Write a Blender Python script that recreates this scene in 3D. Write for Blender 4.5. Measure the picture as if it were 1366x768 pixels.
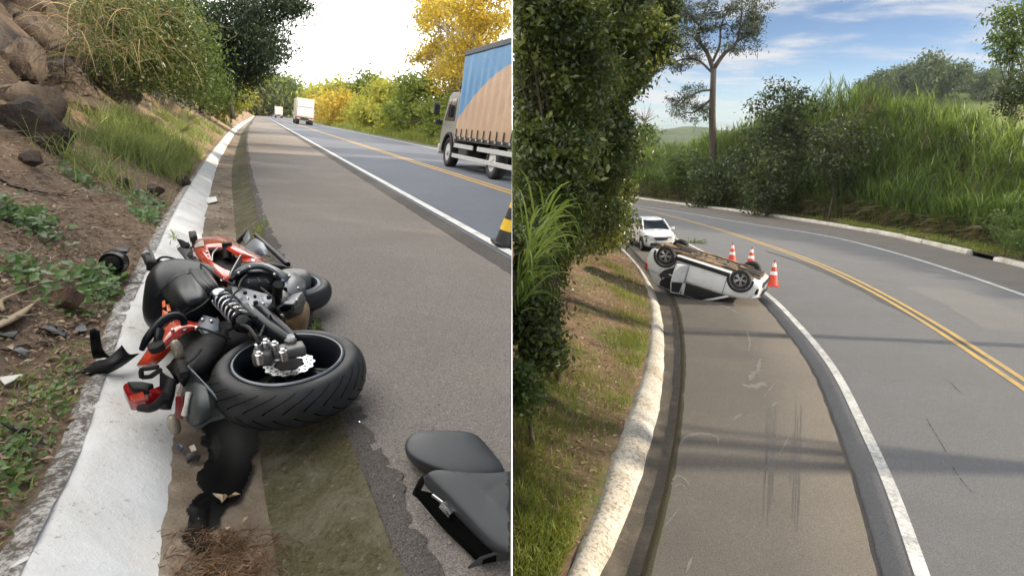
import bpy, bmesh, math, random
import numpy as np
from mathutils import Vector, Matrix, Euler, noise as mnoise

for o in list(bpy.data.objects):
    bpy.data.objects.remove(o)
S = bpy.context.scene
COL = S.collection
random.seed(7)
RNG = np.random.default_rng(7)

# ------------------------------------------------------------------ camera
CZ = 1.38                       # eye height above the upper road
PITCH = math.radians(16.3)
F = 800.0                       # focal length in pixels of the 1366 px wide picture
cam_d = bpy.data.cameras.new('camera')
cam = bpy.data.objects.new('camera', cam_d)
COL.objects.link(cam)
cam.location = (0, 0, CZ)
cam.rotation_euler = (math.radians(90) - PITCH, 0, 0)
cam_d.sensor_width = 36.0
cam_d.lens = F / 1366 * 36.0
cam_d.clip_start = 0.05
cam_d.clip_end = 6000
S.camera = cam

# ------------------------------------------------------------------ light
SUN_AZ, SUN_EL = math.radians(100), math.radians(20)
W = bpy.data.worlds.new('World')
S.world = W
W.use_nodes = True
wt = W.node_tree
wt.nodes.clear()


def wn(kind, **kw):
    n = wt.nodes.new(kind)
    for k, v in kw.items():
        setattr(n, k, v)
    return n


wl = wt.links.new
w_out = wn('ShaderNodeOutputWorld')
w_bg = wn('ShaderNodeBackground')
w_sky = wn('ShaderNodeTexSky', sky_type='NISHITA', sun_disc=False)
w_sky.sun_elevation = SUN_EL
w_sky.sun_rotation = SUN_AZ
w_sky.air_density = 0.7
w_sky.dust_density = 0.0
w_sky.ozone_density = 2.5
w_sky.altitude = 2500
SKY_STRENGTH = 0.05
w_bg.inputs['Strength'].default_value = SKY_STRENGTH
tc = wn('ShaderNodeTexCoord')
sep = wn('ShaderNodeSeparateXYZ')
wl(tc.outputs['Generated'], sep.inputs[0])
zadd = wn('ShaderNodeMath', operation='ADD')
zadd.inputs[1].default_value = 0.12
zmax = wn('ShaderNodeMath', operation='MAXIMUM')
zmax.inputs[1].default_value = 0.05
wl(sep.outputs[2], zadd.inputs[0])
wl(zadd.outputs[0], zmax.inputs[0])
dx = wn('ShaderNodeMath', operation='DIVIDE')
dy = wn('ShaderNodeMath', operation='DIVIDE')
wl(sep.outputs[0], dx.inputs[0]); wl(zmax.outputs[0], dx.inputs[1])
wl(sep.outputs[1], dy.inputs[0]); wl(zmax.outputs[0], dy.inputs[1])
comb = wn('ShaderNodeCombineXYZ')
wl(dx.outputs[0], comb.inputs[0]); wl(dy.outputs[0], comb.inputs[1])
wmap = wn('ShaderNodeMapping')
wmap.inputs['Scale'].default_value = (0.62, 0.95, 1)
wmap.inputs['Location'].default_value = (0.7, 0.35, 0)
wmap.inputs['Rotation'].default_value = (0, 0, math.radians(12))
wl(comb.outputs[0], wmap.inputs[0])
wnz = wn('ShaderNodeTexNoise')
wnz.inputs['Scale'].default_value = 1.15
wnz.inputs['Detail'].default_value = 9
wnz.inputs['Roughness'].default_value = 0.58
wnz.inputs['Distortion'].default_value = 0.35
wl(wmap.outputs[0], wnz.inputs['Vector'])
wr = wn('ShaderNodeMapRange', interpolation_type='SMOOTHSTEP')
wr.inputs[1].default_value = 0.45
wr.inputs[2].default_value = 0.63
wl(wnz.outputs[0], wr.inputs[0])
# the cloud sheet closes towards the west (-X) half of the sky
wlft = wn('ShaderNodeMapRange', interpolation_type='SMOOTHSTEP')
wlft.inputs[1].default_value = 0.16
wlft.inputs[2].default_value = -0.10
wl(sep.outputs[0], wlft.inputs[0])
wmix = wn('ShaderNodeMix', data_type='RGBA')
wmix.inputs['B'].default_value = (6.0, 6.15, 6.4, 1)      # thin high cloud over the blue
wl(wr.outputs[0], wmix.inputs['Factor'])
wl(w_sky.outputs[0], wmix.inputs['A'])
wmix2 = wn('ShaderNodeMix', data_type='RGBA')
wmix2.inputs['B'].default_value = (27.0, 26.7, 25.8, 1)  # bright overcast sheet
wl(wlft.outputs[0], wmix2.inputs['Factor'])
wl(wmix.outputs['Result'], wmix2.inputs['A'])
wl(wmix2.outputs['Result'], w_bg.inputs['Color'])
wl(w_bg.outputs[0], w_out.inputs[0])

sun_d = bpy.data.lights.new('sun', 'SUN')
sun_d.energy = 3.2
sun_d.angle = math.radians(0.8)
sun_d.color = (1.0, 0.86, 0.66)
sun = bpy.data.objects.new('sun', sun_d)
COL.objects.link(sun)
sun_dir = Vector((math.sin(SUN_AZ) * math.cos(SUN_EL), math.cos(SUN_AZ) * math.cos(SUN_EL), math.sin(SUN_EL)))
sun.rotation_euler = sun_dir.to_track_quat('Z', 'Y').to_euler()
sun.location = sun_dir * 60

S.view_settings.view_transform = 'Standard'
S.view_settings.look = 'None'
S.view_settings.gamma = 1
S.view_settings.use_curve_mapping = False
S.view_settings.exposure = 1.35
S.render.engine = 'CYCLES'
S.cycles.use_denoising = True
S.cycles.max_bounces = 5
S.cycles.diffuse_bounces = 3
S.cycles.glossy_bounces = 2
S.cycles.transmission_bounces = 4
S.cycles.transparent_max_bounces = 6
S.cycles.caustics_reflective = False
S.cycles.caustics_refractive = False
S.cycles.sample_clamp_indirect = 4.0

# ------------------------------------------------------------------ geometry of the view
CP, SP = math.cos(PITCH), math.sin(PITCH)
PHI = math.radians(22.1)        # the upper road runs 22 degrees to the left of north
UD = np.array([-math.sin(PHI), math.cos(PHI), 0.0])   # along the upper road
UN = np.array([math.cos(PHI), math.sin(PHI), 0.0])    # across it, to the right
BANK = math.tan(math.radians(4.0))                    # superelevation of the upper road
GRADE = 0.0898                                        # the lower road runs downhill
LOW0 = CZ - 3.56


def ray(px, py):
    v = (384 - py) / F
    return np.array([(px - 683) / F, CP + v * SP, -SP + v * CP])


def up_z(X, Y):
    return -BANK * (X * UN[0] + Y * UN[1])


def low_z(X, Y):
    return LOW0 - GRADE * Y


def G(px, py, h=0.0):
    """point at height h above the upper road plane that is measured at this picture position"""
    d = ray(px, py)
    t = (h - CZ) / (d[2] + BANK * (d[0] * UN[0] + d[1] * UN[1]))
    return Vector((d[0] * t, d[1] * t, CZ + d[2] * t))


def L(px, py, h=0.0):
    """the same above the lower road plane"""
    d = ray(px, py)
    t = (LOW0 + h - CZ) / (d[2] + GRADE * d[1])
    return Vector((d[0] * t, d[1] * t, CZ + d[2] * t))


def D(px, py, Y):
    d = ray(px, py)
    t = Y / d[1]
    return Vector((d[0] * t, Y, CZ + d[2] * t))


def lin(r, g, b):
    def f(c):
        c /= 255.0
        return c / 12.92 if c <= 0.04045 else ((c + 0.055) / 1.055) ** 2.4
    return (f(r), f(g), f(b), 1.0)


# ------------------------------------------------------------------ materials
MATS = {}


class NT:
    def __init__(self, name):
        m = bpy.data.materials.new(name)
        m.use_nodes = True
        self.m = m
        self.t = m.node_tree
        self.t.nodes.clear()
        self.out = self.n('ShaderNodeOutputMaterial')

    def n(self, kind, **kw):
        nd = self.t.nodes.new(kind)
        for k, v in kw.items():
            setattr(nd, k, v)
        return nd

    def l(self, a, b):
        self.t.links.new(a, b)

    def noise(self, scale, detail=4, rough=0.55, coord=None, dist=0.0):
        nz = self.n('ShaderNodeTexNoise')
        nz.inputs['Scale'].default_value = scale
        nz.inputs['Detail'].default_value = detail
        nz.inputs['Roughness'].default_value = rough
        nz.inputs['Distortion'].default_value = dist
        if coord is not None:
            self.l(coord, nz.inputs['Vector'])
        return nz.outputs[0]

    def rng(self, val, a, b, c=0.0, d=1.0):
        r = self.n('ShaderNodeMapRange')
        r.inputs[1].default_value = a; r.inputs[2].default_value = b
        r.inputs[3].default_value = c; r.inputs[4].default_value = d
        self.l(val, r.inputs[0])
        return r.outputs[0]

    def mix(self, fac, a, b):
        mx = self.n('ShaderNodeMix', data_type='RGBA')
        for key, v in (('Factor', fac), ('A', a), ('B', b)):
            if isinstance(v, (tuple, list)):
                mx.inputs[key].default_value = v
            elif isinstance(v, float):
                mx.inputs[key].default_value = v
            else:
                self.l(v, mx.inputs[key])
        return mx.outputs['Result']

    def math(self, op, a, b):
        q = self.n('ShaderNodeMath', operation=op)
        for i, v in enumerate((a, b)):
            if isinstance(v, (int, float)):
                q.inputs[i].default_value = v
            else:
                self.l(v, q.inputs[i])
        return q.outputs[0]

    def bsdf(self, col, rough=0.7, metal=0.0, spec=0.5, bump=None, bump_d=0.005, bump_s=0.6, coat=0.0):
        p = self.n('ShaderNodeBsdfPrincipled')
        if isinstance(col, (tuple, list)):
            p.inputs['Base Color'].default_value = col
        else:
            self.l(col, p.inputs['Base Color'])
        if isinstance(rough, (int, float)):
            p.inputs['Roughness'].default_value = rough
        else:
            self.l(rough, p.inputs['Roughness'])
        p.inputs['Metallic'].default_value = metal
        p.inputs['Specular IOR Level'].default_value = spec
        if coat:
            p.inputs['Coat Weight'].default_value = coat
            p.inputs['Coat Roughness'].default_value = 0.06
        if bump is not None:
            b = self.n('ShaderNodeBump')
            b.inputs['Distance'].default_value = bump_d
            b.inputs['Strength'].default_value = bump_s
            self.l(bump, b.inputs['Height'])
            self.l(b.outputs[0], p.inputs['Normal'])
        return p

    def done(self, sh):
        self.l(sh.outputs[0], self.out.inputs[0])
        MATS[self.m.name] = self.m
        return self.m


def pos(nt):
    return nt.n('ShaderNodeNewGeometry').outputs['Position']


def plain(name, col, rough=0.5, metal=0.0, spec=0.5, var=0.15, scale=9.0, bump=0.0, bscale=60, coat=0.0, dirt=None, dirt_lo=0.5, dirt_hi=0.75):
    """one colour with a little mottling, dust and fine relief"""
    nt = NT(name)
    p = pos(nt)
    nz = nt.noise(scale, 5, 0.6, p)
    c2 = tuple(max(0, c * (1 - var)) for c in col[:3]) + (1,)
    c3 = tuple(min(1, c * (1 + var)) for c in col[:3]) + (1,)
    c = nt.mix(nt.rng(nz, 0.3, 0.7), c2, c3)
    if dirt:
        dz = nt.noise(scale * 0.45, 6, 0.65, p)
        c = nt.mix(nt.rng(dz, dirt_lo, dirt_hi), c, dirt)
    bm_ = nt.noise(bscale, 3, 0.5, p) if bump else None
    r = nt.rng(nz, 0.3, 0.7, max(0.02, rough * 0.85), min(1, rough * 1.15))
    return nt.done(nt.bsdf(c, r, metal, spec, bm_, bump, 0.5, coat))


def leaf_mat(name, cols, trans=0.4, rough=0.45, patch_scale=0.7, spec=0.4):
    """cols: dark, mid, light base colours, picked by leaf and by patch"""
    nt = NT(name)
    a = nt.n('ShaderNodeAttribute', attribute_name='rnd')
    pz = nt.noise(patch_scale, 3, 0.6, pos(nt))
    f = nt.math('ADD', nt.math('MULTIPLY', a.outputs['Fac'], 0.55), nt.math('MULTIPLY', nt.rng(pz, 0.3, 0.7), 0.45))
    r = nt.n('ShaderNodeValToRGB')
    e = r.color_ramp.elements
    e[0].position = 0.1; e[0].color = cols[0]
    e[1].position = 0.95; e[1].color = cols[-1]
    for i, c in enumerate(cols[1:-1]):
        el = e.new(0.1 + 0.85 * (i + 1) / (len(cols) - 1))
        el.color = c
    nt.l(f, r.inputs[0])
    b = nt.bsdf(r.outputs[0], rough, 0, spec)
    tr = nt.n('ShaderNodeBsdfTranslucent')
    tcol = nt.mix(0.35, r.outputs[0], (cols[-1][0] * 1.3, cols[-1][1] * 1.3, cols[-1][2] * 0.6, 1))
    nt.l(tcol, tr.inputs[0])
    mx = nt.n('ShaderNodeMixShader')
    mx.inputs[0].default_value = trans
    nt.l(b.outputs[0], mx.inputs[1]); nt.l(tr.outputs[0], mx.inputs[2])
    return nt.done(mx)


# ------------------------------------------------------------------ mesh helpers
def tag(o, label=None, cat=None, group=None, kind=None):
    if label: o['label'] = label
    if cat: o['category'] = cat
    if group: o['group'] = group
    if kind: o['kind'] = kind
    return o


def empty(name, loc=(0, 0, 0), rot=(0, 0, 0), label=None, cat=None, group=None):
    o = bpy.data.objects.new(name, None)
    o.empty_display_size = 0.2
    o.location = loc
    o.rotation_euler = rot
    COL.objects.link(o)
    return tag(o, label, cat, group)


def link_mesh(name, me, mat, parent=None, keep=True, smooth=False):
    o = bpy.data.objects.new(name, me)
    COL.objects.link(o)
    if mat is not None:
        me.materials.append(MATS[mat] if isinstance(mat, str) else mat)
    if parent is not None:
        o.parent = parent
        if keep:
            o.matrix_parent_inverse = world_of(parent).inverted()
    if smooth:
        me.shade_smooth()
    return o


def world_of(o):
    m = Matrix.LocRotScale(o.location, o.rotation_euler.to_quaternion(), o.scale)
    if o.parent:
        return world_of(o.parent) @ o.matrix_parent_inverse @ m
    return m


def clip_bm(bm, side):
    """cut the mesh on the boundary between the upper and the lower road (X = 0)"""
    n = Vector((1, 0, 0)) * -side
    r = bmesh.ops.bisect_plane(bm, geom=bm.verts[:] + bm.edges[:] + bm.faces[:], dist=1e-5,
                               plane_co=(0.006 * side, 0, 0), plane_no=n, clear_outer=True)
    ed = [e for e in r['geom_cut'] if isinstance(e, bmesh.types.BMEdge)]
    if ed:
        try:
            bmesh.ops.holes_fill(bm, edges=ed, sides=0)
        except Exception:
            pass


class MB:
    """collects shapes; build() links them as one mesh object"""
    def __init__(self):
        self.v = []
        self.f = []

    def add(self, vs, fs):
        b = len(self.v)
        self.v += [tuple(x) for x in vs]
        self.f += [tuple(b + i for i in f) for f in fs]
        return self

    def box(self, c, s, rot=None, M=None):
        hx, hy, hz = s[0] / 2, s[1] / 2, s[2] / 2
        vs = [Vector((x, y, z)) for x in (-hx, hx) for y in (-hy, hy) for z in (-hz, hz)]
        if rot is not None:
            R = Euler(rot).to_matrix() if not isinstance(rot, Matrix) else rot.to_3x3()
            vs = [R @ v for v in vs]
        vs = [v + Vector(c) for v in vs]
        if M is not None:
            vs = [M @ v for v in vs]
        return self.add(vs, [(0, 1, 3, 2), (4, 6, 7, 5), (0, 4, 5, 1), (2, 3, 7, 6), (0, 2, 6, 4), (1, 5, 7, 3)])

    def tube(self, pts, rad, n=8, caps=True):
        pts = [Vector(p) for p in pts]
        if isinstance(rad, (int, float)):
            rad = [rad] * len(pts)
        rings = []
        ref = None
        for i, p in enumerate(pts):
            t = (pts[min(i + 1, len(pts) - 1)] - pts[max(i - 1, 0)])
            if t.length < 1e-9:
                t = Vector((0, 0, 1))
            t.normalize()
            if ref is None:
                ref = Vector((0, 0, 1)) if abs(t.z) < 0.9 else Vector((1, 0, 0))
            a = t.cross(ref)
            if a.length < 1e-6:
                a = t.cross(Vector((0, 1, 0)))
            a.normalize()
            b = a.cross(t).normalized()
            ref = b
            rings.append([p + (a * math.cos(2 * math.pi * k / n) + b * math.sin(2 * math.pi * k / n)) * rad[i] for k in range(n)])
        return self.loft(rings, caps)

    def loft(self, rings, caps=True, closed=True):
        n = len(rings[0])
        vs = [v for r in rings for v in r]
        fs = []
        for i in range(len(rings) - 1):
            for k in range(n if closed else n - 1):
                k2 = (k + 1) % n
                fs.append((i * n + k, i * n + k2, (i + 1) * n + k2, (i + 1) * n + k))
        if caps and closed:
            fs.append(tuple(range(n - 1, -1, -1)))
            fs.append(tuple((len(rings) - 1) * n + k for k in range(n)))
        return self.add(vs, fs)

    def lathe(self, prof, c, axis, n=32, closed=False, ref=None):
        """prof: (radius, height along axis)"""
        ax = Vector(axis).normalized()
        r0 = Vector(ref) if ref is not None else (Vector((0, 0, 1)) if abs(ax.z) < 0.9 else Vector((1, 0, 0)))
        a = ax.cross(r0).normalized()
        b = ax.cross(a).normalized()
        c = Vector(c)
        rings = []
        for r, h in prof:
            rings.append([c + ax * h + (a * math.cos(2 * math.pi * k / n) + b * math.sin(2 * math.pi * k / n)) * r for k in range(n)])
        if closed:
            rings.append(rings[0])
        return self.loft(rings, caps=not closed)

    def prism(self, poly, thick):
        """3D polygon given a thickness (vector, or metres along its normal)"""
        P = [Vector(p) for p in poly]
        if not isinstance(thick, Vector):
            nn = Vector((0, 0, 0))
            for i in range(len(P)):
                a, b = P[i], P[(i + 1) % len(P)]
                nn += a.cross(b)
            thick = nn.normalized() * thick
        n = len(P)
        vs = P + [p - thick for p in P]
        fs = [tuple(range(n)), tuple(range(2 * n - 1, n - 1, -1))]
        for i in range(n):
            j = (i + 1) % n
            fs.append((i, n + i, n + j, j))
        return self.add(vs, fs)

    def build(self, name, mat, parent=None, smooth=False, clip=0, bevel=0.0, subsurf=0, solid=0.0, merge=False, seg=2, autosmooth=None):
        me = bpy.data.meshes.new(name)
        me.from_pydata(self.v, [], self.f)
        bm = bmesh.new()
        bm.from_mesh(me)
        if merge:
            bmesh.ops.remove_doubles(bm, verts=bm.verts, dist=1e-4)
        bmesh.ops.recalc_face_normals(bm, faces=bm.faces)
        if clip:
            clip_bm(bm, clip)
        bm.to_mesh(me)
        bm.free()
        o = link_mesh(name, me, mat, parent, True, smooth)
        if autosmooth:
            me.shade_smooth()
            bm = bmesh.new(); bm.from_mesh(me)
            for e in bm.edges:
                e.smooth = not (e.is_manifold and e.calc_face_angle(0) > math.radians(autosmooth))
            bm.to_mesh(me); bm.free()
        if bevel:
            md = o.modifiers.new('bevel', 'BEVEL')
            md.width = bevel; md.segments = seg; md.limit_method = 'ANGLE'; md.angle_limit = math.radians(35)
            me.shade_smooth()
            md.harden_normals = False
        if subsurf:
            md = o.modifiers.new('sub', 'SUBSURF')
            md.levels = md.render_levels = subsurf
            me.shade_smooth()
        if solid:
            md = o.modifiers.new('solid', 'SOLIDIFY')
            md.thickness = solid; md.offset = -1
        return o


def np_mesh(name, V, loops, sizes, mat, parent=None, rnd=None, smooth=False):
    """fast mesh from numpy arrays"""
    me = bpy.data.meshes.new(name)
    nv, nl, nf = len(V), len(loops), len(sizes)
    me.vertices.add(nv); me.loops.add(nl); me.polygons.add(nf)
    me.vertices.foreach_set('co', np.ascontiguousarray(V, dtype=np.float32).ravel())
    me.loops.foreach_set('vertex_index', np.ascontiguousarray(loops, dtype=np.int32))
    st = np.concatenate([[0], np.cumsum(sizes)[:-1]]).astype(np.int32)
    me.polygons.foreach_set('loop_start', st)
    me.polygons.foreach_set('loop_total', np.asarray(sizes, dtype=np.int32))
    if rnd is not None:
        at = me.attributes.new('rnd', 'FLOAT', 'FACE')
        at.data.foreach_set('value', np.asarray(rnd, dtype=np.float32))
    me.update(calc_edges=True)
    return link_mesh(name, me, mat, parent, True, smooth)


def unit(a):
    return a / np.maximum(np.linalg.norm(a, axis=1, keepdims=True), 1e-9)


def leaves(name, P, size, mat, parent=None, aspect=0.45, face=None, facew=0.5, fold=0.25, side=0, droop=0.0, rng=RNG, jit=0.35):
    """P: leaf base points; each leaf is a folded diamond of two triangles. side: keep only that side of X = 0"""
    P = np.asarray(P, dtype=np.float64)
    if side:
        kp = P[:, 0] * side > 0.03
        P = P[kp]
        if face is not None:
            face = np.asarray(face)[kp]
    n = len(P)
    sz = size * (1 + jit * rng.uniform(-1, 1, n))
    nrm = unit(rng.normal(size=(n, 3)))
    if face is not None:
        nrm = unit(nrm * (1 - facew) + np.asarray(face) * facew)
    d = rng.normal(size=(n, 3))
    d[:, 2] -= droop
    d = unit(d - nrm * np.sum(d * nrm, axis=1, keepdims=True))
    s = np.cross(nrm, d)
    L_ = sz[:, None]
    base = P
    tip = P + d * L_
    mid = P + d * L_ * 0.45 + nrm * L_ * fold * aspect * 0.6
    lf = mid + s * L_ * aspect * 0.5
    rt = mid - s * L_ * aspect * 0.5
    V = np.stack([base, lf, tip, rt], axis=1).reshape(-1, 3)
    if side:
        V[:, 0] = np.where(V[:, 0] * side < 0.008, 0.008 * side, V[:, 0])
    i = np.arange(n)[:, None] * 4
    loops = np.concatenate([i, i + 1, i + 2, i, i + 2, i + 3], axis=1).ravel()
    rnd = np.repeat(rng.uniform(0, 1, n), 2)
    return np_mesh(name, V, loops, np.full(n * 2, 3), mat, parent, rnd)


def blades(name, P, D0, length, width, mat, parent=None, bend=0.6, seg=4, side=0, rng=RNG, jit=0.3, gravity=(0, 0, -1)):
    """grass blades: base points P, start directions D0, bending over with gravity"""
    P = np.asarray(P, dtype=np.float64); D0 = unit(np.asarray(D0, dtype=np.float64))
    if side:
        k = P[:, 0] * side > 0.02
        P = P[k]; D0 = D0[k]
        if not np.isscalar(length):
            length = length[k]
    n = len(P)
    ln = length * (1 + jit * rng.uniform(-1, 1, n))
    wd = width * (1 + 0.3 * rng.uniform(-1, 1, n))
    sd = unit(np.cross(D0, rng.normal(size=(n, 3))))
    bd = bend * rng.uniform(0.3, 1.4, n)
    g = np.array(gravity)
    pts = [P]
    d = D0.copy()
    for k in range(seg):
        pts.append(pts[-1] + d * (ln / seg)[:, None])
        d = unit(d + g * (bd * (k + 1) / seg)[:, None])
    rows = []
    for k in range(seg):
        w = wd * (0.75 if k == 0 else (1 - 0.75 * (k / seg) ** 1.5)) * 0.5
        rows.append(pts[k] - sd * w[:, None]); rows.append(pts[k] + sd * w[:, None])
    rows.append(pts[seg])
    V = np.stack(rows, axis=1)
    m = V.shape[1]
    V = V.reshape(-1, 3)
    if side:
        V[:, 0] = np.where(V[:, 0] * side < 0.008, 0.008 * side, V[:, 0])
    i = np.arange(n)[:, None] * m
    quads = [np.concatenate([i + 2 * k, i + 2 * k + 1, i + 2 * k + 3, i + 2 * k + 2], axis=1) for k in range(seg - 1)]
    Q = np.concatenate(quads, axis=1).reshape(n, -1)
    T = np.concatenate([i + 2 * (seg - 1), i + 2 * (seg - 1) + 1, i + 2 * seg], axis=1)
    loops = np.concatenate([Q, T], axis=1).ravel()
    sizes = np.tile(np.array([4] * (seg - 1) + [3]), n)
    rnd = np.repeat(rng.uniform(0, 1, n), seg)
    return np_mesh(name, V, loops, sizes, mat, parent, rnd)


def fbm(x, y, z=0.0, o=4):
    return mnoise.fractal(Vector((x, y, z)), 1.0, 2.0, o)


def spline(pts, n):
    """Catmull-Rom through 2D/3D points"""
    P = np.asarray(pts, dtype=float)
    P = np.vstack([2 * P[0] - P[1], P, 2 * P[-1] - P[-2]])
    out = []
    m = len(P) - 3
    for u in np.linspace(0, m - 1e-6, n):
        i = int(u); t = u - i
        a, b, c, d = P[i], P[i + 1], P[i + 2], P[i + 3]
        out.append(0.5 * ((2 * b) + (-a + c) * t + (2 * a - 5 * b + 4 * c - d) * t * t + (-a + 3 * b - 3 * c + d) * t ** 3))
    return np.array(out)
# ------------------------------------------------------------------ ground materials
def asphalt(name, c1, c2, c3, stain=None, polish=0.0):
    nt = NT(name)
    p = pos(nt)
    fine = nt.noise(150, 3, 0.8, p)
    grain = nt.noise(62, 4, 0.8, p)
    mid = nt.noise(14, 5, 0.65, p)
    big = nt.noise(0.55, 5, 0.6, p, 0.5)
    dk = tuple(x * 0.62 for x in c1[:3]) + (1,)
    lt = tuple(x * 1.22 for x in c2[:3]) + (1,)
    c = nt.mix(nt.rng(fine, 0.36, 0.64), dk, lt)
    c = nt.mix(nt.rng(grain, 0.36, 0.5, 0.75, 0.0), c, dk)
    c = nt.mix(nt.rng(mid, 0.56, 0.78, 0.0, 0.5), c, c3)
    c = nt.mix(nt.rng(big, 0.42, 0.66, 0.0, 0.45), c, stain or c1)
    vo = nt.n('ShaderNodeTexVoronoi')          # pale exposed stones
    vo.inputs['Scale'].default_value = 42
    nt.l(p, vo.inputs['Vector'])
    sp = nt.math('MULTIPLY', nt.rng(vo.outputs['Distance'], 0.1, 0.2, 1.0, 0.0), nt.rng(mid, 0.5, 0.58))
    c = nt.mix(nt.math('MULTIPLY', sp, 0.6), c, tuple(min(1, x * 2.0) for x in c2[:3]) + (1,))
    vd = nt.n('ShaderNodeTexVoronoi')          # dark pits
    vd.inputs['Scale'].default_value = 17
    nt.l(p, vd.inputs['Vector'])
    pit = nt.math('MULTIPLY', nt.rng(vd.outputs['Distance'], 0.06, 0.14, 1.0, 0.0), nt.rng(grain, 0.48, 0.56))
    c = nt.mix(nt.math('MULTIPLY', pit, 0.7), c, tuple(x * 0.35 for x in c1[:3]) + (1,))
    h = nt.math('ADD', nt.math('MULTIPLY', fine, 0.8), nt.math('ADD', grain, nt.math('MULTIPLY', mid, 0.4)))
    return nt.done(nt.bsdf(c, nt.rng(big, 0.35, 0.65, 0.8 - polish, 0.93 - polish), 0, 0.3, h, 0.012, 0.8))


asphalt('asphalt_shoulder', (0.161, 0.141, 0.125, 1), (0.314, 0.278, 0.247, 1), (0.227, 0.200, 0.174, 1), (0.200, 0.166, 0.143, 1))
asphalt('asphalt_lane', (0.101, 0.112, 0.138, 1), (0.174, 0.193, 0.233, 1), (0.130, 0.143, 0.169, 1), (0.146, 0.160, 0.193, 1), 0.12)
asphalt('asphalt_edge', (0.057, 0.051, 0.046, 1), (0.155, 0.138, 0.122, 1), (0.098, 0.086, 0.076, 1))
asphalt('asphalt_low_shoulder', (0.104, 0.094, 0.083, 1), (0.179, 0.163, 0.144, 1), (0.139, 0.125, 0.111, 1), (0.100, 0.094, 0.090, 1))
asphalt('asphalt_low_lane', (0.102, 0.103, 0.108, 1), (0.180, 0.180, 0.186, 1), (0.132, 0.132, 0.137, 1), (0.118, 0.118, 0.120, 1), 0.05)


def worn_paint(name, col, under, lo=0.40, hi=0.62, scale=22, big=3.0):
    nt = NT(name)
    p = pos(nt)
    a = nt.noise(scale, 8, 0.75, p)
    b = nt.noise(big, 5, 0.6, p)
    f = nt.math('ADD', nt.math('MULTIPLY', a, 0.6), nt.math('MULTIPLY', b, 0.4))
    fine = nt.noise(160, 3, 0.7, p)
    c = nt.mix(nt.rng(fine, 0.3, 0.7), tuple(x * 0.82 for x in col[:3]) + (1,), col)
    c = nt.mix(nt.rng(f, lo, hi), under, c)
    return nt.done(nt.bsdf(c, 0.65, 0, 0.4, fine, 0.003, 0.5))


worn_paint('paint_white', (0.72, 0.71, 0.68, 1), (0.22, 0.21, 0.2, 1), 0.33, 0.5)
worn_paint('paint_white_low', (0.62, 0.62, 0.6, 1), (0.2, 0.2, 0.2, 1), 0.38, 0.58)
worn_paint('paint_yellow', (0.62, 0.37, 0.07, 1), (0.2, 0.17, 0.13, 1), 0.3, 0.52)
worn_paint('paint_yellow_low', (0.5, 0.33, 0.09, 1), (0.18, 0.16, 0.13, 1), 0.34, 0.56)

# limewashed concrete of the gutter bank, flaking at its outer rim
nt = NT('limewash')
p = pos(nt)
f1 = nt.noise(34, 8, 0.72, p)
f2 = nt.noise(2.6, 6, 0.62, p, 0.6)
f3 = nt.noise(120, 4, 0.7, p)
c = nt.mix(nt.rng(f2, 0.38, 0.66), (0.84, 0.825, 0.8, 1), (0.7, 0.675, 0.63, 1))
c = nt.mix(nt.rng(nt.math('ADD', nt.math('MULTIPLY', f1, 0.7), nt.math('MULTIPLY', f2, 0.3)), 0.57, 0.66, 0, 0.85), c, (0.2, 0.18, 0.15, 1))
nt.done(nt.bsdf(c, 0.85, 0, 0.3, nt.math('ADD', nt.math('MULTIPLY', f3, 0.35), f1), 0.012, 0.7))

nt = NT('limewash_rim')
p = pos(nt)
f1 = nt.noise(46, 8, 0.75, p)
f2 = nt.noise(7, 6, 0.7, p, 0.6)
c = nt.mix(nt.rng(nt.math('ADD', nt.math('MULTIPLY', f1, 0.6), nt.math('MULTIPLY', f2, 0.4)), 0.44, 0.54), (0.68, 0.66, 0.62, 1), (0.17, 0.145, 0.12, 1))
nt.done(nt.bsdf(c, 0.9, 0, 0.25, f1, 0.025, 0.9))

nt = NT('kerb_paint_low')
p = pos(nt)
f1 = nt.noise(24, 8, 0.72, p)
f2 = nt.noise(1.6, 6, 0.62, p, 0.6)
c = nt.mix(nt.rng(f2, 0.36, 0.66), (0.53, 0.51, 0.475, 1), (0.42, 0.375, 0.3, 1))
c = nt.mix(nt.rng(nt.math('ADD', nt.math('MULTIPLY', f1, 0.75), nt.math('MULTIPLY', f2, 0.25)), 0.49, 0.6, 0, 0.9), c, (0.17, 0.145, 0.11, 1))
nt.done(nt.bsdf(c, 0.85, 0, 0.3, f1, 0.015, 0.7))

nt = NT('gutter_mud')
p = pos(nt)
f1 = nt.noise(5.5, 6, 0.65, p, 0.4)
f2 = nt.noise(70, 5, 0.7, p)
f3 = nt.noise(1.3, 4, 0.6, p)
c = nt.mix(nt.rng(f1, 0.35, 0.65), (0.2, 0.15, 0.105, 1), (0.36, 0.3, 0.23, 1))
c = nt.mix(nt.rng(f2, 0.5, 0.75, 0, 0.7), c, (0.13, 0.095, 0.065, 1))
c = nt.mix(nt.rng(f3, 0.46, 0.62, 0, 0.8), c, (0.12, 0.088, 0.06, 1))
nt.done(nt.bsdf(c, 0.88, 0, 0.3, nt.math('ADD', f1, nt.math('MULTIPLY', f2, 0.5)), 0.03, 0.8))

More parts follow.
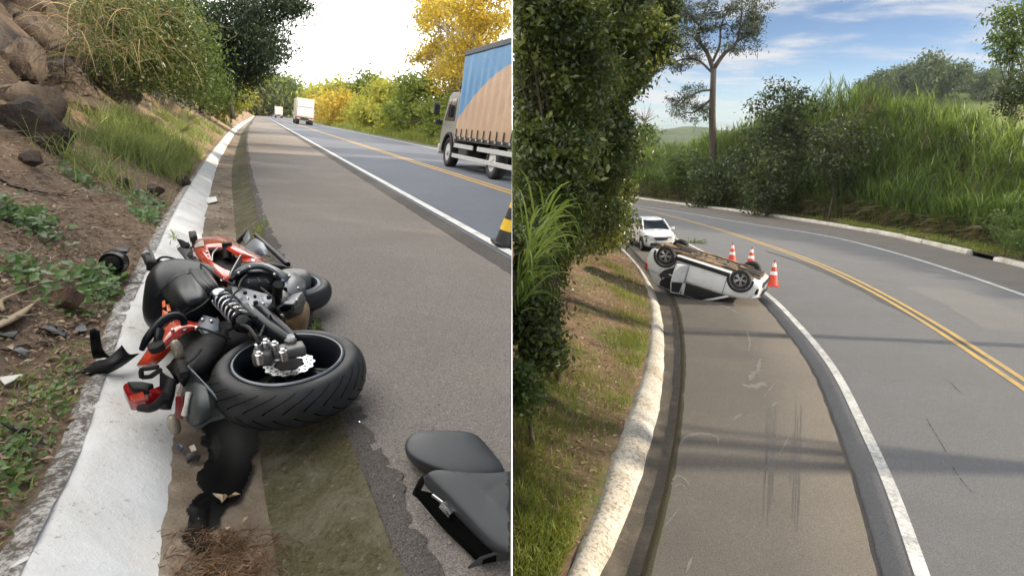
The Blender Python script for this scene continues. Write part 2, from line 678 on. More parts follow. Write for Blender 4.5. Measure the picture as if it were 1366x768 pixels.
nt = NT('mossy_concrete')
p = pos(nt)
f1 = nt.noise(3.5, 6, 0.65, p, 0.5)
f2 = nt.noise(60, 6, 0.75, p)
f3 = nt.noise(11, 5, 0.6, p)
c = nt.mix(nt.rng(f2, 0.35, 0.7), (0.055, 0.05, 0.021, 1), (0.145, 0.13, 0.07, 1))
c = nt.mix(nt.rng(f1, 0.47, 0.66, 0, 0.75), c, (0.19, 0.17, 0.125, 1))
f4 = nt.noise(28, 4, 0.7, p)
c = nt.mix(nt.rng(f4, 0.6, 0.68, 0, 0.55), c, (0.28, 0.26, 0.21, 1))
c = nt.mix(nt.rng(f4, 0.42, 0.34, 0, 0.6), c, (0.03, 0.028, 0.014, 1))
c = nt.mix(nt.rng(f3, 0.6, 0.74, 0, 0.5), c, (0.085, 0.085, 0.025, 1))
nt.done(nt.bsdf(c, 0.92, 0, 0.25, nt.math('ADD', f2, f3), 0.02, 0.8))

nt = NT('damp_moss')
p = pos(nt)
f1 = nt.noise(2.0, 6, 0.65, p, 0.5)
f2 = nt.noise(45, 6, 0.75, p)
c = nt.mix(nt.rng(f2, 0.35, 0.7), (0.035, 0.032, 0.02, 1), (0.09, 0.08, 0.05, 1))
c = nt.mix(nt.rng(f1, 0.5, 0.68, 0, 0.7), c, (0.06, 0.062, 0.022, 1))
nt.done(nt.bsdf(c, 0.9, 0, 0.3, f2, 0.015, 0.7))

nt = NT('damp_gutter')
p = pos(nt)
f1 = nt.noise(2.4, 6, 0.65, p, 0.5)
f2 = nt.noise(50, 6, 0.75, p)
c = nt.mix(nt.rng(f2, 0.35, 0.7), (0.05, 0.043, 0.034, 1), (0.11, 0.095, 0.075, 1))
c = nt.mix(nt.rng(f1, 0.5, 0.68, 0, 0.8), c, (0.16, 0.135, 0.105, 1))
nt.done(nt.bsdf(c, nt.rng(f1, 0.35, 0.6, 0.5, 0.85), 0, 0.4, f2, 0.015, 0.7))


def earth(name, cols, g=None, gs=1.1, glo=0.5, ghi=0.62, cliff=None):
    nt = NT(name)
    p = pos(nt)
    f1 = nt.noise(9, 7, 0.7, p, 0.6)
    f2 = nt.noise(85, 5, 0.75, p)
    f3 = nt.noise(gs, 6, 0.65, p, 0.3)
    c = nt.mix(nt.rng(f1, 0.35, 0.65), cols[0], cols[1])
    c = nt.mix(nt.rng(f2, 0.52, 0.7, 0, 0.8), c, cols[2])
    if g:
        c = nt.mix(nt.rng(f3, glo, ghi, 0, 0.85), c, g)
    if cliff:                                  # bare rock where the slope is steep
        gn = nt.n('ShaderNodeNewGeometry')
        sz = nt.n('ShaderNodeSeparateXYZ'); nt.l(gn.outputs['True Normal'], sz.inputs[0])
        az = nt.n('ShaderNodeMath', operation='ABSOLUTE'); nt.l(sz.outputs[2], az.inputs[0])
        f4 = nt.noise(3.0, 7, 0.7, p, 1.2)
        rk = nt.mix(nt.rng(f4, 0.35, 0.65), cliff[0], cliff[1])
        rk = nt.mix(nt.rng(f2, 0.45, 0.7, 0, 0.7), rk, tuple(x * 0.5 for x in cliff[0][:3]) + (1,))
        c = nt.mix(nt.rng(az.outputs[0], 0.72, 0.6), c, rk)
    return nt.done(nt.bsdf(c, 0.95, 0, 0.2, nt.math('ADD', f1, nt.math('MULTIPLY', f2, 0.6)), 0.04, 0.9))


earth('litter_earth', ((0.250, 0.169, 0.115, 1), (0.375, 0.269, 0.188, 1), (0.150, 0.098, 0.065, 1)), cliff=((0.07, 0.054, 0.043, 1), (0.14, 0.11, 0.088, 1)))
earth('verge_earth', ((0.12, 0.105, 0.04, 1), (0.17, 0.16, 0.06, 1), (0.09, 0.06, 0.03, 1)), (0.1, 0.15, 0.03, 1))
earth('bank_earth', ((0.163, 0.111, 0.072, 1), (0.267, 0.189, 0.124, 1), (0.091, 0.062, 0.039, 1)), (0.098, 0.137, 0.034, 1), 0.8, 0.5, 0.64)
earth('slope_earth', ((0.05, 0.04, 0.025, 1), (0.08, 0.06, 0.035, 1), (0.03, 0.026, 0.018, 1)), (0.04, 0.055, 0.016, 1), 0.5)
earth('forest_floor', ((0.03, 0.05, 0.018, 1), (0.05, 0.075, 0.025, 1), (0.022, 0.035, 0.014, 1)), (0.07, 0.09, 0.03, 1), 0.03)
earth('meadow', ((0.09, 0.13, 0.03, 1), (0.13, 0.16, 0.045, 1), (0.07, 0.09, 0.025, 1)), (0.15, 0.16, 0.05, 1), 0.03)


def interp_fn(pts):
    x = np.array([p[0] for p in pts]); y = np.array([p[1] for p in pts])
    o = np.argsort(x)
    x, y = x[o], y[o]
    # monotone-ish smooth interpolation on a fine grid
    g = np.concatenate([[x[0] - 50, x[0]], x[1:], [x[-1] + 3000]])
    sl0 = (y[1] - y[0]) / (x[1] - x[0])
    yy = np.concatenate([[y[0] - 50 * sl0 * 0.3, y[0]], y[1:], [y[-1]]])
    m = np.gradient(yy, g)

    def f(s):
        s = np.clip(np.asarray(s, dtype=float), g[0], g[-1])
        i = np.clip(np.searchsorted(g, s) - 1, 0, len(g) - 2)
        h = g[i + 1] - g[i]
        t = (s - g[i]) / h
        return ((2 * t**3 - 3 * t**2 + 1) * yy[i] + (t**3 - 2 * t**2 + t) * h * m[i]
                + (-2 * t**3 + 3 * t**2) * yy[i + 1] + (t**3 - t**2) * h * m[i + 1])
    return f


def grid_strip(name, rows, mat, parent=None, clip=0, smooth=True):
    """rows: list over stations of lists of points"""
    n = len(rows[0])
    V = [tuple(p) for r in rows for p in r]
    Fc = [(i * n + k, i * n + k + 1, (i + 1) * n + k + 1, (i + 1) * n + k) for i in range(len(rows) - 1) for k in range(n - 1)]
    mb = MB(); mb.v = V; mb.f = Fc
    me = bpy.data.meshes.new(name)
    me.from_pydata(V, [], Fc)
    if clip:
        bm = bmesh.new(); bm.from_mesh(me)
        bmesh.ops.bisect_plane(bm, geom=bm.verts[:] + bm.edges[:] + bm.faces[:], dist=1e-6,
                               plane_co=(0.006 * clip, 0, 0), plane_no=(-clip, 0, 0), clear_outer=True)
        bm.to_mesh(me); bm.free()
    o = link_mesh(name, me, mat, parent, True, smooth)
    return o


# ------------------------------------------------------------------ the upper road (s along, l across)
def SLP(s, l, h=0.0):
    x = UD[0] * s + UN[0] * l; y = UD[1] * s + UN[1] * l
    return Vector((x, y, -BANK * l + h))


def sl_pts(px, h=0.0):
    out = []
    for q in px:
        v = np.array(G(q[0], q[1], h))
        out.append((v @ UD, v @ UN))
    return out


l_asph = interp_fn([(0.4, 0.32)] + sl_pts([(545, 768), (505, 670), (465, 570), (420, 460), (385, 385), (352, 310), (336, 255), (328, 210), (328, 185)]) + [(82, -0.95), (300, -0.9)])
l_kout = interp_fn([(0.4, -0.81)] + sl_pts([(13, 768), (83, 636), (121, 534), (152, 445), (190, 362), (215, 310), (262, 232), (293, 190)]) + [(148, -1.9), (300, -1.9)])
l_kin = interp_fn([(0.4, -0.36)] + sl_pts([(210, 768), (226, 640), (238, 530), (270, 310), (287, 230), (306, 190)], -0.13) + [(140, -1.5), (300, -1.5)])
l_gut = interp_fn([(0.4, -0.05)] + sl_pts([(372, 768), (350, 640), (340, 530), (314, 310), (309, 230), (318, 190)], -0.17) + [(140, -1.2), (300, -1.2)])
L_WHITE, L_YEL, L_FAR = 2.47, 5.0, 9.1

st_near = np.concatenate([np.arange(-2.0, 1, 0.3), np.arange(1.0, 6, 0.045), np.arange(6, 14, 0.12), np.geomspace(14, 90, 90), np.geomspace(92, 1100, 36)])


def loft_road(name, cols, mat, clip=-1, stations=st_near, disp=None, parent=None):
    """cols: list of (l function or number, h)"""
    rows = []
    for s in stations:
        r = []
        for l, h in cols:
            lv = float(l(s)) if callable(l) else l
            hv = h(s) if callable(h) else h
            pt = SLP(s, lv, hv)
            if disp:
                pt.z += disp(s, lv)
            r.append(pt)
        rows.append(r)
    return grid_strip(name, rows, mat, parent, clip)


def lerp_l(a, b, t):
    return lambda s: float(a(s) if callable(a) else a) * (1 - t) + float(b(s) if callable(b) else b) * t


GUT = -0.17
# limewashed bank of the gutter
l_kin0 = l_kin
l_kin = lambda s: float(l_kin0(s)) + 0.018 * fbm(float(s) * 3, 4) + 0.01 * fbm(float(s) * 11, 6)
kb = [(l_kout, 0.035)] + [(lerp_l(l_kout, l_kin, t), 0.045 - 0.175 * t ** 1.4) for t in (0.12, 0.3, 0.5, 0.7, 0.88)] + [(l_kin, -0.14)]
o = loft_road('gutter_bank', kb, 'limewash', disp=lambda s, l: 0.006 * fbm(s * 5, l * 5))
tag(o, kind='structure')
rim = [(lerp_l(l_kout, l_kin, -0.28), -0.03), (lerp_l(l_kout, l_kin, -0.12), 0.03), (lerp_l(l_kout, l_kin, 0.0), 0.046), (lerp_l(l_kout, l_kin, 0.13), 0.044)]
o = loft_road('gutter_rim', rim, 'limewash_rim', disp=lambda s, l: 0.02 * fbm(s * 7, l * 9, 3))
tag(o, kind='structure')
gb = [(lerp_l(l_kin, l_gut, t), -0.14 - 0.03 * t) for t in (-0.06, 0.1, 0.3, 0.5, 0.7, 0.9, 1.05)]
o = loft_road('gutter_bed', gb, 'gutter_mud', disp=lambda s, l: 0.012 * fbm(s * 3, l * 6, 9))
tag(o, kind='structure')
gm = [(lerp_l(l_gut, l_asph, t), GUT + 0.165 * t ** 1.15) for t in (0.0, 0.15, 0.3, 0.5, 0.7, 0.85, 0.97)]
o = loft_road('gutter_side', gm, 'mossy_concrete', disp=lambda s, l: 0.008 * fbm(s * 6, l * 6, 5))
tag(o, kind='structure')
# crumbling edge of the shoulder
rnd_edge = lambda s: float(l_asph(s)) + 0.03 * fbm(s * 6, 1.0) + 0.012 * fbm(s * 25, 4.0)
em = [(lambda s: rnd_edge(s) - 0.03, -0.05), (rnd_edge, -0.008), (lambda s: rnd_edge(s) + 0.035, 0.004), (lambda s: float(l_asph(s)) + 0.10 + 0.05 * fbm(s * 4, 8) + 0.03 * fbm(s * 17, 2), 0.004)]
o = loft_road('shoulder_edge', em, 'asphalt_edge', disp=lambda s, l: 0.012 * fbm(s * 9, l * 14, 2) + 0.012 * fbm(s * 24, l * 24, 7))
tag(o, kind='structure')
up_sh = o = loft_road('shoulder', [(lambda s: float(l_asph(s)) + 0.06, 0.0), (1.0, 0.0), (L_WHITE - 0.12, 0.0)], 'asphalt_shoulder')
tag(o, kind='structure')
road_up = loft_road('road', [(L_WHITE - 0.2, 0.02), (L_WHITE + 0.2, 0.03), (L_YEL, 0.03), (L_FAR + 0.9, 0.03)], 'asphalt_lane')
tag(road_up, kind='structure')
ej = [(lambda s: L_WHITE - 0.34 + 0.03 * fbm(s * 2.2, 3), 0.004), (lambda s: L_WHITE - 0.22 + 0.02 * fbm(s * 3, 7), 0.026), (L_WHITE - 0.12, 0.028)]
o = loft_road('road_lip', ej, 'asphalt_edge', disp=lambda s, l: 0.004 * fbm(s * 12, l * 12, 2))
tag(o, kind='structure')


def line_strip(name, l0, l1, mat, s0, s1, parent, h=0.036, step=0.3):
    stt = np.concatenate([np.arange(s0, min(s1, 30), step), np.geomspace(30, s1, 50)]) if s1 > 30 else np.arange(s0, s1 + step, step)
    return loft_road(name, [(l0, h), (l1, h)], mat, stations=stt, parent=parent)


line_strip('edge_line', L_WHITE - 0.06, L_WHITE + 0.07, 'paint_white', 0, 900, road_up)
line_strip('centre_line', L_YEL - 0.16, L_YEL - 0.05, 'paint_yellow', 0, 900, road_up)
line_strip('centre_line', L_YEL + 0.06, L_YEL + 0.17, 'paint_yellow', 0, 900, road_up)
line_strip('edge_line', L_FAR - 0.08, L_FAR + 0.06, 'paint_white', 0, 900, road_up)
o = loft_road('verge', [(L_FAR + 0.7, 0.02), (L_FAR + 1.1, 0.06), (L_FAR + 2.5, 0.2), (L_FAR + 4, 0.7), (L_FAR + 8, 1.2), (L_FAR + 40, 2.0), (400, 8)], 'verge_earth',
              disp=lambda s, l: 0.12 * fbm(s * 0.5, l * 0.5) if l > L_FAR + 1 else 0)
tag(o, kind='structure')


def sstep(a, b, x):
    t = min(1, max(0, (x - a) / (b - a)))
    return t * t * (3 - 2 * t)


def hill_h(s, dl):
    """height of the hillside dl metres beyond the outer kerb"""
    if dl < 0:
        return 0.02
    near = 1 - sstep(10, 18, s)
    toe = 0.72 * min(dl, 1.9)
    rest = max(0, dl - 1.9)
    face = min(rest, 2.4) * 2.0 + max(0, rest - 2.4) * 0.7
    far = min(rest, 5) * 1.25 + max(0, rest - 5) * 0.5
    h = 0.03 + toe + near * face + (1 - near) * far
    h = min(h, 14 + 0.05 * dl)
    amp = min(1, dl * 1.2)
    return h + amp * (0.09 * fbm(s * 0.9, dl * 1.1, 1.5) + 0.03 * fbm(s * 4, dl * 4, 6) + 0.012 * fbm(s * 13, dl * 13, 6, 2))


def HP(s, dl, h=0.0):
    lk = float(l_kout(s)) - 0.06
    p_ = SLP(s, lk - dl)
    p_.z = -BANK * lk + hill_h(s, dl) + h
    return p_


dls = [-0.05, 0.0, 0.06, 0.14, 0.24, 0.36, 0.5, 0.65, 0.8, 0.95, 1.1, 1.3, 1.5, 1.7, 1.9, 2.1, 2.3, 2.6, 3, 3.5, 4.2, 5, 6.5, 9, 14, 25, 50, 120, 320]
hs = np.concatenate([np.arange(-3, 20, 0.16), np.geomspace(20, 120, 60), np.geomspace(125, 1100, 20)])
rows = [[HP(s, d) for d in dls] for s in hs]
o = grid_strip('hillside', rows, 'litter_earth')
tag(o, kind='structure')


def hill_hit(px, py, tmax=80):
    """where the line of sight through a picture position meets the hillside"""
    d = ray(px, py)
    prev = None
    t = 0.8
    while t < tmax:
        q = np.array([0, 0, CZ]) + d * t
        s, l = q @ UD, q @ UN
        dl = float(l_kout(s)) - 0.06 - l
        if dl > 0:
            z = -BANK * (float(l_kout(s)) - 0.06) + hill_h(s, dl)
            if q[2] < z:
                return s, dl
        t *= 1.01
    return None


# ------------------------------------------------------------------ the lower road (functions of Y)
def xf(px):
    return [(L(*q)[1], L(*q)[0]) for q in px]


far_end = lambda off: [(44.9, 8.7 + off), (57.7, 7.6 + off), (70, 5.4 + off), (85, 1.6 + off), (100, -3.5 + off), (130, -16 + off)]
x_wl = interp_fn([(2.0, 2.55)] + xf([(1228, 768), (1190, 660), (1150, 570), (1115, 500), (1060, 430), (1027, 397), (980, 365), (935, 335), (900, 318)]) + far_end(0))
x_kl = interp_fn([(2.0, -0.3)] + xf([(757, 768), (790, 700), (815, 620), (845, 540), (862, 480), (868, 430), (862, 390), (848, 360), (828, 337)]) + far_end(-3.75))
x_kr = interp_fn([(2.0, 0.02)] + xf([(800, 768), (835, 690), (862, 610), (880, 540), (886, 480), (884, 430), (876, 395), (860, 365)]) + [(25.4, 5.0)] + far_end(-3.55))
x_as = interp_fn([(2.0, 0.45)] + xf([(865, 768), (885, 690), (903, 600), (912, 520), (912, 450), (905, 410)]) + [(20.1, 4.95), (25.4, 5.35)] + far_end(-3.2))
x_yl = interp_fn([(2.0, 5.75), (4.4, 6.95)] + xf([(1366, 515), (1200, 408), (1100, 357), (1000, 320), (900, 290), (840, 276)]) + [(70, 8.9), (85, 5.2), (100, 0.0), (130, -12.5)])
x_fw = interp_fn([(2.0, 10.0), (6, 11.6)] + xf([(1366, 395), (1280, 365), (1200, 340), (1100, 315), (1000, 299), (900, 282), (840, 273)]) + [(75, 10.5), (90, 6.0), (110, -1.5), (130, -9)])
x_fk = interp_fn([(2.0, 14.0), (10, 16.4)] + xf([(1366, 358), (1290, 340), (1200, 318), (1100, 300), (1000, 285), (900, 272), (840, 264)]) + [(90, 11.5), (110, 4.5), (130, -4)])
ys = np.concatenate([np.arange(1.0, 30, 0.25), np.geomspace(30, 130, 90)])


def loft_low(name, cols, mat, stations=ys, disp=None, parent=None, clip=1):
    rows = []
    for y in stations:
        r = []
        for x, h in cols:
            xv = float(x(y)) if callable(x) else x
            hv = h(y) if callable(h) else h
            r.append(Vector((xv, y, low_z(xv, y) + hv + (disp(xv, y) if disp else 0))))
        rows.append(r)
    return grid_strip(name, rows, mat, parent, clip)


low_bank_h = lambda dx, y: 0.10 + 0.20 * min(dx, 0.5) + 0.34 * max(0, dx - 0.5)


def bank_pt(x, y, h=0.0):
    dxx = max(0, float(x_kl(y)) - x)
    a = min(1, dxx * 2)
    return Vector((x, y, low_z(x, y) + low_bank_h(dxx, y) + a * (0.06 * fbm(x * 1.3, y * 1.3, 4) + 0.02 * fbm(x * 6, y * 6, 8)) + h))


rows = []
for y in np.concatenate([np.arange(1.0, 30, 0.22), np.geomspace(30, 130, 40)]):
    xk = float(x_kl(y)) + 0.02
    rows.append([bank_pt(xk - d, y) for d in np.concatenate([np.arange(0, 3.2, 0.2), [3.6, 4.2, 5, 6, 8]])])
o = grid_strip('roadside_bank', rows, 'bank_earth', clip=1)
tag(o, kind='structure')
ko = loft_low('kerb', [(lambda y: float(x_kl(y)) - 0.03 + 0.05 * fbm(y * 5, 2) + 0.03 * fbm(y * 17, 5), 0.02), (lambda y: float(x_kl(y)) + 0.05 * fbm(y * 5, 2) + 0.03 * fbm(y * 17, 5), 0.1), (lerp_l(x_kl, x_kr, 0.25), 0.125), (lerp_l(x_kl, x_kr, 0.6), 0.09), (lerp_l(x_kl, x_kr, 0.9), 0.015), (lambda y: float(x_kr(y)) + 0.02 * fbm(y * 6, 3) + 0.015 * fbm(y * 21, 3), -0.03)], 'kerb_paint_low',
               disp=lambda x, y: 0.016 * fbm(x * 5, y * 5, 1) + 0.01 * fbm(x * 16, y * 16, 3))
tag(ko, kind='structure')
o = loft_low('kerb_gutter', [(lerp_l(x_kr, x_as, t), h) for t, h in ((-0.05, -0.03), (0.2, -0.05), (0.5, -0.06), (0.72, -0.055), (0.82, -0.03))], 'damp_gutter', disp=lambda x, y: 0.006 * fbm(x * 6, y * 6, 1))
tag(o, kind='structure')
o = loft_low('gutter_ridge', [(lambda y: float(lerp_l(x_kr, x_as, 0.78)(y)) + 0.02 * fbm(y * 3, 1), -0.05), (lambda y: float(lerp_l(x_kr, x_as, 0.86)(y)) + 0.03 * fbm(y * 5, 3), -0.012), (lambda y: float(x_as(y)) - 0.015 + 0.025 * fbm(y * 4, 5), 0.004), (lambda y: float(x_as(y)) + 0.02 + 0.03 * fbm(y * 7, 9), 0.003)], 'damp_moss', disp=lambda x, y: 0.008 * fbm(x * 9, y * 9, 1))
tag(o, kind='structure')
jo = lambda y: float(x_wl(y)) - 0.34 - 0.012 * (y - 4.4) * 0 + 0.025 * fbm(y * 2.5, 6) + 0.012 * fbm(y * 9, 2)
low_sh = o = loft_low('low_shoulder', [(lambda y: float(x_as(y)) - 0.01, 0.0), (lerp_l(x_as, x_wl, 0.5), 0.0), (lambda y: jo(y) - 0.012, 0.0), (lambda y: jo(y) + 0.0, -0.03)], 'asphalt_low_shoulder')
tag(o, kind='structure')
road_low = loft_low('low_road', [(lambda y: jo(y) - 0.004, -0.03), (lambda y: jo(y) + 0.012, 0.022), (x_wl, 0.026), (lerp_l(x_wl, x_yl, 0.5), 0.026), (x_yl, 0.026), (x_fw, 0.026), (lambda y: float(x_fw(y)) + 0.3, 0.024)], 'asphalt_low_lane')
tag(road_low, kind='structure')
o = loft_low('far_shoulder', [(lambda y: float(x_fw(y)) + 0.28, 0.018), (lambda y: float(x_fk(y)) + 0.1, 0.004)], 'asphalt_low_shoulder')
tag(o, kind='structure')
for nm, fn, a, b, mt in (('edge_line', x_wl, -0.065, 0.075, 'paint_white_low'), ('centre_line', x_yl, -0.17, -0.055, 'paint_yellow_low'),
                         ('centre_line', x_yl, 0.06, 0.175, 'paint_yellow_low'), ('edge_line', x_fw, -0.07, 0.07, 'paint_white_low')):
    loft_low(nm, [(lambda y, a=a: float(fn(y)) + a, 0.032), (lambda y, b=b: float(fn(y)) + b, 0.032)], mt, parent=road_low)

# far kerb: single painted kerb stones, some gone
far_kerb = empty('far_kerb', (0, 0, 0)); far_kerb['kind'] = 'structure'
yy = 14.0
k = 0
while yy < 100:
    ln = 1.7 + 0.5 * random.random()
    y1 = yy + ln
    if not (24.0 < (yy + y1) / 2 < 25.0 or 20.0 < yy < 20.4):
        jx = random.uniform(-0.05, 0.05)
        jz = random.uniform(-0.03, 0.02)
        mb = MB()
        a = Vector((float(x_fk(yy)) + jx, yy, low_z(0, yy))); b = Vector((float(x_fk(y1 - 0.03)) + jx, y1 - 0.03, low_z(0, y1)))
        mb.loft([[p_ + Vector((dx_, 0, dz_)) for dx_, dz_ in ((0, -0.05), (0.04, 0.17 + jz), (0.3, 0.19 + jz), (0.36, -0.05))] for p_ in (a, b)])
        mb.build('kerb_stone', 'kerb_paint_low', far_kerb, bevel=0.015)
    yy = y1


def emb_h(dx, y):
    """embankment beyond the far kerb, dx metres from it"""
    top = float(np.interp(y, [0, 14, 22, 30, 40, 50, 65, 90], [0.8, 0.8, 1.1, 2.2, 5.2, 7.2, 4.6, 3.0]))
    return 0.12 + 0.03 * dx + top * sstep(1.4, 6.0, dx) * (1 - 0.6 * sstep(6, 13, dx)) + 0.01 * max(0, dx - 6.5)


def emb_pt(x, y, h=0.0):
    dxx = max(0, x - float(x_fk(min(y, 130))) - 0.3)
    a = min(1, dxx)
    return Vector((x, y, low_z(x, y) + emb_h(dxx, y) + a * 0.18 * fbm(x * 0.5, y * 0.5, 3) + h))


rows = []
for y in np.concatenate([np.arange(6, 60, 1.0), np.geomspace(60, 130, 30)]):
    xk = float(x_fk(y)) + 0.3
    rows.append([emb_pt(xk + d, y) for d in (0, 0.3, 0.8, 1.4, 2, 2.7, 3.4, 4.2, 5, 6, 7, 9, 12, 17, 25, 40, 70)])
o = grid_strip('embankment', rows, 'slope_earth', clip=1)
tag(o, kind='structure')

# the land falling away beyond both roads
rows = []
for y in np.concatenate([[-30, 0, 30, 60], np.geomspace(90, 1150, 22)]):
    rows.append([Vector((x, y, low_z(0, min(y, 130)) - 0.9 - 0.03 * max(0, y - 130) ** 0.9)) for x in np.concatenate([np.linspace(0, 60, 6), np.geomspace(75, 1150, 18)])])
o = grid_strip('terrain', rows, 'forest_floor', clip=1)
tag(o, kind='structure')
# wall that holds up the upper road along its edge above the lower one
mbw = MB()
ysw = [-2, 0, 3, 6, 12, 25, 60, 150, 400]
mbw.loft([[(-0.3, y, low_z(0, y) - 1.5), (-0.012, y, low_z(0, y) - 1.5), (-0.012, y, up_z(0, y) - 0.02), (-0.3, y, up_z(-0.3, y) - 0.05)] for y in ysw])
plain('concrete', (0.3, 0.28, 0.25, 1), 0.9, bump=0.01, dirt=(0.12, 0.11, 0.08, 1))
tag(mbw.build('retaining_wall', 'concrete'), kind='structure')
# ------------------------------------------------------------------ plant materials
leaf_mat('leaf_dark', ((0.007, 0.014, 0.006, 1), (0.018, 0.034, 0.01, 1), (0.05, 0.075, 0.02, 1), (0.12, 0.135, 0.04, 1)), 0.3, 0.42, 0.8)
leaf_mat('leaf_sunlit', ((0.09, 0.13, 0.025, 1), (0.18, 0.22, 0.045, 1), (0.3, 0.3, 0.09, 1)), 0.45, 0.35, 1.5, 0.6)  # pale lime that paints sunlight into the outer leaves of the tree wall
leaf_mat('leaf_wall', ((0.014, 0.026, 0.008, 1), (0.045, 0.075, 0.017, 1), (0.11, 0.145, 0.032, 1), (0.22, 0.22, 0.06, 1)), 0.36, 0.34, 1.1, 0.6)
leaf_mat('leaf_mid', ((0.044, 0.075, 0.018, 1), (0.088, 0.138, 0.033, 1), (0.150, 0.213, 0.050, 1)), 0.4, 0.45, 0.5)
leaf_mat('leaf_acacia', ((0.014, 0.03, 0.016, 1), (0.03, 0.055, 0.026, 1), (0.06, 0.095, 0.036, 1)), 0.35, 0.5, 0.4)
leaf_mat('leaf_yellow', ((0.24, 0.22, 0.035, 1), (0.5, 0.38, 0.055, 1), (0.68, 0.5, 0.08, 1)), 0.5, 0.5, 0.25)  # yellow of low sun on the foliage, put into the leaf colour
leaf_mat('leaf_lime', ((0.16, 0.19, 0.03, 1), (0.33, 0.36, 0.06, 1), (0.52, 0.46, 0.08, 1)), 0.5, 0.5, 0.2)  # bright lime of strongly lit foliage, also put into the base colour
leaf_mat('leaf_green_sun', ((0.06, 0.1, 0.022, 1), (0.14, 0.2, 0.038, 1), (0.27, 0.3, 0.06, 1)), 0.45, 0.5, 0.3)
leaf_mat('leaf_ivy', ((0.054, 0.115, 0.027, 1), (0.108, 0.203, 0.047, 1), (0.203, 0.324, 0.081, 1)), 0.35, 0.35, 2.0, 0.5)
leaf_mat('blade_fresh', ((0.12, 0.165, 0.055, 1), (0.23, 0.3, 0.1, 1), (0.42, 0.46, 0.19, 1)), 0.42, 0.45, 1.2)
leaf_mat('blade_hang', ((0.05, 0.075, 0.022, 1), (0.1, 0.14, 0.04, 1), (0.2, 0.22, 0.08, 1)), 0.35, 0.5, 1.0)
leaf_mat('blade_bank', ((0.081, 0.121, 0.022, 1), (0.176, 0.230, 0.041, 1), (0.351, 0.351, 0.095, 1)), 0.4, 0.5, 0.9)
leaf_mat('blade_sunny', ((0.1, 0.17, 0.03, 1), (0.19, 0.27, 0.05, 1), (0.3, 0.36, 0.09, 1)), 0.45, 0.45, 1.2)
leaf_mat('blade_dry', ((0.163, 0.112, 0.056, 1), (0.325, 0.237, 0.125, 1), (0.525, 0.413, 0.250, 1)), 0.3, 0.6, 1.5)
leaf_mat('blade_cane', ((0.008, 0.018, 0.007, 1), (0.022, 0.048, 0.011, 1), (0.07, 0.135, 0.026, 1), (0.25, 0.32, 0.075, 1)), 0.5, 0.5, 0.35)
leaf_mat('blade_cane_dry', ((0.05, 0.04, 0.02, 1), (0.11, 0.085, 0.04, 1), (0.2, 0.15, 0.08, 1)), 0.35, 0.6, 0.5)
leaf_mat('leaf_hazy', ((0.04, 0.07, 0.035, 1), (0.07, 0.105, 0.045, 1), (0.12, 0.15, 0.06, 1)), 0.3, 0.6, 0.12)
leaf_mat('litter_leaf', ((0.13, 0.082, 0.052, 1), (0.27, 0.185, 0.12, 1), (0.42, 0.31, 0.21, 1), (0.56, 0.46, 0.34, 1)), 0.15, 0.7, 3.0)
leaf_mat('needle', ((0.02, 0.03, 0.014, 1), (0.035, 0.05, 0.022, 1), (0.06, 0.075, 0.035, 1)), 0.25, 0.55, 0.5)
plain('bark', (0.11, 0.085, 0.06, 1), 0.9, var=0.45, scale=14, bump=0.02, bscale=40)
plain('bark_dark', (0.05, 0.04, 0.03, 1), 0.9, var=0.4, scale=10, bump=0.02, bscale=40)
plain('bark_pale', (0.3, 0.26, 0.2, 1), 0.85, var=0.3, scale=10, bump=0.01, bscale=40)


def Bl(px, py, Y, rx, ry, rz=None, n=40):
    """crown lobe seen at a picture position, Y metres out; radii in picture units"""
    c = D(px, py, Y)
    k = Y * 1.02 / F
    return (np.array(c), np.array([rx * k, (rz if rz else (rx + ry) / 2) * k, ry * k]), n)


def clumps_in(lobes, rng):
    out = []
    for c, r, n in lobes:
        d = unit(rng.normal(size=(n, 3)))
        u = rng.uniform(0.18, 1.0, n) ** 0.5
        out.append(c + d * r * u[:, None] * (1 + 0.12 * rng.normal(size=(n, 1))))
    return np.vstack(out)


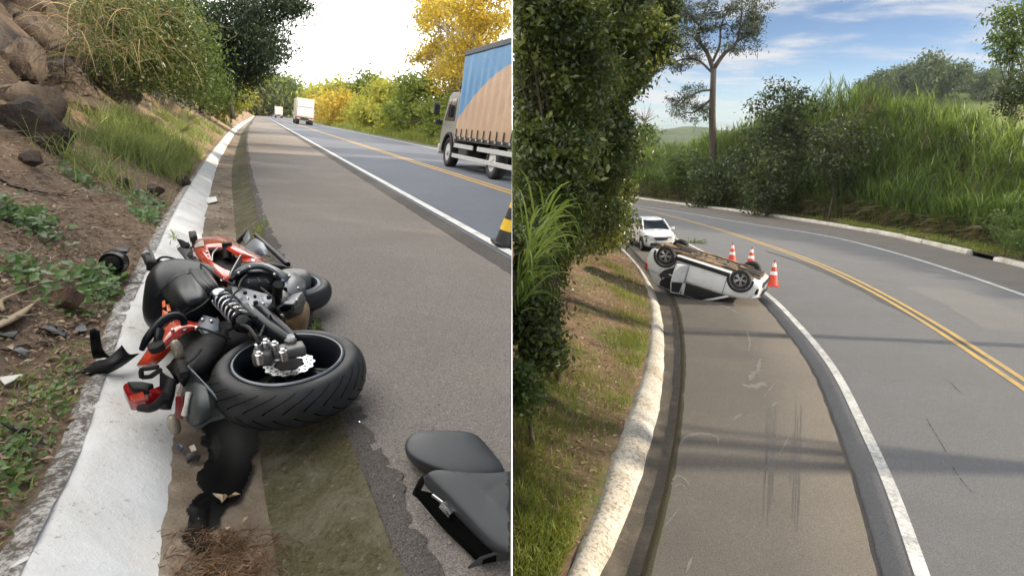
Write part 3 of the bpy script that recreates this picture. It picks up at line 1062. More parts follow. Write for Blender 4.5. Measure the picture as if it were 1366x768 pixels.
def tree(name, label, cat, base, lobes, per, cr, lsize, mat, bark='bark', group=None, side=0, r0=0.16, aspect=0.45, limb_every=4, seed=1, flat=0.6, droop=0.3, twigs=True, facew=0.35, sunlit_share=0.0):
    rng = np.random.default_rng(seed)
    rt = random.Random(seed)
    base = Vector(base)
    root = empty(name, base, label=label, cat=cat, group=group)
    C = clumps_in(lobes, rng)
    if side:
        C = C[C[:, 0] * side > -0.1]
    cen = Vector(C.mean(axis=0))
    top = Vector((cen.x, cen.y, max(cen.z, base.z + 0.4)))
    mt = MB()
    pts = []
    for i in range(7):
        t = i / 6
        q = base.lerp(top, t) + Vector((rt.uniform(-1, 1), rt.uniform(-1, 1), 0)) * r0 * 0.9 * (0 < i)
        q = q + (Vector((base.x, base.y, q.z)) - q) * (0.5 * (1 - t))
        pts.append(q)
    if side:
        for q in pts:
            q.x = side * max(abs(q.x) if q.x * side > 0 else 0.0, r0 * 1.15 + 0.03)
    mt.tube([pts[0] - Vector((0, 0, 0.25))] + pts, [r0 * 1.25] + [r0 * (1 - 0.6 * i / 6) for i in range(7)], 9)
    mt.build('trunk', bark, root, smooth=True)
    ml = MB()
    for k in range(0, len(C), limb_every):
        e = Vector(C[k])
        st = pts[rt.randint(2, 6)]
        m1 = st.lerp(e, 0.5) + Vector((rt.uniform(-1, 1), rt.uniform(-1, 1), rt.uniform(-0.2, 1))) * (e - st).length * 0.12
        pp = [st, m1, e]
        if side:
            for q in pp:
                q.x = side * max(q.x * side, 0.06)
        ml.tube(pp, [r0 * 0.32, r0 * 0.2, r0 * 0.07], 5)
    if ml.v:
        ml.build('limbs', bark, root, smooth=True)
    n = len(C) * per
    P = np.repeat(C, per, axis=0) + rng.normal(size=(n, 3)) * cr * np.array([1, 1, flat])
    face = unit(P - np.array(cen) + np.array([0, 0, 0.6]))
    if sunlit_share:
        pick = rng.uniform(size=len(C)) < sunlit_share
        m_ = np.repeat(pick, per) & (rng.uniform(size=n) < 0.55)
        leaves('sunlit_leaves', P[m_], lsize * 1.35, 'leaf_sunlit', root, aspect * 1.1, face[m_], 0.5, side=side, droop=droop, rng=rng)  # share of the leaves coloured as if the sun caught them
        P = P[~m_]; face = face[~m_]
    leaves('crown', P, lsize, mat, root, aspect, face, facew, side=side, droop=droop, rng=rng, jit=0.55)
    return root


# ------------------------------------------------------------------ wall of trees beside the lower road
GW = 'trees walling in the lower road'
tree('roadside_tree', 'broad dark leafy tree standing where the tree wall meets the upper road edge', 'tree', bank_pt(0.45, 9.6),
     [Bl(715, 40, 9.5, 76, 76, n=130), Bl(745, 130, 10, 64, 76, n=120), Bl(710, 215, 9.5, 66, 80, n=120), Bl(728, 290, 10, 56, 60, n=85)],
     150, 0.15, 0.086, 'leaf_wall', side=1, seed=11, sunlit_share=0.22, r0=0.14, group=GW, bark='bark_dark', limb_every=9)
tree('roadside_tree', 'tall tree in the tree wall whose crown tops out over the middle of the row', 'tree', bank_pt(0.9, 13.5),
     [Bl(785, 20, 13.5, 76, 66, n=130), Bl(795, 110, 13.5, 52, 76, n=110), Bl(780, 190, 13.2, 56, 64, n=110), Bl(755, 265, 13, 66, 66, n=90)],
     150, 0.18, 0.108, 'leaf_wall', side=1, seed=12, sunlit_share=0.22, r0=0.15, group=GW, bark='bark_dark', limb_every=9)
tree('roadside_tree', 'tree leaning out of the tree wall over the road with a hanging dark crown', 'tree', bank_pt(1.8, 18),
     [Bl(838, 12, 18, 48, 40, n=75), Bl(855, 60, 18.5, 34, 38, n=50), Bl(820, 85, 18, 34, 40, n=50), Bl(817, 160, 18, 24, 55, n=55), Bl(880, 30, 18, 18, 34, n=22)],
     130, 0.2, 0.125, 'leaf_dark', side=1, seed=13, sunlit_share=0.22, r0=0.13, group=GW, bark='bark_dark', limb_every=9)
tree('roadside_tree', 'bushy glossy tree in the tree wall drooping towards the parked car', 'tree', bank_pt(2.2, 20.5),
     [Bl(800, 215, 20, 44, 50, n=100), Bl(803, 275, 20.5, 38, 42, n=100), Bl(775, 290, 19, 46, 42, n=85), Bl(812, 312, 21.5, 22, 20, n=30)],
     150, 0.2, 0.135, 'leaf_wall', side=1, seed=14, sunlit_share=0.22, r0=0.11, group=GW, bark='bark_dark', limb_every=9)
tree('roadside_shrub', 'leafy shrub under the tree wall hiding the bank beside the leaf litter', 'shrub', bank_pt(0.7, 8.2),
     [Bl(700, 330, 8.2, 34, 42, n=36), Bl(706, 425, 7.4, 34, 40, n=46), Bl(735, 350, 10, 22, 50, n=34), Bl(722, 470, 7.4, 22, 30, n=22)],
     110, 0.11, 0.074, 'leaf_wall', side=1, seed=15, sunlit_share=0.22, r0=0.05)
tree('roadside_shrub', 'small yellow green shrub low on the bank at the foot of the wall', 'shrub', bank_pt(0.25, 6.3),
     [Bl(693, 520, 6.2, 18, 40, n=26)], 45, 0.1, 0.075, 'leaf_mid', side=1, seed=16, r0=0.035)
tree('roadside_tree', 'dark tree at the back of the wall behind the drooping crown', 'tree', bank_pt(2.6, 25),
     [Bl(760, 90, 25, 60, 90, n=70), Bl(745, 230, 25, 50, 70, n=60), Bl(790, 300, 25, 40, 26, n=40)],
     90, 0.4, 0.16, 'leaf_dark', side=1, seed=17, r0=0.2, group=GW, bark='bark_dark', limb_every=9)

# arching tall grass out of the wall
cane = empty('arching_grass', bank_pt(0.15, 7.6), label='bright arching tall grass clump leaning out of the shrubs on the bank', cat='grass clump')
rng = np.random.default_rng(5)
P = []; D0 = []
for k in range(16):
    a = np.array(D(688 + rng.uniform(-3, 10), 420 - rng.uniform(0, 40), 6.9))
    tipd = np.array([rng.uniform(0.05, 0.5), rng.uniform(-0.3, 0.3), 1.0])
    for j in range(7):
        P.append(a + tipd * 0.16 * j); D0.append(tipd * 0.6 + np.array([rng.uniform(-0.3, 1.0), rng.uniform(-0.6, 0.4), 0.4]))
blades('blade', P, D0, 0.62, 0.03, 'blade_sunny', cane, bend=1.3, seg=6, side=1, rng=rng)['kind'] = 'stuff'

# ------------------------------------------------------------------ bank: grass and litter
def tufts(name, spots, mat, length, width, per, spread, bend, side, label, cat, ptf, seed=3, lean=0.35):
    rng = np.random.default_rng(seed)
    P = []; D0 = []
    for (a, b, m) in spots:
        for k in range(int(per * m)):
            u, v = a + rng.normal() * spread, b + rng.normal() * spread
            p_ = ptf(u, v)
            if p_ is None:
                continue
            P.append(np.array(p_)); D0.append([rng.normal() * lean, rng.normal() * lean, 1])
    o = blades(name, P, D0, length, width, mat, None, bend=bend, seg=4, side=side, rng=rng)
    return tag(o, label, cat, kind='stuff')


def bank_ok(x, y):
    if x < 0.03 or y < 1.5 or x > float(x_kl(y)) - 0.04:
        return None
    return bank_pt(x, y, -0.01)


rng = np.random.default_rng(8)
sp = []
for px, py, m in ((700, 745, 3), (725, 720, 3), (745, 690, 2), (700, 680, 3), (720, 640, 2.2), (690, 620, 2), (740, 650, 1), (830, 525, 1.6), (850, 470, 2.6), (838, 450, 2.4), (858, 440, 2.2),
                  (845, 420, 2), (855, 500, 1), (780, 505, 1.2), (740, 530, 1.4), (730, 560, 1.5), (800, 560, 0.9), (770, 480, 0.8), (825, 390, 1.5), (835, 370, 1.6), (820, 360, 1.6), (845, 395, 1.5),
                  (815, 640, 0.7), (690, 580, 1.6), (760, 600, 0.6), (710, 590, 1.2), (730, 755, 2.2), (690, 760, 2.5), (700, 710, 2)):
    q = L(px, py, 0.3)
    sp.append((q.x, q.y, m))
tufts('bank_grass', sp, 'blade_bank', 0.17, 0.009, 240, 0.27, 0.7, 1, 'sunlit yellow green grass tufts on the bank beside the lower kerb', 'grass', bank_ok, 9)
# a fern-like fringe of seeding grass by the kerb
sp = []
for px, py, m in ((852, 412, 1), (862, 418, 1), (846, 415, 1), (868, 445, 0.8), (826, 700, 0.6), (800, 560, 0.5)):
    q = L(px, py, 0.2); sp.append((q.x, q.y, m))
tufts('seed_grass', sp, 'blade_dry', 0.36, 0.008, 40, 0.3, 0.4, 1, 'pale dry seeding grass along the bank of the lower road', 'grass', bank_ok, 19)


def litter(name, spots, n, mat, size, ptf, label, seed, side=0, aspect=0.5):
    rng = np.random.default_rng(seed)
    P = []
    while len(P) < n:
        a = spots(rng)
        p_ = ptf(*a)
        if p_ is not None:
            P.append(np.array(p_) + [0, 0, rng.uniform(0.0, 0.02)])
    f = np.tile([0, 0, 1.0], (len(P), 1))
    o = leaves(name, P, size, mat, None, aspect, f, 0.72, fold=0.5, side=side, rng=rng, jit=0.6)
    return tag(o, label, 'leaf litter', kind='stuff')


litter('leaf_litter', lambda r: (r.uniform(0.05, 5), 4 + 20 * r.uniform() ** 1.3), 9000, 'litter_leaf', 0.065, bank_ok, 'brown leaf litter under the trees on the lower bank', 21, 1)


def twig_mesh(name, n, spots, ptf, mat, ln, rad, label, seed, side=0):
    rt = random.Random(seed)
    mb = MB()
    k = 0
    while k < n:
        p_ = ptf(*spots(rt))
        if p_ is None:
            continue
        k += 1
        a = rt.uniform(0, math.pi)
        l_ = ln * rt.uniform(0.4, 1.5)
        d = Vector((math.cos(a), math.sin(a), 0))
        e = []
        ok = True
        for t in (-0.5, -0.15, 0.2, 0.5):
            q = Vector(p_) + d * l_ * t + Vector((rt.uniform(-1, 1), rt.uniform(-1, 1), 0)) * l_ * 0.06
            q.z = p_.z + rt.uniform(0.005, 0.03) + (0.25 * l_ * t if rt.random() < 0.15 else 0)
            if side and q.x * side < 0.02:
                ok = False
            e.append(q)
        if ok:
            mb.tube(e, [rad, rad * 0.9, rad * 0.8, rad * 0.4], 3, caps=False)
    o = mb.build(name, mat)
    return tag(o, label, 'twigs', kind='stuff')


twig_mesh('twigs', 260, lambda r: (r.uniform(0.1, 4.5), r.uniform(4.5, 22)), bank_ok, 'bark_pale', 0.22, 0.004, 'thin pale twigs lying over the lower bank litter', 4, 1)

# ------------------------------------------------------------------ embankment of tall cane grass
rng = np.random.default_rng(31)
P = []; D0 = []; LN = []
STP = []; STD = []; STL = []
PD = []; DD = []
n = 0
while n < 7500:
    y = 15 + 75 * rng.uniform() ** 1.1
    dxx = 1.5 + 9.5 * rng.uniform() ** 1.7
    x = float(x_fk(y)) + 0.3 + dxx
    if x < 2 or y < 15:
        continue
    n += 1
    b = np.array(emb_pt(x, y))
    H = (2.0 + 1.3 * rng.uniform()) * float(np.interp(y, [18, 26, 34, 44], [0.55, 0.6, 0.72, 1.05])) * (0.8 + 0.35 * (fbm(x * 0.25, y * 0.25, 7) + 0.5))
    lean = np.array([rng.normal() * 0.12 - 0.06, rng.normal() * 0.12, 1.0])
    STP.append(b); STD.append(lean); STL.append(H)
    for j in range(8):
        t = 0.2 + 0.8 * (j + rng.uniform()) / 8
        a = rng.uniform(0, 2 * math.pi)
        P.append(b + lean * H * t * 0.9)
        D0.append([math.cos(a) * 0.55, math.sin(a) * 0.55, 1.0 + 0.7 * t])
        LN.append(0.95 if t < 0.85 else 0.75)
    if dxx < 6:
        for j in range(3):
            a = rng.uniform(0, 2 * math.pi)
            PD.append(b + lean * H * rng.uniform(0.1, 0.6)); DD.append([math.cos(a) - 0.4, math.sin(a), 0.1])
cm = empty('cane_thicket', emb_pt(24, 35), label='dense thicket of tall cane grass on the embankment across the lower road', cat='grass thicket')
blades('stems', STP, STD, np.array(STL), 0.05, 'blade_cane', cm, bend=0.12, seg=4, side=1, rng=rng)['kind'] = 'stuff'
blades('blades', P, D0, np.array(LN), 0.06, 'blade_cane', cm, bend=0.6, seg=4, side=1, rng=rng)['kind'] = 'stuff'
PP = []; PQ = []
for k in range(26):     # brown seed plumes above the cane
    i_ = rng.integers(0, len(STP))
    top_ = STP[i_] + STD[i_] * STL[i_]
    for j in range(26):
        PP.append(top_ + rng.normal(size=3) * [0.25, 0.25, 0.3]); PQ.append([rng.normal() * 0.35, rng.normal() * 0.35, 1])
blades('seed_plumes', PP, PQ, 0.7, 0.035, 'blade_cane_dry', cm, bend=0.4, seg=3, side=1, rng=rng)['kind'] = 'stuff'
blades('dry_blades', PD, DD, 0.9, 0.05, 'blade_cane_dry', cm, bend=0.9, seg=3, side=1, rng=rng)['kind'] = 'stuff'


def emb_at(px, py, h):
    """point of the embankment slope about under a picture position, using the road level"""
    q = L(px, py)
    return q


def emb_ok(x, y):
    if x < float(x_fk(y)) + 0.4:
        return None
    return emb_pt(x, y, -0.02)


sp = []
for k in range(150):
    y = 15 + 30 * rng.uniform() ** 1.3
    sp.append((float(x_fk(y)) + 0.5 + 2.4 * rng.uniform(), y, 1))
tufts('verge_grass', sp, 'blade_bank', 0.24, 0.02, 60, 0.35, 0.7, 1, 'short green verge grass between far kerb and cane thicket', 'grass', emb_ok, 12)
for px, py, Y, rx, ry, seed, lab in ((1345, 300, 24, 26, 22, 41, 'low rounded green bush on the verge at the foot of the cane thicket'), (1366, 322, 22, 16, 16, 42, 'smaller green bush close to the far kerb below the rounded bush')):
    c = D(px, py + ry * 0.8, Y)
    tree('verge_bush', lab, 'shrub', emb_pt(c.x, Y), [Bl(px, py, Y, rx, ry, n=40)], 30, 0.16, 0.14, 'leaf_mid', side=1, seed=seed, r0=0.04, aspect=0.3)
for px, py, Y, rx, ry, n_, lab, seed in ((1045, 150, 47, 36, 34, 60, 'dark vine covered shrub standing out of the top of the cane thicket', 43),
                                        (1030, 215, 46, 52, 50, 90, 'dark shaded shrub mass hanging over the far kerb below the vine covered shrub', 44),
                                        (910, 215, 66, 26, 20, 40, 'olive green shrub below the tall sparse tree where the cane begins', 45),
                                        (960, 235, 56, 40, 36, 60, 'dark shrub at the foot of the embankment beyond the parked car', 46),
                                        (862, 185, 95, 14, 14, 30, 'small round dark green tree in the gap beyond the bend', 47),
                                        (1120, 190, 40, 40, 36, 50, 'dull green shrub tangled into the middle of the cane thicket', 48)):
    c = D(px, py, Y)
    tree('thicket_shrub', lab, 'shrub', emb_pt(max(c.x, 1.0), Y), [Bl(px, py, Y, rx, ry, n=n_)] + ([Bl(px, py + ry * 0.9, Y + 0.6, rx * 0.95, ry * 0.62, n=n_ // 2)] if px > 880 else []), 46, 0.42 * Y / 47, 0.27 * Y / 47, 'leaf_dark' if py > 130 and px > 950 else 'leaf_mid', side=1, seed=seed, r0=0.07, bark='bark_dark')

# tall sparse pine-like tree
pine = empty('sparse_pine', D(950, 215, 62), label='tall sparse pine with forked trunk and open crown against the sky', cat='tree')
mb = MB()
PY = 62.0


def pp(x, y, dy=0.0):
    return D(x, y, PY + dy)


trunk_px = [(951, 260), (951, 200), (950, 150), (951, 118), (952, 92)]
mb.tube([pp(*q) for q in trunk_px], [0.42, 0.38, 0.34, 0.3, 0.28], 8)
mb.build('trunk', 'bark_dark', pine, smooth=True)
branches = [[(952, 95), (944, 72), (932, 52), (936, 25), (950, -5)], [(952, 92), (966, 72), (982, 58), (988, 30), (990, 0)], [(951, 82), (960, 60), (962, 35), (975, 8)],
            [(936, 60), (922, 48), (905, 42)], [(951, 120), (935, 122), (918, 130), (904, 142)], [(951, 98), (930, 80), (908, 80), (892, 88)], [(984, 55), (1000, 45), (1012, 30)], [(984, 45), (1000, 20), (1010, 5)],
            [(951, 130), (940, 140), (925, 150), (912, 150)], [(938, 40), (920, 20), (905, 8)]]
ml = MB()
tips = []
for i, b in enumerate(branches):
    dy = [0, 0, 1.0, -1.5, -1.2, 1.8, -0.8, 1.5, 1.5, -1.5][i]
    pts = spline([tuple(pp(q[0], q[1], dy * j / (len(b) - 1))) for j, q in enumerate(b)], 12)
    ml.tube([Vector(q) for q in pts], list(np.linspace(0.24 if i < 2 else 0.14, 0.05, 12)), 6)
    for q in pts[4:]:
        tips.append(q)
ml.build('limbs', 'bark_dark', pine, smooth=True)
rng = np.random.default_rng(77)
C = []
for q in tips:
    for k in range(2 if rng.uniform() < 0.55 else 1):
        C.append(q + rng.normal(size=3) * np.array([0.8, 0.7, 0.5]))
C = np.array(C)
Pn = np.repeat(C, 100, axis=0) + rng.normal(size=(len(C) * 100, 3)) * np.array([0.38, 0.36, 0.2])
leaves('crown', Pn, 0.36, 'needle', pine, 0.2, rng=rng, droop=0.2)

tree('edge_tree', 'open crowned tree rising above the right end of the cane thicket', 'tree', emb_pt(D(1352, 170, 44).x, 44),
     [Bl(1352, 25, 44, 22, 14, n=16), Bl(1340, 55, 44, 18, 16, n=16), Bl(1362, 60, 44, 16, 16, n=14), Bl(1345, 85, 44, 14, 10, n=8), Bl(1366, 20, 44, 18, 20, n=12)], 45, 0.42, 0.26, 'leaf_mid', 'bark_dark', side=1, seed=51, r0=0.14)
tree('edge_shrub', 'rounded dark shrub beneath the open crowned tree', 'shrub', emb_pt(D(1358, 150, 42).x, 42), [Bl(1358, 125, 42, 22, 30, n=50)], 45, 0.38, 0.24, 'leaf_dark', side=1, seed=52, r0=0.1)

# tall trees added unseen beyond the right edge, to cast shade over both roads
for i, (x, y, zc) in enumerate(((18.5, -7, 8.0), (20, -1.5, 8.4), (19.5, 4.0, 8.2), (21, 9.5, 8.6))):
    b = emb_pt(x, max(y, 6.0)); b = Vector((x, y, low_z(0, y) + 1.2))
    tree('added_shade_tree', ('unseen tall leafy tree added for its shade on the embankment %s' % ('behind the bend', 'next to the open verge', 'beside the near verge', 'where the cane thicket ends')[i]), 'tree', b,
         [(np.array([x, y, zc]), np.array([3.0, 3.6, 3.4]), 120)], 40, 0.6, 0.42, 'leaf_mid', 'bark_dark', seed=70 + i, r0=0.2)

# distant wooded rise and blue hills
rows = []
for k, y in enumerate(np.linspace(130, 420, 20)):
    r = []
    for x in np.linspace(60, 420, 30):
        c = D(1330, 130, 230)
        h = 31.5 * math.exp(-((x - 168) / 80) ** 2 - ((y - 240) / 75) ** 2) + 1.2 * fbm(x * 0.03, y * 0.03)
        r.append(Vector((x, y, -22 + h)))
    rows.append(r)
rise = grid_strip('hill', rows, 'meadow', smooth=True); tag(rise, kind='structure')
first = None
rng = np.random.default_rng(61)
for k, (px, py, sc) in enumerate([(1150, 122, 1), (1163, 115, 1.1), (1178, 112, 1), (1190, 104, 1.2), (1203, 104, 1.3), (1217, 100, 1.4), (1228, 104, 1), (1242, 98, 1.5), (1254, 104, 1.2), (1266, 102, 1.3), (1280, 98, 1.5), (1292, 108, 1.0), (1305, 112, 1.0),
                                 (1318, 104, 0.9), (1330, 110, 1.1), (1232, 118, 1.2), (1262, 120, 1.2), (1290, 124, 1.3), (1312, 128, 1.2), (1205, 120, 1.2), (1335, 130, 1.2), (1180, 124, 1.1), (1250, 132, 1.2), (1275, 138, 1.2)]):
    Y = 225 + rng.uniform(-14, 14)
    c = D(px, py, Y)
    if first is None:
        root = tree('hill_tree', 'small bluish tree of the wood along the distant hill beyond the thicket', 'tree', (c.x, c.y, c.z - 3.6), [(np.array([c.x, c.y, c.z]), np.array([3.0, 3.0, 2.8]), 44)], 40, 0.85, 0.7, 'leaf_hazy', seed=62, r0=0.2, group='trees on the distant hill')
        first = root
        parts0 = [o for o in COL.objects if o.parent == root]
        base0 = root.location.copy()
    else:
        r2 = first.copy(); COL.objects.link(r2)
        r2.location = (c.x, c.y, c.z - 3.6 * sc); r2.scale = (sc, sc, sc * rng.uniform(0.8, 1.2)); r2.rotation_euler = (0, 0, rng.uniform(0, 6))
        for q in parts0:
            q2 = q.copy(); COL.objects.link(q2); q2.parent = r2; q2.matrix_parent_inverse = q.matrix_parent_inverse.copy()
for nm, x0, x1, Y, base, amp, f in (('far_hills', 60, 1050, 760, -66, 36, 0.004),):
    rows = []
    for j, dy in enumerate(np.linspace(-350, 350, 14)):
        r = []
        for x in np.linspace(x0 * 0.1, x1, 80):
            h = amp * (0.75 + 0.5 * fbm(x * f, 2.0 + Y * 0.001)) * math.exp(-(dy / 190) ** 2)
            r.append(Vector((x, Y + dy, base - 14 + h * 1.9)))
        rows.append(r)
    o = grid_strip(nm, rows, 'forest_floor'); tag(o, kind='structure')
bare = empty('bare_tree', D(860, 195, 100), label='pale bare tree with a fan of thin branches in the gap', cat='tree')
mb = MB(); rt = random.Random(3)
mb.tube([D(860, 215, 100), D(860, 170, 100), D(859, 158, 100)], [0.3, 0.22, 0.15], 6)
mb.build('trunk', 'bark', bare, smooth=True)
mb = MB()
for k in range(22):
    a = rt.uniform(-1.15, 1.15)
    q0 = (860, 168 - rt.uniform(0, 8)); ln = rt.uniform(14, 27)
    mb.tube([D(q0[0], q0[1], 100), D(q0[0] + math.sin(a) * ln * 0.5, q0[1] - math.cos(a) * ln * 0.55, 100 + rt.uniform(-1, 1)), D(q0[0] + math.sin(a) * ln * 0.8, q0[1] - math.cos(a) * ln, 100 + rt.uniform(-2, 2))], [0.06, 0.035, 0.02], 4)
mb.build('branches', 'bark', bare)

# ------------------------------------------------------------------ beside the upper road: right-hand trees
def base_up(px, Y, l=None):
    c = D(px, 200, Y)
    return Vector((c.x, c.y, up_z(c.x, c.y) + 0.3))


GY = 'trees across the upper road'


def Bv(px, py, rx, ry, n=40, l=13.0):
    """crown lobe of a tree standing l metres right of the upper road axis"""
    k = (683 - px) / F * 0.97
    Y = min(260, l / max(0.02, 0.376 - 0.926 * k))
    return Bl(px, py, Y, rx, ry, n=n)

for nm, lab, l_t, lobes, per, mt, bk, seed, le in (
    ('sunlit_tree', 'tall tree with leaves coloured sunlit yellow and pale limbs behind the curtain truck', 13.5,
     [(655, 15, 46, 40, 46), (600, 25, 48, 36, 44), (578, 70, 28, 34, 28), (640, 80, 42, 36, 38), (575, 5, 26, 26, 20), (610, 105, 34, 26, 24), (668, 120, 26, 40, 22)], 110, 'leaf_yellow', 'bark_pale', 101, 2),
    ('roadside_tree', 'green leafy tree below the yellow crown beside the truck cab', 12.5,
     [(565, 130, 34, 34, 48), (600, 160, 26, 30, 40), (545, 160, 24, 24, 30), (620, 170, 26, 26, 26)], 100, 'leaf_green_sun', 'bark', 102, 5),
    ('roadside_tree', 'olive green tree rising behind the yellow tree and the truck', 16,
     [(660, 130, 30, 50, 50), (625, 120, 24, 40, 36)], 80, 'leaf_lime', 'bark', 103, 5),
    ('roadside_bush', 'lime green bushy tree along the verge past the truck cab', 12.5,
     [(515, 130, 20, 20, 34), (500, 150, 22, 16, 32), (530, 158, 20, 16, 28), (480, 152, 16, 16, 24)], 90, 'leaf_lime', 'bark', 104, 6),
    ('roadside_bush', 'golden yellow bush between the far box truck and the lime bush', 13,
     [(462, 144, 18, 18, 32), (445, 144, 16, 16, 32), (432, 146, 11, 14, 24)], 80, 'leaf_yellow', 'bark', 105, 6),
    ('roadside_tree', 'pointed reddish green tree standing up above the golden bush', 17,
     [(493, 118, 13, 14, 26), (492, 135, 15, 12, 24), (470, 130, 16, 14, 26)], 70, 'leaf_green_sun', 'bark', 106, 6),
    ('roadside_tree', 'rounded lime tree hiding the bend behind the far box truck', 15,
     [(438, 128, 14, 12, 34), (420, 130, 12, 12, 30), (456, 128, 12, 10, 24)], 70, 'leaf_lime', 'bark', 107, 6),
    ('distant_tree', 'tall pale green tree over the vanishing point of the upper road', 14,
     [(378, 122, 16, 16, 40), (388, 138, 16, 10, 30), (365, 132, 12, 14, 28)], 70, 'leaf_green_sun', 'bark', 108, 6),
    ('distant_tree', 'broad pale green tree beyond the end of the white gutter', 14,
     [(352, 118, 16, 15, 36), (335, 128, 16, 18, 38), (345, 140, 20, 8, 30), (322, 140, 16, 12, 28)], 70, 'leaf_lime', 'bark', 109, 6)):
    lobes = [Bv(a_, b_, c_, d_, n_, l_t) for a_, b_, c_, d_, n_ in lobes]
    Ym = lobes[0][0][1]
    bx = float(np.mean([q[0][0] for q in lobes])); by = float(np.mean([q[0][1] for q in lobes]))
    tree(nm, lab, 'tree' if 'tree' in nm else 'shrub', (bx, by, up_z(bx, by) + 0.6), lobes, per, 0.0105 * Ym, 0.0062 * Ym, mt, bk, side=-1, seed=seed, r0=0.005 * Ym, limb_every=le, group=None)

# verge grass, both sides of the upper road
sp = []
for k in range(420):
    s = 22 + 90 * rng.uniform() ** 1.6
    sp.append((s, L_FAR + 1.0 + 3.2 * rng.uniform(), 1))


def verge_ok(s, l):
    if l < L_FAR + 0.9:
        return None
    p_ = SLP(s, l, 0.05 + 0.12 * (l - L_FAR - 0.7))
    return p_ if p_.x < -0.05 else None


tufts('verge_grass', sp, 'blade_bank', 0.45, 0.05, 22, 0.5, 0.6, -1, 'sunlit green grass along the far verge of the upper road', 'grass', verge_ok, 14)
# ------------------------------------------------------------------ hillside beside the upper road
nt = NT('rock')
p = pos(nt)
f1 = nt.noise(2.2, 7, 0.68, p, 0.8)
f2 = nt.noise(26, 6, 0.72, p)
f3 = nt.noise(6.5, 5, 0.6, p, 1.5)
c = nt.mix(nt.rng(f1, 0.35, 0.66), (0.075, 0.058, 0.046, 1), (0.15, 0.118, 0.095, 1))
c = nt.mix(nt.rng(f2, 0.5, 0.74, 0, 0.7), c, (0.04, 0.03, 0.024, 1))
c = nt.mix(nt.rng(f3, 0.6, 0.75, 0, 0.4), c, (0.2, 0.17, 0.135, 1))
nt.done(nt.bsdf(c, 0.9, 0, 0.3, nt.math('ADD', f3, nt.math('MULTIPLY', f2, 0.6)), 0.05, 0.9))
nt = NT('rock_brown')
p = pos(nt)
f1 = nt.noise(14, 7, 0.68, p, 0.8)
f2 = nt.noise(70, 6, 0.72, p)
c = nt.mix(nt.rng(f1, 0.35, 0.66), (0.17, 0.1, 0.065, 1), (0.3, 0.195, 0.135, 1))
c = nt.mix(nt.rng(f2, 0.5, 0.74, 0, 0.6), c, (0.1, 0.06, 0.04, 1))
nt.done(nt.bsdf(c, 0.92, 0, 0.3, nt.math('ADD', f1, nt.math('MULTIPLY', f2, 0.5)), 0.02, 0.9))


def rock(name, label, c, r, mat, seed, sub=4, rough=0.33, group=None, facets=9):
    rt = random.Random(seed)
    planes = []
    for k in range(facets):
        n_ = Vector((rt.gauss(0, 1), rt.gauss(0, 1), rt.gauss(0, 1))).normalized()
        planes.append((n_, rt.uniform(0.5, 0.85)))
    bm = bmesh.new()
    bmesh.ops.create_icosphere(bm, subdivisions=sub, radius=1.0)
    for v in bm.verts:
        d = v.co.normalized()
        q = d.copy()
        for n_, h in planes:
            k = q.dot(n_)
            if k > h:
                q -= n_ * (k - h) * 0.92
        q *= 1 + rough * 0.35 * mnoise.fractal(d * 1.4 + Vector((seed, 0, 0)), 1, 2, 4) + rough * 0.13 * mnoise.fractal(d * 6 + Vector((0, seed, 0)), 1, 2, 3)
        v.co = Vector((q.x * r[0], q.y * r[1], q.z * r[2]))
    R = Euler((rt.uniform(-0.25, 0.25), rt.uniform(-0.25, 0.25), rt.uniform(0, 6.28))).to_matrix()
    me = bpy.data.meshes.new(name)
    bm.to_mesh(me); bm.free()
    o = link_mesh(name, me, mat)
    o.location = c
    o.rotation_euler = (0, 0, rt.uniform(-0.4, 0.4))
    bm = bmesh.new(); bm.from_mesh(me)
    for e in bm.edges:
        e.smooth = e.calc_face_angle(0) < math.radians(32)
    for f_ in bm.faces:
        f_.smooth = True
    bm.to_mesh(me); bm.free()
    return tag(o, label, 'rock', group)


def on_hill(px, py, h=0.0):
    r = hill_hit(px, py)
    return HP(r[0], r[1], h), r


RK = [  # px, py, half width, half height in picture units, label
    (18, 20, 42, 44, 'brown cliff rock at the crest of the outcrop with a vertical crack'),
    (72, 12, 34, 36, 'upright cliff rock near the crest of the outcrop'),
    (110, 40, 34, 40, 'rounded cliff rock jutting beside the hanging grass'),
    (58, 62, 38, 34, 'wedge of cliff rock set between the upright rocks of the outcrop'),
    (12, 88, 34, 34, 'squat cliff rock stacked in the outcrop above the leaning boulder'),
    (66, 108, 42, 34, 'broad flat faced cliff rock in the lower outcrop'),
    (16, 138, 36, 32, 'dark cliff rock just above the leaning boulder'),
    (108, 92, 30, 30, 'small cliff rock next to the fallen branch on the outcrop'),
    (135, 118, 26, 26, 'pale brown rock where outcrop meets the tall grass'),
    (84, 136, 32, 20, 'low rock at the base of the outcrop over the litter'),
    (30, 184, 40, 34, 'big leaning brown boulder resting on the leaf litter'),
    (40, 214, 17, 12, 'small flat stone tucked below the leaning boulder'),
    (163, 246, 12, 8, 'brown stone half buried at the edge of the grass'),
    (205, 255, 13, 9, 'flat stone lying at the outer rim of the limewashed gutter below the grass'),
    (243, 243, 13, 8, 'grey brown stone beside the gutter rim near the grass clump'),
    (178, 150, 14, 12, 'weathered rock poking out above the tall grass'),
    (200, 165, 16, 10, 'flat rock ledge behind the tall grass clump'),
    (222, 172, 12, 9, 'dry rock under the hanging tree foliage'),
    (89, 403, 22, 20, 'round brown stone among ivy beside the gutter rim'),
]
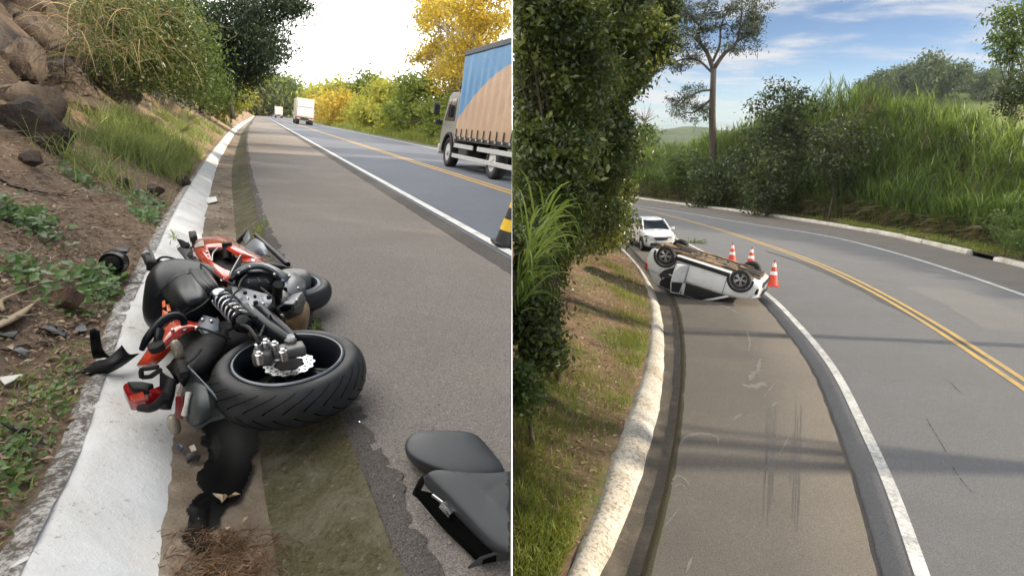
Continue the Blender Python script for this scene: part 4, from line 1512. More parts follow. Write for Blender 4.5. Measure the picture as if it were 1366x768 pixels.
for i, (px, py, rw, rh, lab) in enumerate(RK):
    r = hill_hit(px, py + (rh * 0.6 if i > 10 else 0))
    s_, dl_ = r
    P0 = HP(s_, dl_)
    dist = (np.array(P0) - np.array([0, 0, CZ])) @ np.array([0, CP, -SP])
    k = dist / F
    if i <= 10:
        c = D(px, py, P0.y) + Vector((-0.12, 0.3, -0.04))
        rr = (rw * k * 1.5, rw * k * 1.2, rh * k * 1.55)
    else:
        rr = (rw * k, rw * k * 0.9, rh * k * 1.1)
        c = P0 + Vector((0, 0.03, rr[2] * 0.55))
    rock('rock' if i < 11 else 'stone', lab, c, rr, 'rock' if i != 18 else 'rock_brown', 200 + i, 4 if i in (18, 10) else 3 if i > 10 else 4, facets=14 if i == 18 else 13, rough=0.6 if i <= 10 else 0.33)

# leaf litter, twigs, dry stalks
litter('leaf_litter', lambda r: (0.6 + 15 * r.uniform() ** 1.5, 2.4 * r.uniform() ** 1.1), 15000, 'litter_leaf', 0.042, lambda s, d: HP(s, d, 0.0), 'brown dry leaf litter covering the hillside above the white gutter', 22, -1)
litter('leaf_litter', lambda r: (0.9 + 5 * r.uniform(), -0.02 + 0.9 * r.uniform()), 5000, 'litter_leaf', 0.03, lambda s, d: HP(s, d, 0.0), 'small crumbled leaf litter close to the white gutter rim', 23, -1, 0.35)
twig_mesh('twigs', 900, lambda r: (0.8 + 9 * r.random() ** 1.4, 2.2 * r.random()), lambda s, d: HP(s, d, 0.005), 'bark', 0.24, 0.0035, 'thin brown twigs scattered over the hillside litter', 5)
twig_mesh('dry_stalks', 420, lambda r: (0.8 + 8 * r.random() ** 1.3, 0.3 + 1.8 * r.random()), lambda s, d: HP(s, d, 0.01), 'bark_pale', 0.32, 0.005, 'pale dry stalks strewn over the hillside litter', 6)


def hill_ok(s, d):
    if d < 0.0 or s < 0:
        return None
    return HP(s, d, -0.01)


def hill_spots(lst):
    out = []
    for px, py, m in lst:
        r = hill_hit(px, py)
        if r:
            out.append((r[0], r[1], m))
    return out


tufts('hill_grass', hill_spots([(170, 190, 1), (190, 180, 1), (205, 200, 1.4), (225, 215, 1.4), (240, 225, 1.2), (180, 215, 1), (215, 180, 1), (160, 170, .7), (235, 195, 1), (200, 225, 1.2), (150, 205, .6), (255, 205, 1),
                               (140, 160, .6), (270, 185, 1), (285, 175, 1.2), (300, 165, 1.2), (250, 180, 1), (128, 235, .5), (260, 165, 1), (310, 158, 1), (230, 165, .8)]),
      'blade_fresh', 0.5, 0.014, 330, 0.3, 0.75, -1, 'tall fresh green grass clumps on the slope between outcrop and gutter', 'grass', hill_ok, 24, 0.4)
tufts('dry_grass', hill_spots([(265, 130, 1), (240, 150, 1), (210, 145, 1), (285, 150, .7), (255, 200, .6), (225, 190, .4), (180, 165, .5), (235, 235, .4)]),
      'blade_dry', 0.5, 0.012, 90, 0.35, 0.7, -1, 'straw coloured dry grass heads mixed into the slope grass', 'grass', hill_ok, 25, 0.45)
tufts('low_weeds', hill_spots([(30, 640, 1), (10, 600, 1), (60, 600, .8), (20, 700, .7), (75, 540, 1), (105, 505, .9), (95, 560, .6), (45, 575, .6), (8, 660, .8), (60, 520, .4), (110, 545, .5), (30, 560, .5), (118, 480, .6)]),
      'blade_fresh', 0.075, 0.01, 70, 0.08, 0.8, -1, 'short green weeds in the litter close to the white rim', 'weeds', hill_ok, 26, 0.7)


def ivy(spots, name, lab, size, n, spread, seed, mat='leaf_ivy', lift=0.05):
    rng = np.random.default_rng(seed)
    P = []
    for s_, d_, m in spots:
        for k in range(int(n * m)):
            p_ = hill_ok(s_ + rng.normal() * spread, d_ + rng.normal() * spread * 0.8)
            if p_ is not None:
                P.append(np.array(p_) + [0, 0, 0.01 + abs(rng.normal()) * lift])
    f = np.tile([0.25, -0.45, 0.9], (len(P), 1))
    o = leaves(name, P, size, mat, None, 0.75, unit(f), 0.68, fold=0.3, side=-1, rng=rng)
    return tag(o, lab, 'creeper', kind='stuff')


ivy(hill_spots([(25, 300, 1.4), (50, 312, 1), (10, 288, 1), (60, 298, .6)]), 'ground_ivy', 'creeping green ivy on the litter below the outcrop', 0.06, 90, 0.11, 31)
ivy(hill_spots([(140, 385, 1.3), (155, 398, 1.2), (125, 400, 1), (120, 378, .9), (165, 380, .8), (110, 415, .5), (100, 388, .6), (68, 412, .5), (30, 365, .7), (55, 378, .6), (15, 370, .6)]), 'ground_ivy', 'creeping green ivy around the round brown stone beside the gutter rim', 0.06, 48, 0.085, 32)
ivy(hill_spots([(195, 290, 1), (205, 275, 1), (185, 270, .7), (212, 300, .7), (100, 240, .5), (110, 250, .5), (82, 150, .3), (105, 120, .6), (200, 300, .8)]), 'ground_ivy', 'low green creeper along the rim of the gutter under the grass', 0.07, 75, 0.12, 33)
ivy(hill_spots([(80, 545, 1), (100, 530, 1), (60, 590, .8), (30, 610, 1), (15, 640, .8), (110, 510, .8), (45, 640, .7), (15, 580, .7), (90, 570, .6), (25, 690, .6), (8, 720, .5)]), 'small_weeds', 'small leafy weeds sprouting near the white gutter rim', 0.03, 42, 0.07, 34, lift=0.03)

# bushes and trees of the hillside
def hill_tree(name, lab, bpx, bpy, lobes, per, cr, ls, mat, seed, r0, cat='tree', le=4, asp=0.4, bark='bark_dark', droop=0.4):
    r = hill_hit(bpx, bpy)
    b = HP(r[0], r[1]) if r else D(bpx, bpy, 20)
    return tree(name, lab, cat, b, lobes, per, cr, ls, mat, bark, side=-1, seed=seed, r0=r0, limb_every=le, aspect=asp, droop=droop)


hill_tree('overhanging_tree', 'dark feathery tree reaching out over the upper road shoulder', 268, 152,
          [Bl(262, 40, 27, 50, 44, n=75), Bl(300, 90, 27, 34, 36, n=55), Bl(318, 30, 27, 46, 34, n=60), Bl(355, 45, 26, 28, 26, n=28), Bl(375, 8, 26, 28, 16, n=24), Bl(335, 80, 27, 26, 22, n=24), Bl(345, 100, 27, 14, 12, n=9), Bl(268, 118, 28, 22, 18, n=26), Bl(395, 5, 26, 14, 9, n=8), Bl(370, 72, 26, 14, 10, n=8)],
          130, 0.34, 0.16, 'leaf_acacia', 301, 0.2, le=4, asp=0.28)
hill_tree('hanging_shrub', 'tangled green shrub spilling down over the outcrop top', 190, 120,
          [Bl(205, 30, 13.5, 48, 46, n=80), Bl(180, 85, 13, 34, 34, n=46), Bl(228, 85, 15, 34, 40, n=56), Bl(165, 15, 12.5, 34, 34, n=46)],
          110, 0.22, 0.08, 'leaf_wall', 302, 0.07, 'shrub', asp=0.35)
hill_tree('hanging_shrub', 'olive shrub growing on the rock between outcrop and tree', 235, 125,
          [Bl(245, 55, 17, 34, 40, n=56), Bl(255, 105, 18, 28, 26, n=36), Bl(285, 125, 22, 20, 18, n=26)],
          100, 0.28, 0.1, 'leaf_mid', 303, 0.07, 'shrub', asp=0.35)
hill_tree('slope_bush', 'leafy pale bush where the slope grass meets the gutter bend', 310, 148,
          [Bl(308, 128, 45, 16, 16, n=30), Bl(296, 138, 42, 14, 12, n=24)], 50, 0.5, 0.3, 'leaf_lime', 304, 0.07, 'shrub')
# hanging grass and roots over the outcrop
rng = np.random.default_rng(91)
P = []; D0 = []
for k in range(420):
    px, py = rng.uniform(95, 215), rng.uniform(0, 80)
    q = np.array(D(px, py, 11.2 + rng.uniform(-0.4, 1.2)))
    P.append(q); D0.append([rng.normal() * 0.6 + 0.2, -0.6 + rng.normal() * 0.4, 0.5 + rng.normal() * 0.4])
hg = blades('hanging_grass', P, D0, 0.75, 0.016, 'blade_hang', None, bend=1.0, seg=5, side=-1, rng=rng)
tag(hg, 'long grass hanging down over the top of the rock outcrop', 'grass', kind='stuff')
P = P[:160]
hg = blades('hanging_vines', P, np.array(D0[:160]) * [1, 1, 0.3], 1.3, 0.012, 'blade_dry', None, bend=1.3, seg=5, side=-1, rng=rng)
tag(hg, 'pale dry vines hanging over the top of the rock outcrop', 'vines', kind='stuff')


# fallen branches and stalks, each a thing
def fallen(name, lab, pxs, rad, mat, lift=0.03, cat='branch', n=14, wob=0.012, end=0.4):
    pts = []
    for px, py in pxs:
        r = hill_hit(px, py)
        pts.append(tuple(HP(r[0], r[1], lift)) if r else tuple(G(px, py, lift)))
    sp_ = spline(pts, n)
    rt = random.Random(len(lab))
    mb = MB()
    mb.tube([Vector(q) + Vector((rt.uniform(-1, 1), rt.uniform(-1, 1), rt.uniform(-1, 1))) * wob for q in sp_], list(np.linspace(rad, rad * end, n)), 6)
    return tag(mb.build(name, mat, smooth=True), lab, cat)


fallen('fallen_branch', 'thin brown branch leaning across the face of the rock outcrop', [(0, 132), (45, 120), (90, 108), (130, 98)], 0.022, 'bark', 0.12)
fallen('fallen_branch', 'dark crooked branch slanting down from the hanging shrub to the grass', [(138, 88), (152, 108), (166, 124), (184, 150)], 0.03, 'bark_dark', 0.12)
fallen('fallen_branch', 'forked dead branch lying on the grass beneath the overhanging tree', [(268, 158), (283, 160), (296, 155), (305, 150)], 0.05, 'bark_dark', 0.25)
fallen('fallen_branch', 'short dark stick lying in the litter below the leaning boulder', [(0, 245), (30, 255), (60, 262), (95, 268)], 0.012, 'bark_dark', 0.02)
fallen('fallen_branch', 'thin twig reaching from the round brown stone to the broken black housing', [(92, 444), (125, 432), (150, 415), (166, 400)], 0.006, 'bark', 0.02, 'twig')
fallen('fallen_branch', 'thin bent stick lying in front of the ivy with the round stone', [(0, 480), (30, 470), (70, 462), (112, 448)], 0.006, 'bark_dark', 0.02, 'twig')
fallen('fallen_branch', 'curved thin stick lying across the white gutter below the grass', [(238, 268), (252, 278), (262, 290), (272, 300)], 0.007, 'bark', 0.03, 'twig')


def sheath(name, lab, pxs, w, mat):
    pts = []
    for px, py in pxs:
        r = hill_hit(px, py)
        pts.append(tuple(HP(r[0], r[1], 0.035)))
    sp_ = spline(pts, 14)
    mb = MB()
    rings = []
    for i, q in enumerate(sp_):
        t = i / 13
        d = Vector(sp_[min(i + 1, 13)] - sp_[max(i - 1, 0)]).normalized()
        a = d.cross(Vector((0, 0, 1))).normalized()
        ww = w * (0.35 + math.sin(math.pi * min(1, t + 0.15)) * 0.65)
        rings.append([Vector(q) + a * ww * u + Vector((0, 0, 0.5 * ww * (1 - u * u))) for u in (-1, -0.5, 0, 0.5, 1)])
    mb.loft(rings, caps=False, closed=False)
    return tag(mb.build(name, mat, smooth=True, solid=0.004), lab, 'dry leaf')


leaf_mat('sheath', ((0.42, 0.31, 0.18, 1), (0.5, 0.38, 0.23, 1), (0.56, 0.45, 0.3, 1)), 0.2, 0.6, 3)
sheath('dry_leaf_sheath', 'broad tan dry leaf sheath lying in the litter beside the ivy', [(-12, 452), (12, 440), (32, 425), (54, 408)], 0.035, 'sheath')
sheath('dry_leaf_sheath', 'narrow looped tan dry leaf beside the broad leaf sheath', [(8, 428), (3, 412), (18, 402), (52, 391)], 0.014, 'sheath')
# ------------------------------------------------------------------ vehicle materials
plain('car_white', (0.62, 0.64, 0.66, 1), 0.28, 0, 0.5, 0.05, 3, coat=0.5, dirt=(0.42, 0.4, 0.36, 1), dirt_lo=0.55, dirt_hi=0.85)
plain('car_black', (0.016, 0.016, 0.018, 1), 0.45, var=0.2)
plain('car_glass', (0.012, 0.016, 0.02, 1), 0.06, 0, 0.6, 0.1)
plain('car_inside', (0.02, 0.02, 0.022, 1), 0.8, var=0.4)
plain('tyre', (0.014, 0.014, 0.015, 1), 0.8, var=0.25, scale=30, bump=0.002, bscale=90, dirt=(0.05, 0.045, 0.038, 1), dirt_lo=0.5, dirt_hi=0.7)
plain('alloy', (0.42, 0.43, 0.45, 1), 0.35, 0.7, var=0.1)
plain('chrome', (0.75, 0.76, 0.78, 1), 0.15, 1.0, var=0.05)
plain('underbody', (0.3, 0.19, 0.1, 1), 0.85, var=0.5, scale=7, dirt=(0.05, 0.036, 0.026, 1), dirt_lo=0.42, dirt_hi=0.62)
plain('under_dark', (0.035, 0.03, 0.027, 1), 0.7, 0.2, var=0.4)
plain('lamp_red', (0.42, 0.012, 0.012, 1), 0.2, coat=0.4)
plain('rubber', (0.02, 0.02, 0.021, 1), 0.6)
nt = NT('headlamp_lit')
em_ = nt.n('ShaderNodeEmission'); em_.inputs[0].default_value = (1, 0.86, 0.6, 1); em_.inputs[1].default_value = 7.0
nt.done(em_)
plain('lamp_clear', (0.5, 0.52, 0.55, 1), 0.12, 0.3, var=0.1)


plain('bike_steel_dull', (0.3, 0.28, 0.25, 1), 0.5, 0.6, var=0.3)


def arr(*r):
    return [Vector(q) for q in r]


def car_body_rings(st):
    rings = []
    for x, zb, wb, wm, zm, wt_, zt in st:
        half = [(0.0, zb), (wb * 0.6, zb), (wb, zb + 0.02), (wm - 0.02, zb + 0.12), (wm, zm), (wt_ + 0.015, zt - 0.06), (wt_ - 0.06, zt), (wt_ * 0.5, zt + 0.03), (0.0, zt + 0.04)]
        ring = [Vector((x, y, z)) for y, z in half] + [Vector((x, -y, z)) for y, z in half[-2:0:-1]]
        rings.append(ring)
    return rings


BODY_ST = [(1.84, .30, .50, .60, .5, .52, .68), (1.80, .25, .60, .70, .5, .62, .74), (1.62, .2, .68, .77, .52, .70, .86), (1.35, .19, .71, .79, .58, .725, .93), (1.0, .19, .72, .79, .6, .735, .97),
           (0.8, .19, .72, .79, .6, .74, .985), (0, .19, .72, .79, .6, .745, .99), (-0.9, .19, .72, .79, .62, .745, 1.02), (-1.35, .2, .72, .79, .65, .74, 1.03), (-1.65, .24, .69, .77, .66, .715, 1.02), (-1.80, .3, .62, .71, .68, .66, .99), (-1.84, .36, .55, .64, .68, .6, .93)]
WHEELS = [(1.21, 0.72), (1.21, -0.72), (-1.21, 0.72), (-1.21, -0.72)]


def mesh_from(o):
    dg = bpy.context.evaluated_depsgraph_get()
    return bpy.data.meshes.new_from_object(o.evaluated_get(dg))


def make_car_body(root, mat):
    mb = MB()
    mb.loft(car_body_rings(BODY_ST))
    tmp = mb.build('body', mat, None, subsurf=2)
    mc = MB()
    for x, y in WHEELS:
        sy = 1 if y > 0 else -1
        mc.lathe([(0.345, -0.2), (0.345, 0.3)], (x, sy * 0.66, 0.31), (0, sy, 0), 24)
    cut = mc.build('cutter', mat)
    bo = tmp.modifiers.new('b', 'BOOLEAN')
    bo.operation = 'DIFFERENCE'; bo.object = cut; bo.solver = 'EXACT'
    bpy.context.view_layer.update()
    me = mesh_from(tmp)
    bpy.data.objects.remove(tmp); bpy.data.objects.remove(cut)
    bm = bmesh.new(); bm.from_mesh(me)
    for e in bm.edges:
        e.smooth = e.calc_face_angle(0) < math.radians(40)
    for f_ in bm.faces:
        f_.smooth = True
    bm.to_mesh(me); bm.free()
    me.name = 'body'
    o = bpy.data.objects.new('body', me); COL.objects.link(o)
    if not me.materials:
        me.materials.append(MATS[mat])
    o.parent = root
    return o


def P5(mb, name, mat, root, **kw):
    o = mb.build(name, mat, None, **kw)
    o.parent = root
    return o


def wheel(root, x, y, r=0.30, w=0.17, spokes=5, hub_cover=True, cap='alloy'):
    sy = 1 if y > 0 else -1
    c = Vector((x, y, r))
    wr = bpy.data.objects.new('wheel', None)  # replaced by tyre below
    bpy.data.objects.remove(wr)
    mb = MB()
    hw = w / 2
    mb.lathe([(r * 0.66, -hw), (r * 0.86, -hw * 1.08), (r * 0.97, -hw * 0.85), (r, -hw * 0.4), (r, hw * 0.4), (r * 0.97, hw * 0.85), (r * 0.86, hw * 1.08), (r * 0.66, hw)], c, (0, sy, 0), 36, closed=True)
    ty = P5(mb, 'wheel', 'tyre', root, smooth=True)
    mb = MB()
    mb.lathe([(r * 0.68, hw * 0.9), (r * 0.62, hw * 0.75), (r * 0.6, -hw), (0.05, -hw), (0.05, -hw * 0.8), (r * 0.56, -hw * 0.7), (r * 0.58, hw * 0.55)], c, (0, sy, 0), 32, closed=False)
    P5(mb, 'rim', 'car_black', ty, smooth=False)
    mb = MB()
    for k in range(spokes):
        for dd in (-0.16, 0.16):
            a = 2 * math.pi * k / spokes
            d0 = Vector((math.cos(a), 0, math.sin(a))); d1 = Vector((math.cos(a + dd), 0, math.sin(a + dd)))
            off = Vector((0, sy * hw * 0.8, 0))
            mb.tube([c + off + d0 * 0.03, c + off * 1.05 + d1 * r * 0.62], [0.022, 0.016], 5)
    mb.lathe([(0.055, hw * 0.6), (0.055, hw * 0.9), (0.03, hw * 0.98)], c, (0, sy, 0), 12)
    mb.lathe([(r * 0.67, hw * 0.7), (r * 0.67, hw * 0.93), (r * 0.62, hw * 0.93), (r * 0.62, hw * 0.7)], c, (0, sy, 0), 32, closed=True)
    P5(mb, 'spokes', cap, ty, smooth=False)
    return ty


def make_car(root, broken=False):
    b = make_car_body(root, 'car_white')
    # glasshouse: dark glass shell, pillars and roof laid over it
    base = [(0.98, 0.66), (0.5, 0.73), (-0.4, 0.735), (-1.2, 0.73), (-1.62, 0.66)]
    top = [(0.28, 0.52), (0.05, 0.575), (-0.4, 0.585), (-1.05, 0.575), (-1.38, 0.52)]
    bz, tz = [0.96, 0.975, 0.985, 1.01, 1.0], [1.40, 1.425, 1.435, 1.42, 1.38]
    mb = MB()
    rb = [Vector((x, y, z)) for (x, y), z in zip(base, bz)] + [Vector((x, -y, z)) for (x, y), z in list(zip(base, bz))[::-1]]
    rt_ = [Vector((x, y, z)) for (x, y), z in zip(top, tz)] + [Vector((x, -y, z)) for (x, y), z in list(zip(top, tz))[::-1]]
    mb.loft([rb, rt_])
    P5(mb, 'window_glass', 'car_inside' if broken else 'car_glass', root, bevel=0.02)

    def pil(i, w0, w1, sy, lab='pillar'):
        a = Vector((base[i][0], sy * base[i][1], bz[i])); c = Vector((top[i][0], sy * top[i][1], tz[i]))
        mb = MB()
        out = Vector((0, sy * 0.012, 0))
        mb.prism([a + out + Vector((w0, 0, 0)), a + out - Vector((w0, 0, 0)), c + out - Vector((w1, 0, 0)), c + out + Vector((w1, 0, 0))], Vector((0, sy * 0.05, 0)))
        P5(mb, lab, 'car_white', root, bevel=0.008)
    for sy in (1, -1):
        # windscreen pillar runs from the scuttle corner to the roof corner
        mb = MB()
        mb.tube([Vector((1.0, sy * 0.665, 0.95)), Vector((0.63, sy * 0.6, 1.2)), Vector((0.27, sy * 0.53, 1.41))], [0.045, 0.04, 0.04], 8)
        P5(mb, 'pillar', 'car_white', root, smooth=True)
        pil(2, 0.05, 0.045, sy)
        mb = MB()
        o_ = Vector((0, sy * 0.014, 0))
        q = arr((-1.02, sy * 0.733, 1.005), (-1.66, sy * 0.655, 1.0), (-1.42, sy * 0.515, 1.39), (-1.22, sy * 0.555, 1.41), (-1.2, sy * 0.63, 1.22))
        mb.prism([v + o_ for v in q], Vector((0, sy * 0.06, 0)))
        P5(mb, 'rear_pillar', 'car_white', root, bevel=0.01)
        # roof rails
        mb = MB(); mb.tube([Vector((0.15, sy * 0.53, 1.45)), Vector((-0.4, sy * 0.54, 1.475)), Vector((-1.2, sy * 0.53, 1.455))], 0.016, 6)
        P5(mb, 'roof_rail', 'car_black', root, smooth=True)
        # side cladding and door seams
        mb = MB(); mb.box((0, sy * 0.787, 0.27), (1.75, 0.02, 0.13)); P5(mb, 'sill_cladding', 'car_black', root, bevel=0.008)
        for x in (0.82, -0.38, -0.98):
            mb = MB(); mb.box((x, sy * 0.789, 0.66), (0.012, 0.012, 0.62)); P5(mb, 'door_seam', 'car_black', root)
        for x in (-0.2, -0.85):
            mb = MB(); mb.box((x, sy * 0.797, 0.86), (0.17, 0.022, 0.035)); P5(mb, 'door_handle', 'car_white', root, bevel=0.008)
        for x in (1.21, -1.21):
            mb = MB()
            c = Vector((x, sy * 0.775, 0.31))
            ring = []
            for k in range(17):
                a = math.radians(-12 + 204 * k / 16)
                d = Vector((math.cos(a), 0, math.sin(a)))
                ring.append([c + d * 0.335, c + d * 0.335 + Vector((0, sy * 0.022, 0)), c + d * 0.40 + Vector((0, sy * 0.016, 0)), c + d * 0.40])
            mb.loft(ring)
            P5(mb, 'arch_trim', 'car_black', root)
        # mirrors
        if not (broken and sy > 0):
            mb = MB(); mb.box((0.78, sy * 0.86, 1.03), (0.1, 0.17, 0.12)); P5(mb, 'mirror', 'car_black' if broken else 'car_white', root, bevel=0.03)
        # lamps
        mb = MB(); mb.prism(arr((1.80, sy * 0.33, 0.735), (1.72, sy * 0.66, 0.79), (1.60, sy * 0.735, 0.80), (1.66, sy * 0.74, 0.72), (1.80, sy * 0.55, 0.685)), Vector((-0.08, 0, 0)))
        P5(mb, 'headlight', 'lamp_clear', root, bevel=0.01)
        mb = MB(); mb.lathe([(0.075, -0.03), (0.075, 0.02), (0.05, 0.035)], (1.77, sy * 0.56, 0.53), (1, sy * 0.25, 0), 16)
        P5(mb, 'headlight', 'lamp_clear' if broken else 'headlamp_lit', root, smooth=True)
        mb = MB(); mb.box((1.72, sy * 0.58, 0.53), (0.1, 0.27, 0.2), (0, 0, sy * -0.25)); P5(mb, 'lamp_surround', 'car_black', root, bevel=0.03)
        mb = MB(); mb.prism(arr((-1.79, sy * 0.52, 1.0), (-1.70, sy * 0.735, 1.0), (-1.72, sy * 0.745, 0.76), (-1.84, sy * 0.6, 0.76)), Vector((0.06, 0, 0)))
        P5(mb, 'tail_light', 'lamp_red', root, bevel=0.01)
    mb = MB()
    rr = []
    for x, w, z in ((0.33, 0.42, 1.385), (0.24, 0.53, 1.42), (0.0, 0.57, 1.455), (-0.5, 0.58, 1.47), (-1.1, 0.57, 1.455), (-1.38, 0.53, 1.42), (-1.46, 0.48, 1.395)):
        rr.append([Vector((x, y, z + dz)) for y, dz in ((-w, -0.035), (-w * 0.97, 0.0), (-w * 0.6, 0.018), (0, 0.024), (w * 0.6, 0.018), (w * 0.97, 0.0), (w, -0.035), (w * 0.5, -0.04), (0, -0.04), (-w * 0.5, -0.04))])
    mb.loft(rr)
    P5(mb, 'roof', 'car_white', root, subsurf=1)
    # grille with a plain round badge, bumper intake, plate
    mb = MB(); mb.prism(arr((1.845, -0.36, 0.70), (1.845, 0.36, 0.70), (1.855, 0.27, 0.57), (1.855, -0.27, 0.57)), Vector((-0.05, 0, 0))); gr = P5(mb, 'grille', 'car_black', root, bevel=0.01)
    mb = MB()
    for z in (0.66, 0.61):
        mb.box((1.862, 0, z), (0.012, 0.6 if z > 0.63 else 0.52, 0.012))
    P5(mb, 'grille_bar', 'chrome', gr)
    bz_ = 0.635
    mb = MB(); mb.loft([[Vector((1.862 + dx_, 0, bz_ + 0.085 * k)), Vector((1.862 + dx_, 0.055 * k, bz_)), Vector((1.862 + dx_, 0, bz_ - 0.085 * k)), Vector((1.862 + dx_, -0.055 * k, bz_))] for dx_, k in ((0, 1), (0.02, 0.92))])
    P5(mb, 'badge', 'chrome', gr, bevel=0.004)
    mb = MB(); mb.box((1.80, 0, 0.36), (0.1, 1.0, 0.16)); P5(mb, 'bumper_intake', 'car_black', root, bevel=0.03)
    mb = MB(); mb.box((1.86, 0, 0.46), (0.015, 0.4, 0.12)); P5(mb, 'number_plate', 'lamp_clear', root, bevel=0.004)
    for x, y in WHEELS:
        wheel(root, x, y)
    # underside
    mb = MB()
    mb.box((0.0, 0, 0.17), (2.0, 1.0, 0.04)); mb.box((1.35, 0, 0.19), (0.7, 0.9, 0.05)); mb.box((-1.35, 0.0, 0.22), (0.7, 0.95, 0.05))
    P5(mb, 'floor_pan', 'underbody', root, bevel=0.01)
    mb = MB()
    mb.tube(arr((1.2, 0.1, 0.13), (0.5, 0.05, 0.125), (-0.6, 0.08, 0.125), (-1.7, 0.35, 0.19)), 0.028, 8)
    mb.lathe([(0.08, 0), (0.08, 0.5)], (-1.5, 0.28, 0.17), (1, -0.1, 0), 12)
    P5(mb, 'exhaust_pipe', 'under_dark', root)
    mb = MB(); mb.tube(arr((-1.21, -0.68, 0.28), (-1.15, -0.4, 0.2), (-1.15, 0.4, 0.2), (-1.21, 0.68, 0.28)), 0.045, 8); P5(mb, 'rear_axle', 'under_dark', root)
    mb = MB(); mb.tube(arr((1.21, -0.68, 0.28), (1.12, -0.3, 0.2), (1.12, 0.3, 0.2), (1.21, 0.68, 0.28)), 0.04, 8); P5(mb, 'front_axle', 'under_dark', root)
    for y in (-0.45, 0.45):
        mb = MB(); mb.box((0, y, 0.145), (2.6, 0.09, 0.05)); P5(mb, 'chassis_rail', 'underbody', root, bevel=0.008)
    for x in (0.55, -0.35):
        mb = MB(); mb.box((x, 0, 0.14), (0.07, 1.0, 0.03)); P5(mb, 'cross_member', 'under_dark', root)
    for k in range(5):
        mb = MB(); mb.box((0.9 - k * 0.36, 0.25, 0.142), (0.05, 0.32, 0.03)); P5(mb, 'floor_rib', 'underbody', root, bevel=0.008)
        mb = MB(); mb.box((0.9 - k * 0.36, -0.27, 0.142), (0.05, 0.3, 0.03)); P5(mb, 'floor_rib', 'under_dark', root, bevel=0.008)
    mb = MB(); mb.box((0.15, 0.06, 0.135), (1.5, 0.16, 0.04)); P5(mb, 'heat_shield', 'bike_steel_dull', root, bevel=0.015)
    mb = MB(); mb.box((1.42, 0.05, 0.15), (0.5, 0.6, 0.09)); P5(mb, 'engine_sump', 'under_dark', root, bevel=0.04)
    for sy in (1, -1):
        mb = MB(); mb.tube(arr((1.2, sy * 0.62, 0.26), (0.95, sy * 0.42, 0.16)), 0.025, 6); P5(mb, 'control_arm', 'under_dark', root)
        mb = MB(); mb.tube(arr((-1.2, sy * 0.55, 0.24), (-0.85, sy * 0.5, 0.16)), 0.03, 6); P5(mb, 'trailing_arm', 'under_dark', root)
        mb = MB(); mb.tube(arr((0.9, sy * 0.36, 0.135), (0, sy * 0.38, 0.13), (-0.9, sy * 0.34, 0.135)), 0.012, 5); P5(mb, 'brake_line', 'under_dark', root)
    mb = MB(); mb.box((-0.75, -0.12, 0.13), (0.55, 0.5, 0.06)); P5(mb, 'fuel_tank', 'under_dark', root, bevel=0.03)


car = empty('overturned_car', (0, 0, 0), label='white hatchback lying overturned on its roof across the lower road shoulder', cat='car')
make_car(car, True)
# near side: rear door torn open, dark openings, bent door panel
mb = MB()
mb.prism(arr((-0.42, 0.8, 0.36), (-0.8, 0.8, 0.4), (-0.87, 0.8, 0.6), (-1.12, 0.8, 0.77), (-1.24, 0.796, 0.95), (-1.2, 0.79, 1.02), (-0.42, 0.79, 0.99)), Vector((0, 0.01, 0)))
P5(mb, 'door_opening', 'car_inside', car)
mb = MB()
hinge = Vector((-0.4, 0.81, 0))
ang = math.radians(-38)


def dr(x, z, y=0.0):
    d = -0.4 - x
    return Vector((-0.4 - d * math.cos(ang), 0.815 - d * math.sin(ang) * 1.0 + y, z))


panel = [[dr(x, z, 0.03 * math.sin((x + 1) * 9) * (1 if z > 0.5 else 0)) for z in (0.36, 0.5, 0.7, 0.88, 0.99)] for x in (-0.4, -0.5, -0.62, -0.73, -0.82)]
mb.loft(panel, caps=False, closed=False)
dr_ob = P5(mb, 'rear_door', 'car_white', car, subsurf=1, solid=0.03)
dr_ob['label'] = 'buckled rear door hanging open'
mb = MB()
fr = [dr(-0.42, 0.99), dr(-0.48, 1.38, -0.12), dr(-0.78, 1.36, -0.12), dr(-0.82, 0.99)]
mb.tube([fr[0], fr[1], fr[2], fr[3]], 0.02, 6)
P5(mb, 'window_frame', 'car_white', dr_ob)
mb = MB(); mb.prism([fr[0], fr[1], fr[2], fr[3]], 0.008); P5(mb, 'window_glass', 'car_inside', dr_ob)
car.rotation_euler = (3.122, 0.184, -0.582)
car.location = (5.556, 16.298, -2.399)
car.scale = (0.864,) * 3

car2 = empty('parked_car', (6.44, 27.29, low_z(0, 27.29) + 0.01), label='white hatchback standing upright with its headlights lit behind the overturned car', cat='car')
make_car(car2)
car2.rotation_euler = (0, math.atan(GRADE) * -1.0, -1.54)
car2.scale = (0.92,) * 3

# dark blue car mostly hidden behind the foliage
car3 = empty('parked_car', (5.0, 35.5, low_z(0, 35.5) + 0.01), label='dark blue car half hidden by leaves behind the white upright car', cat='car')
make_car(car3)
plain('car_blue', (0.03, 0.045, 0.12, 1), 0.3, 0, 0.5, coat=0.4)
for o in COL.objects:
    if o.parent == car3 and o.data and o.data.materials and o.data.materials[0] == MATS['car_white']:
        o.data.materials[0] = MATS['car_blue']
car3.rotation_euler = (0, math.atan(GRADE) * -1.0, -1.5)

# ------------------------------------------------------------------ traffic cones
plain('cone_red', (0.62, 0.055, 0.03, 1), 0.5, var=0.12, scale=8, dirt=(0.35, 0.08, 0.05, 1))
plain('cone_white', (0.72, 0.7, 0.68, 1), 0.45, var=0.06)
plain('cone_black', (0.02, 0.02, 0.022, 1), 0.5)
plain('cone_yellow', (0.75, 0.47, 0.03, 1), 0.45, var=0.1)


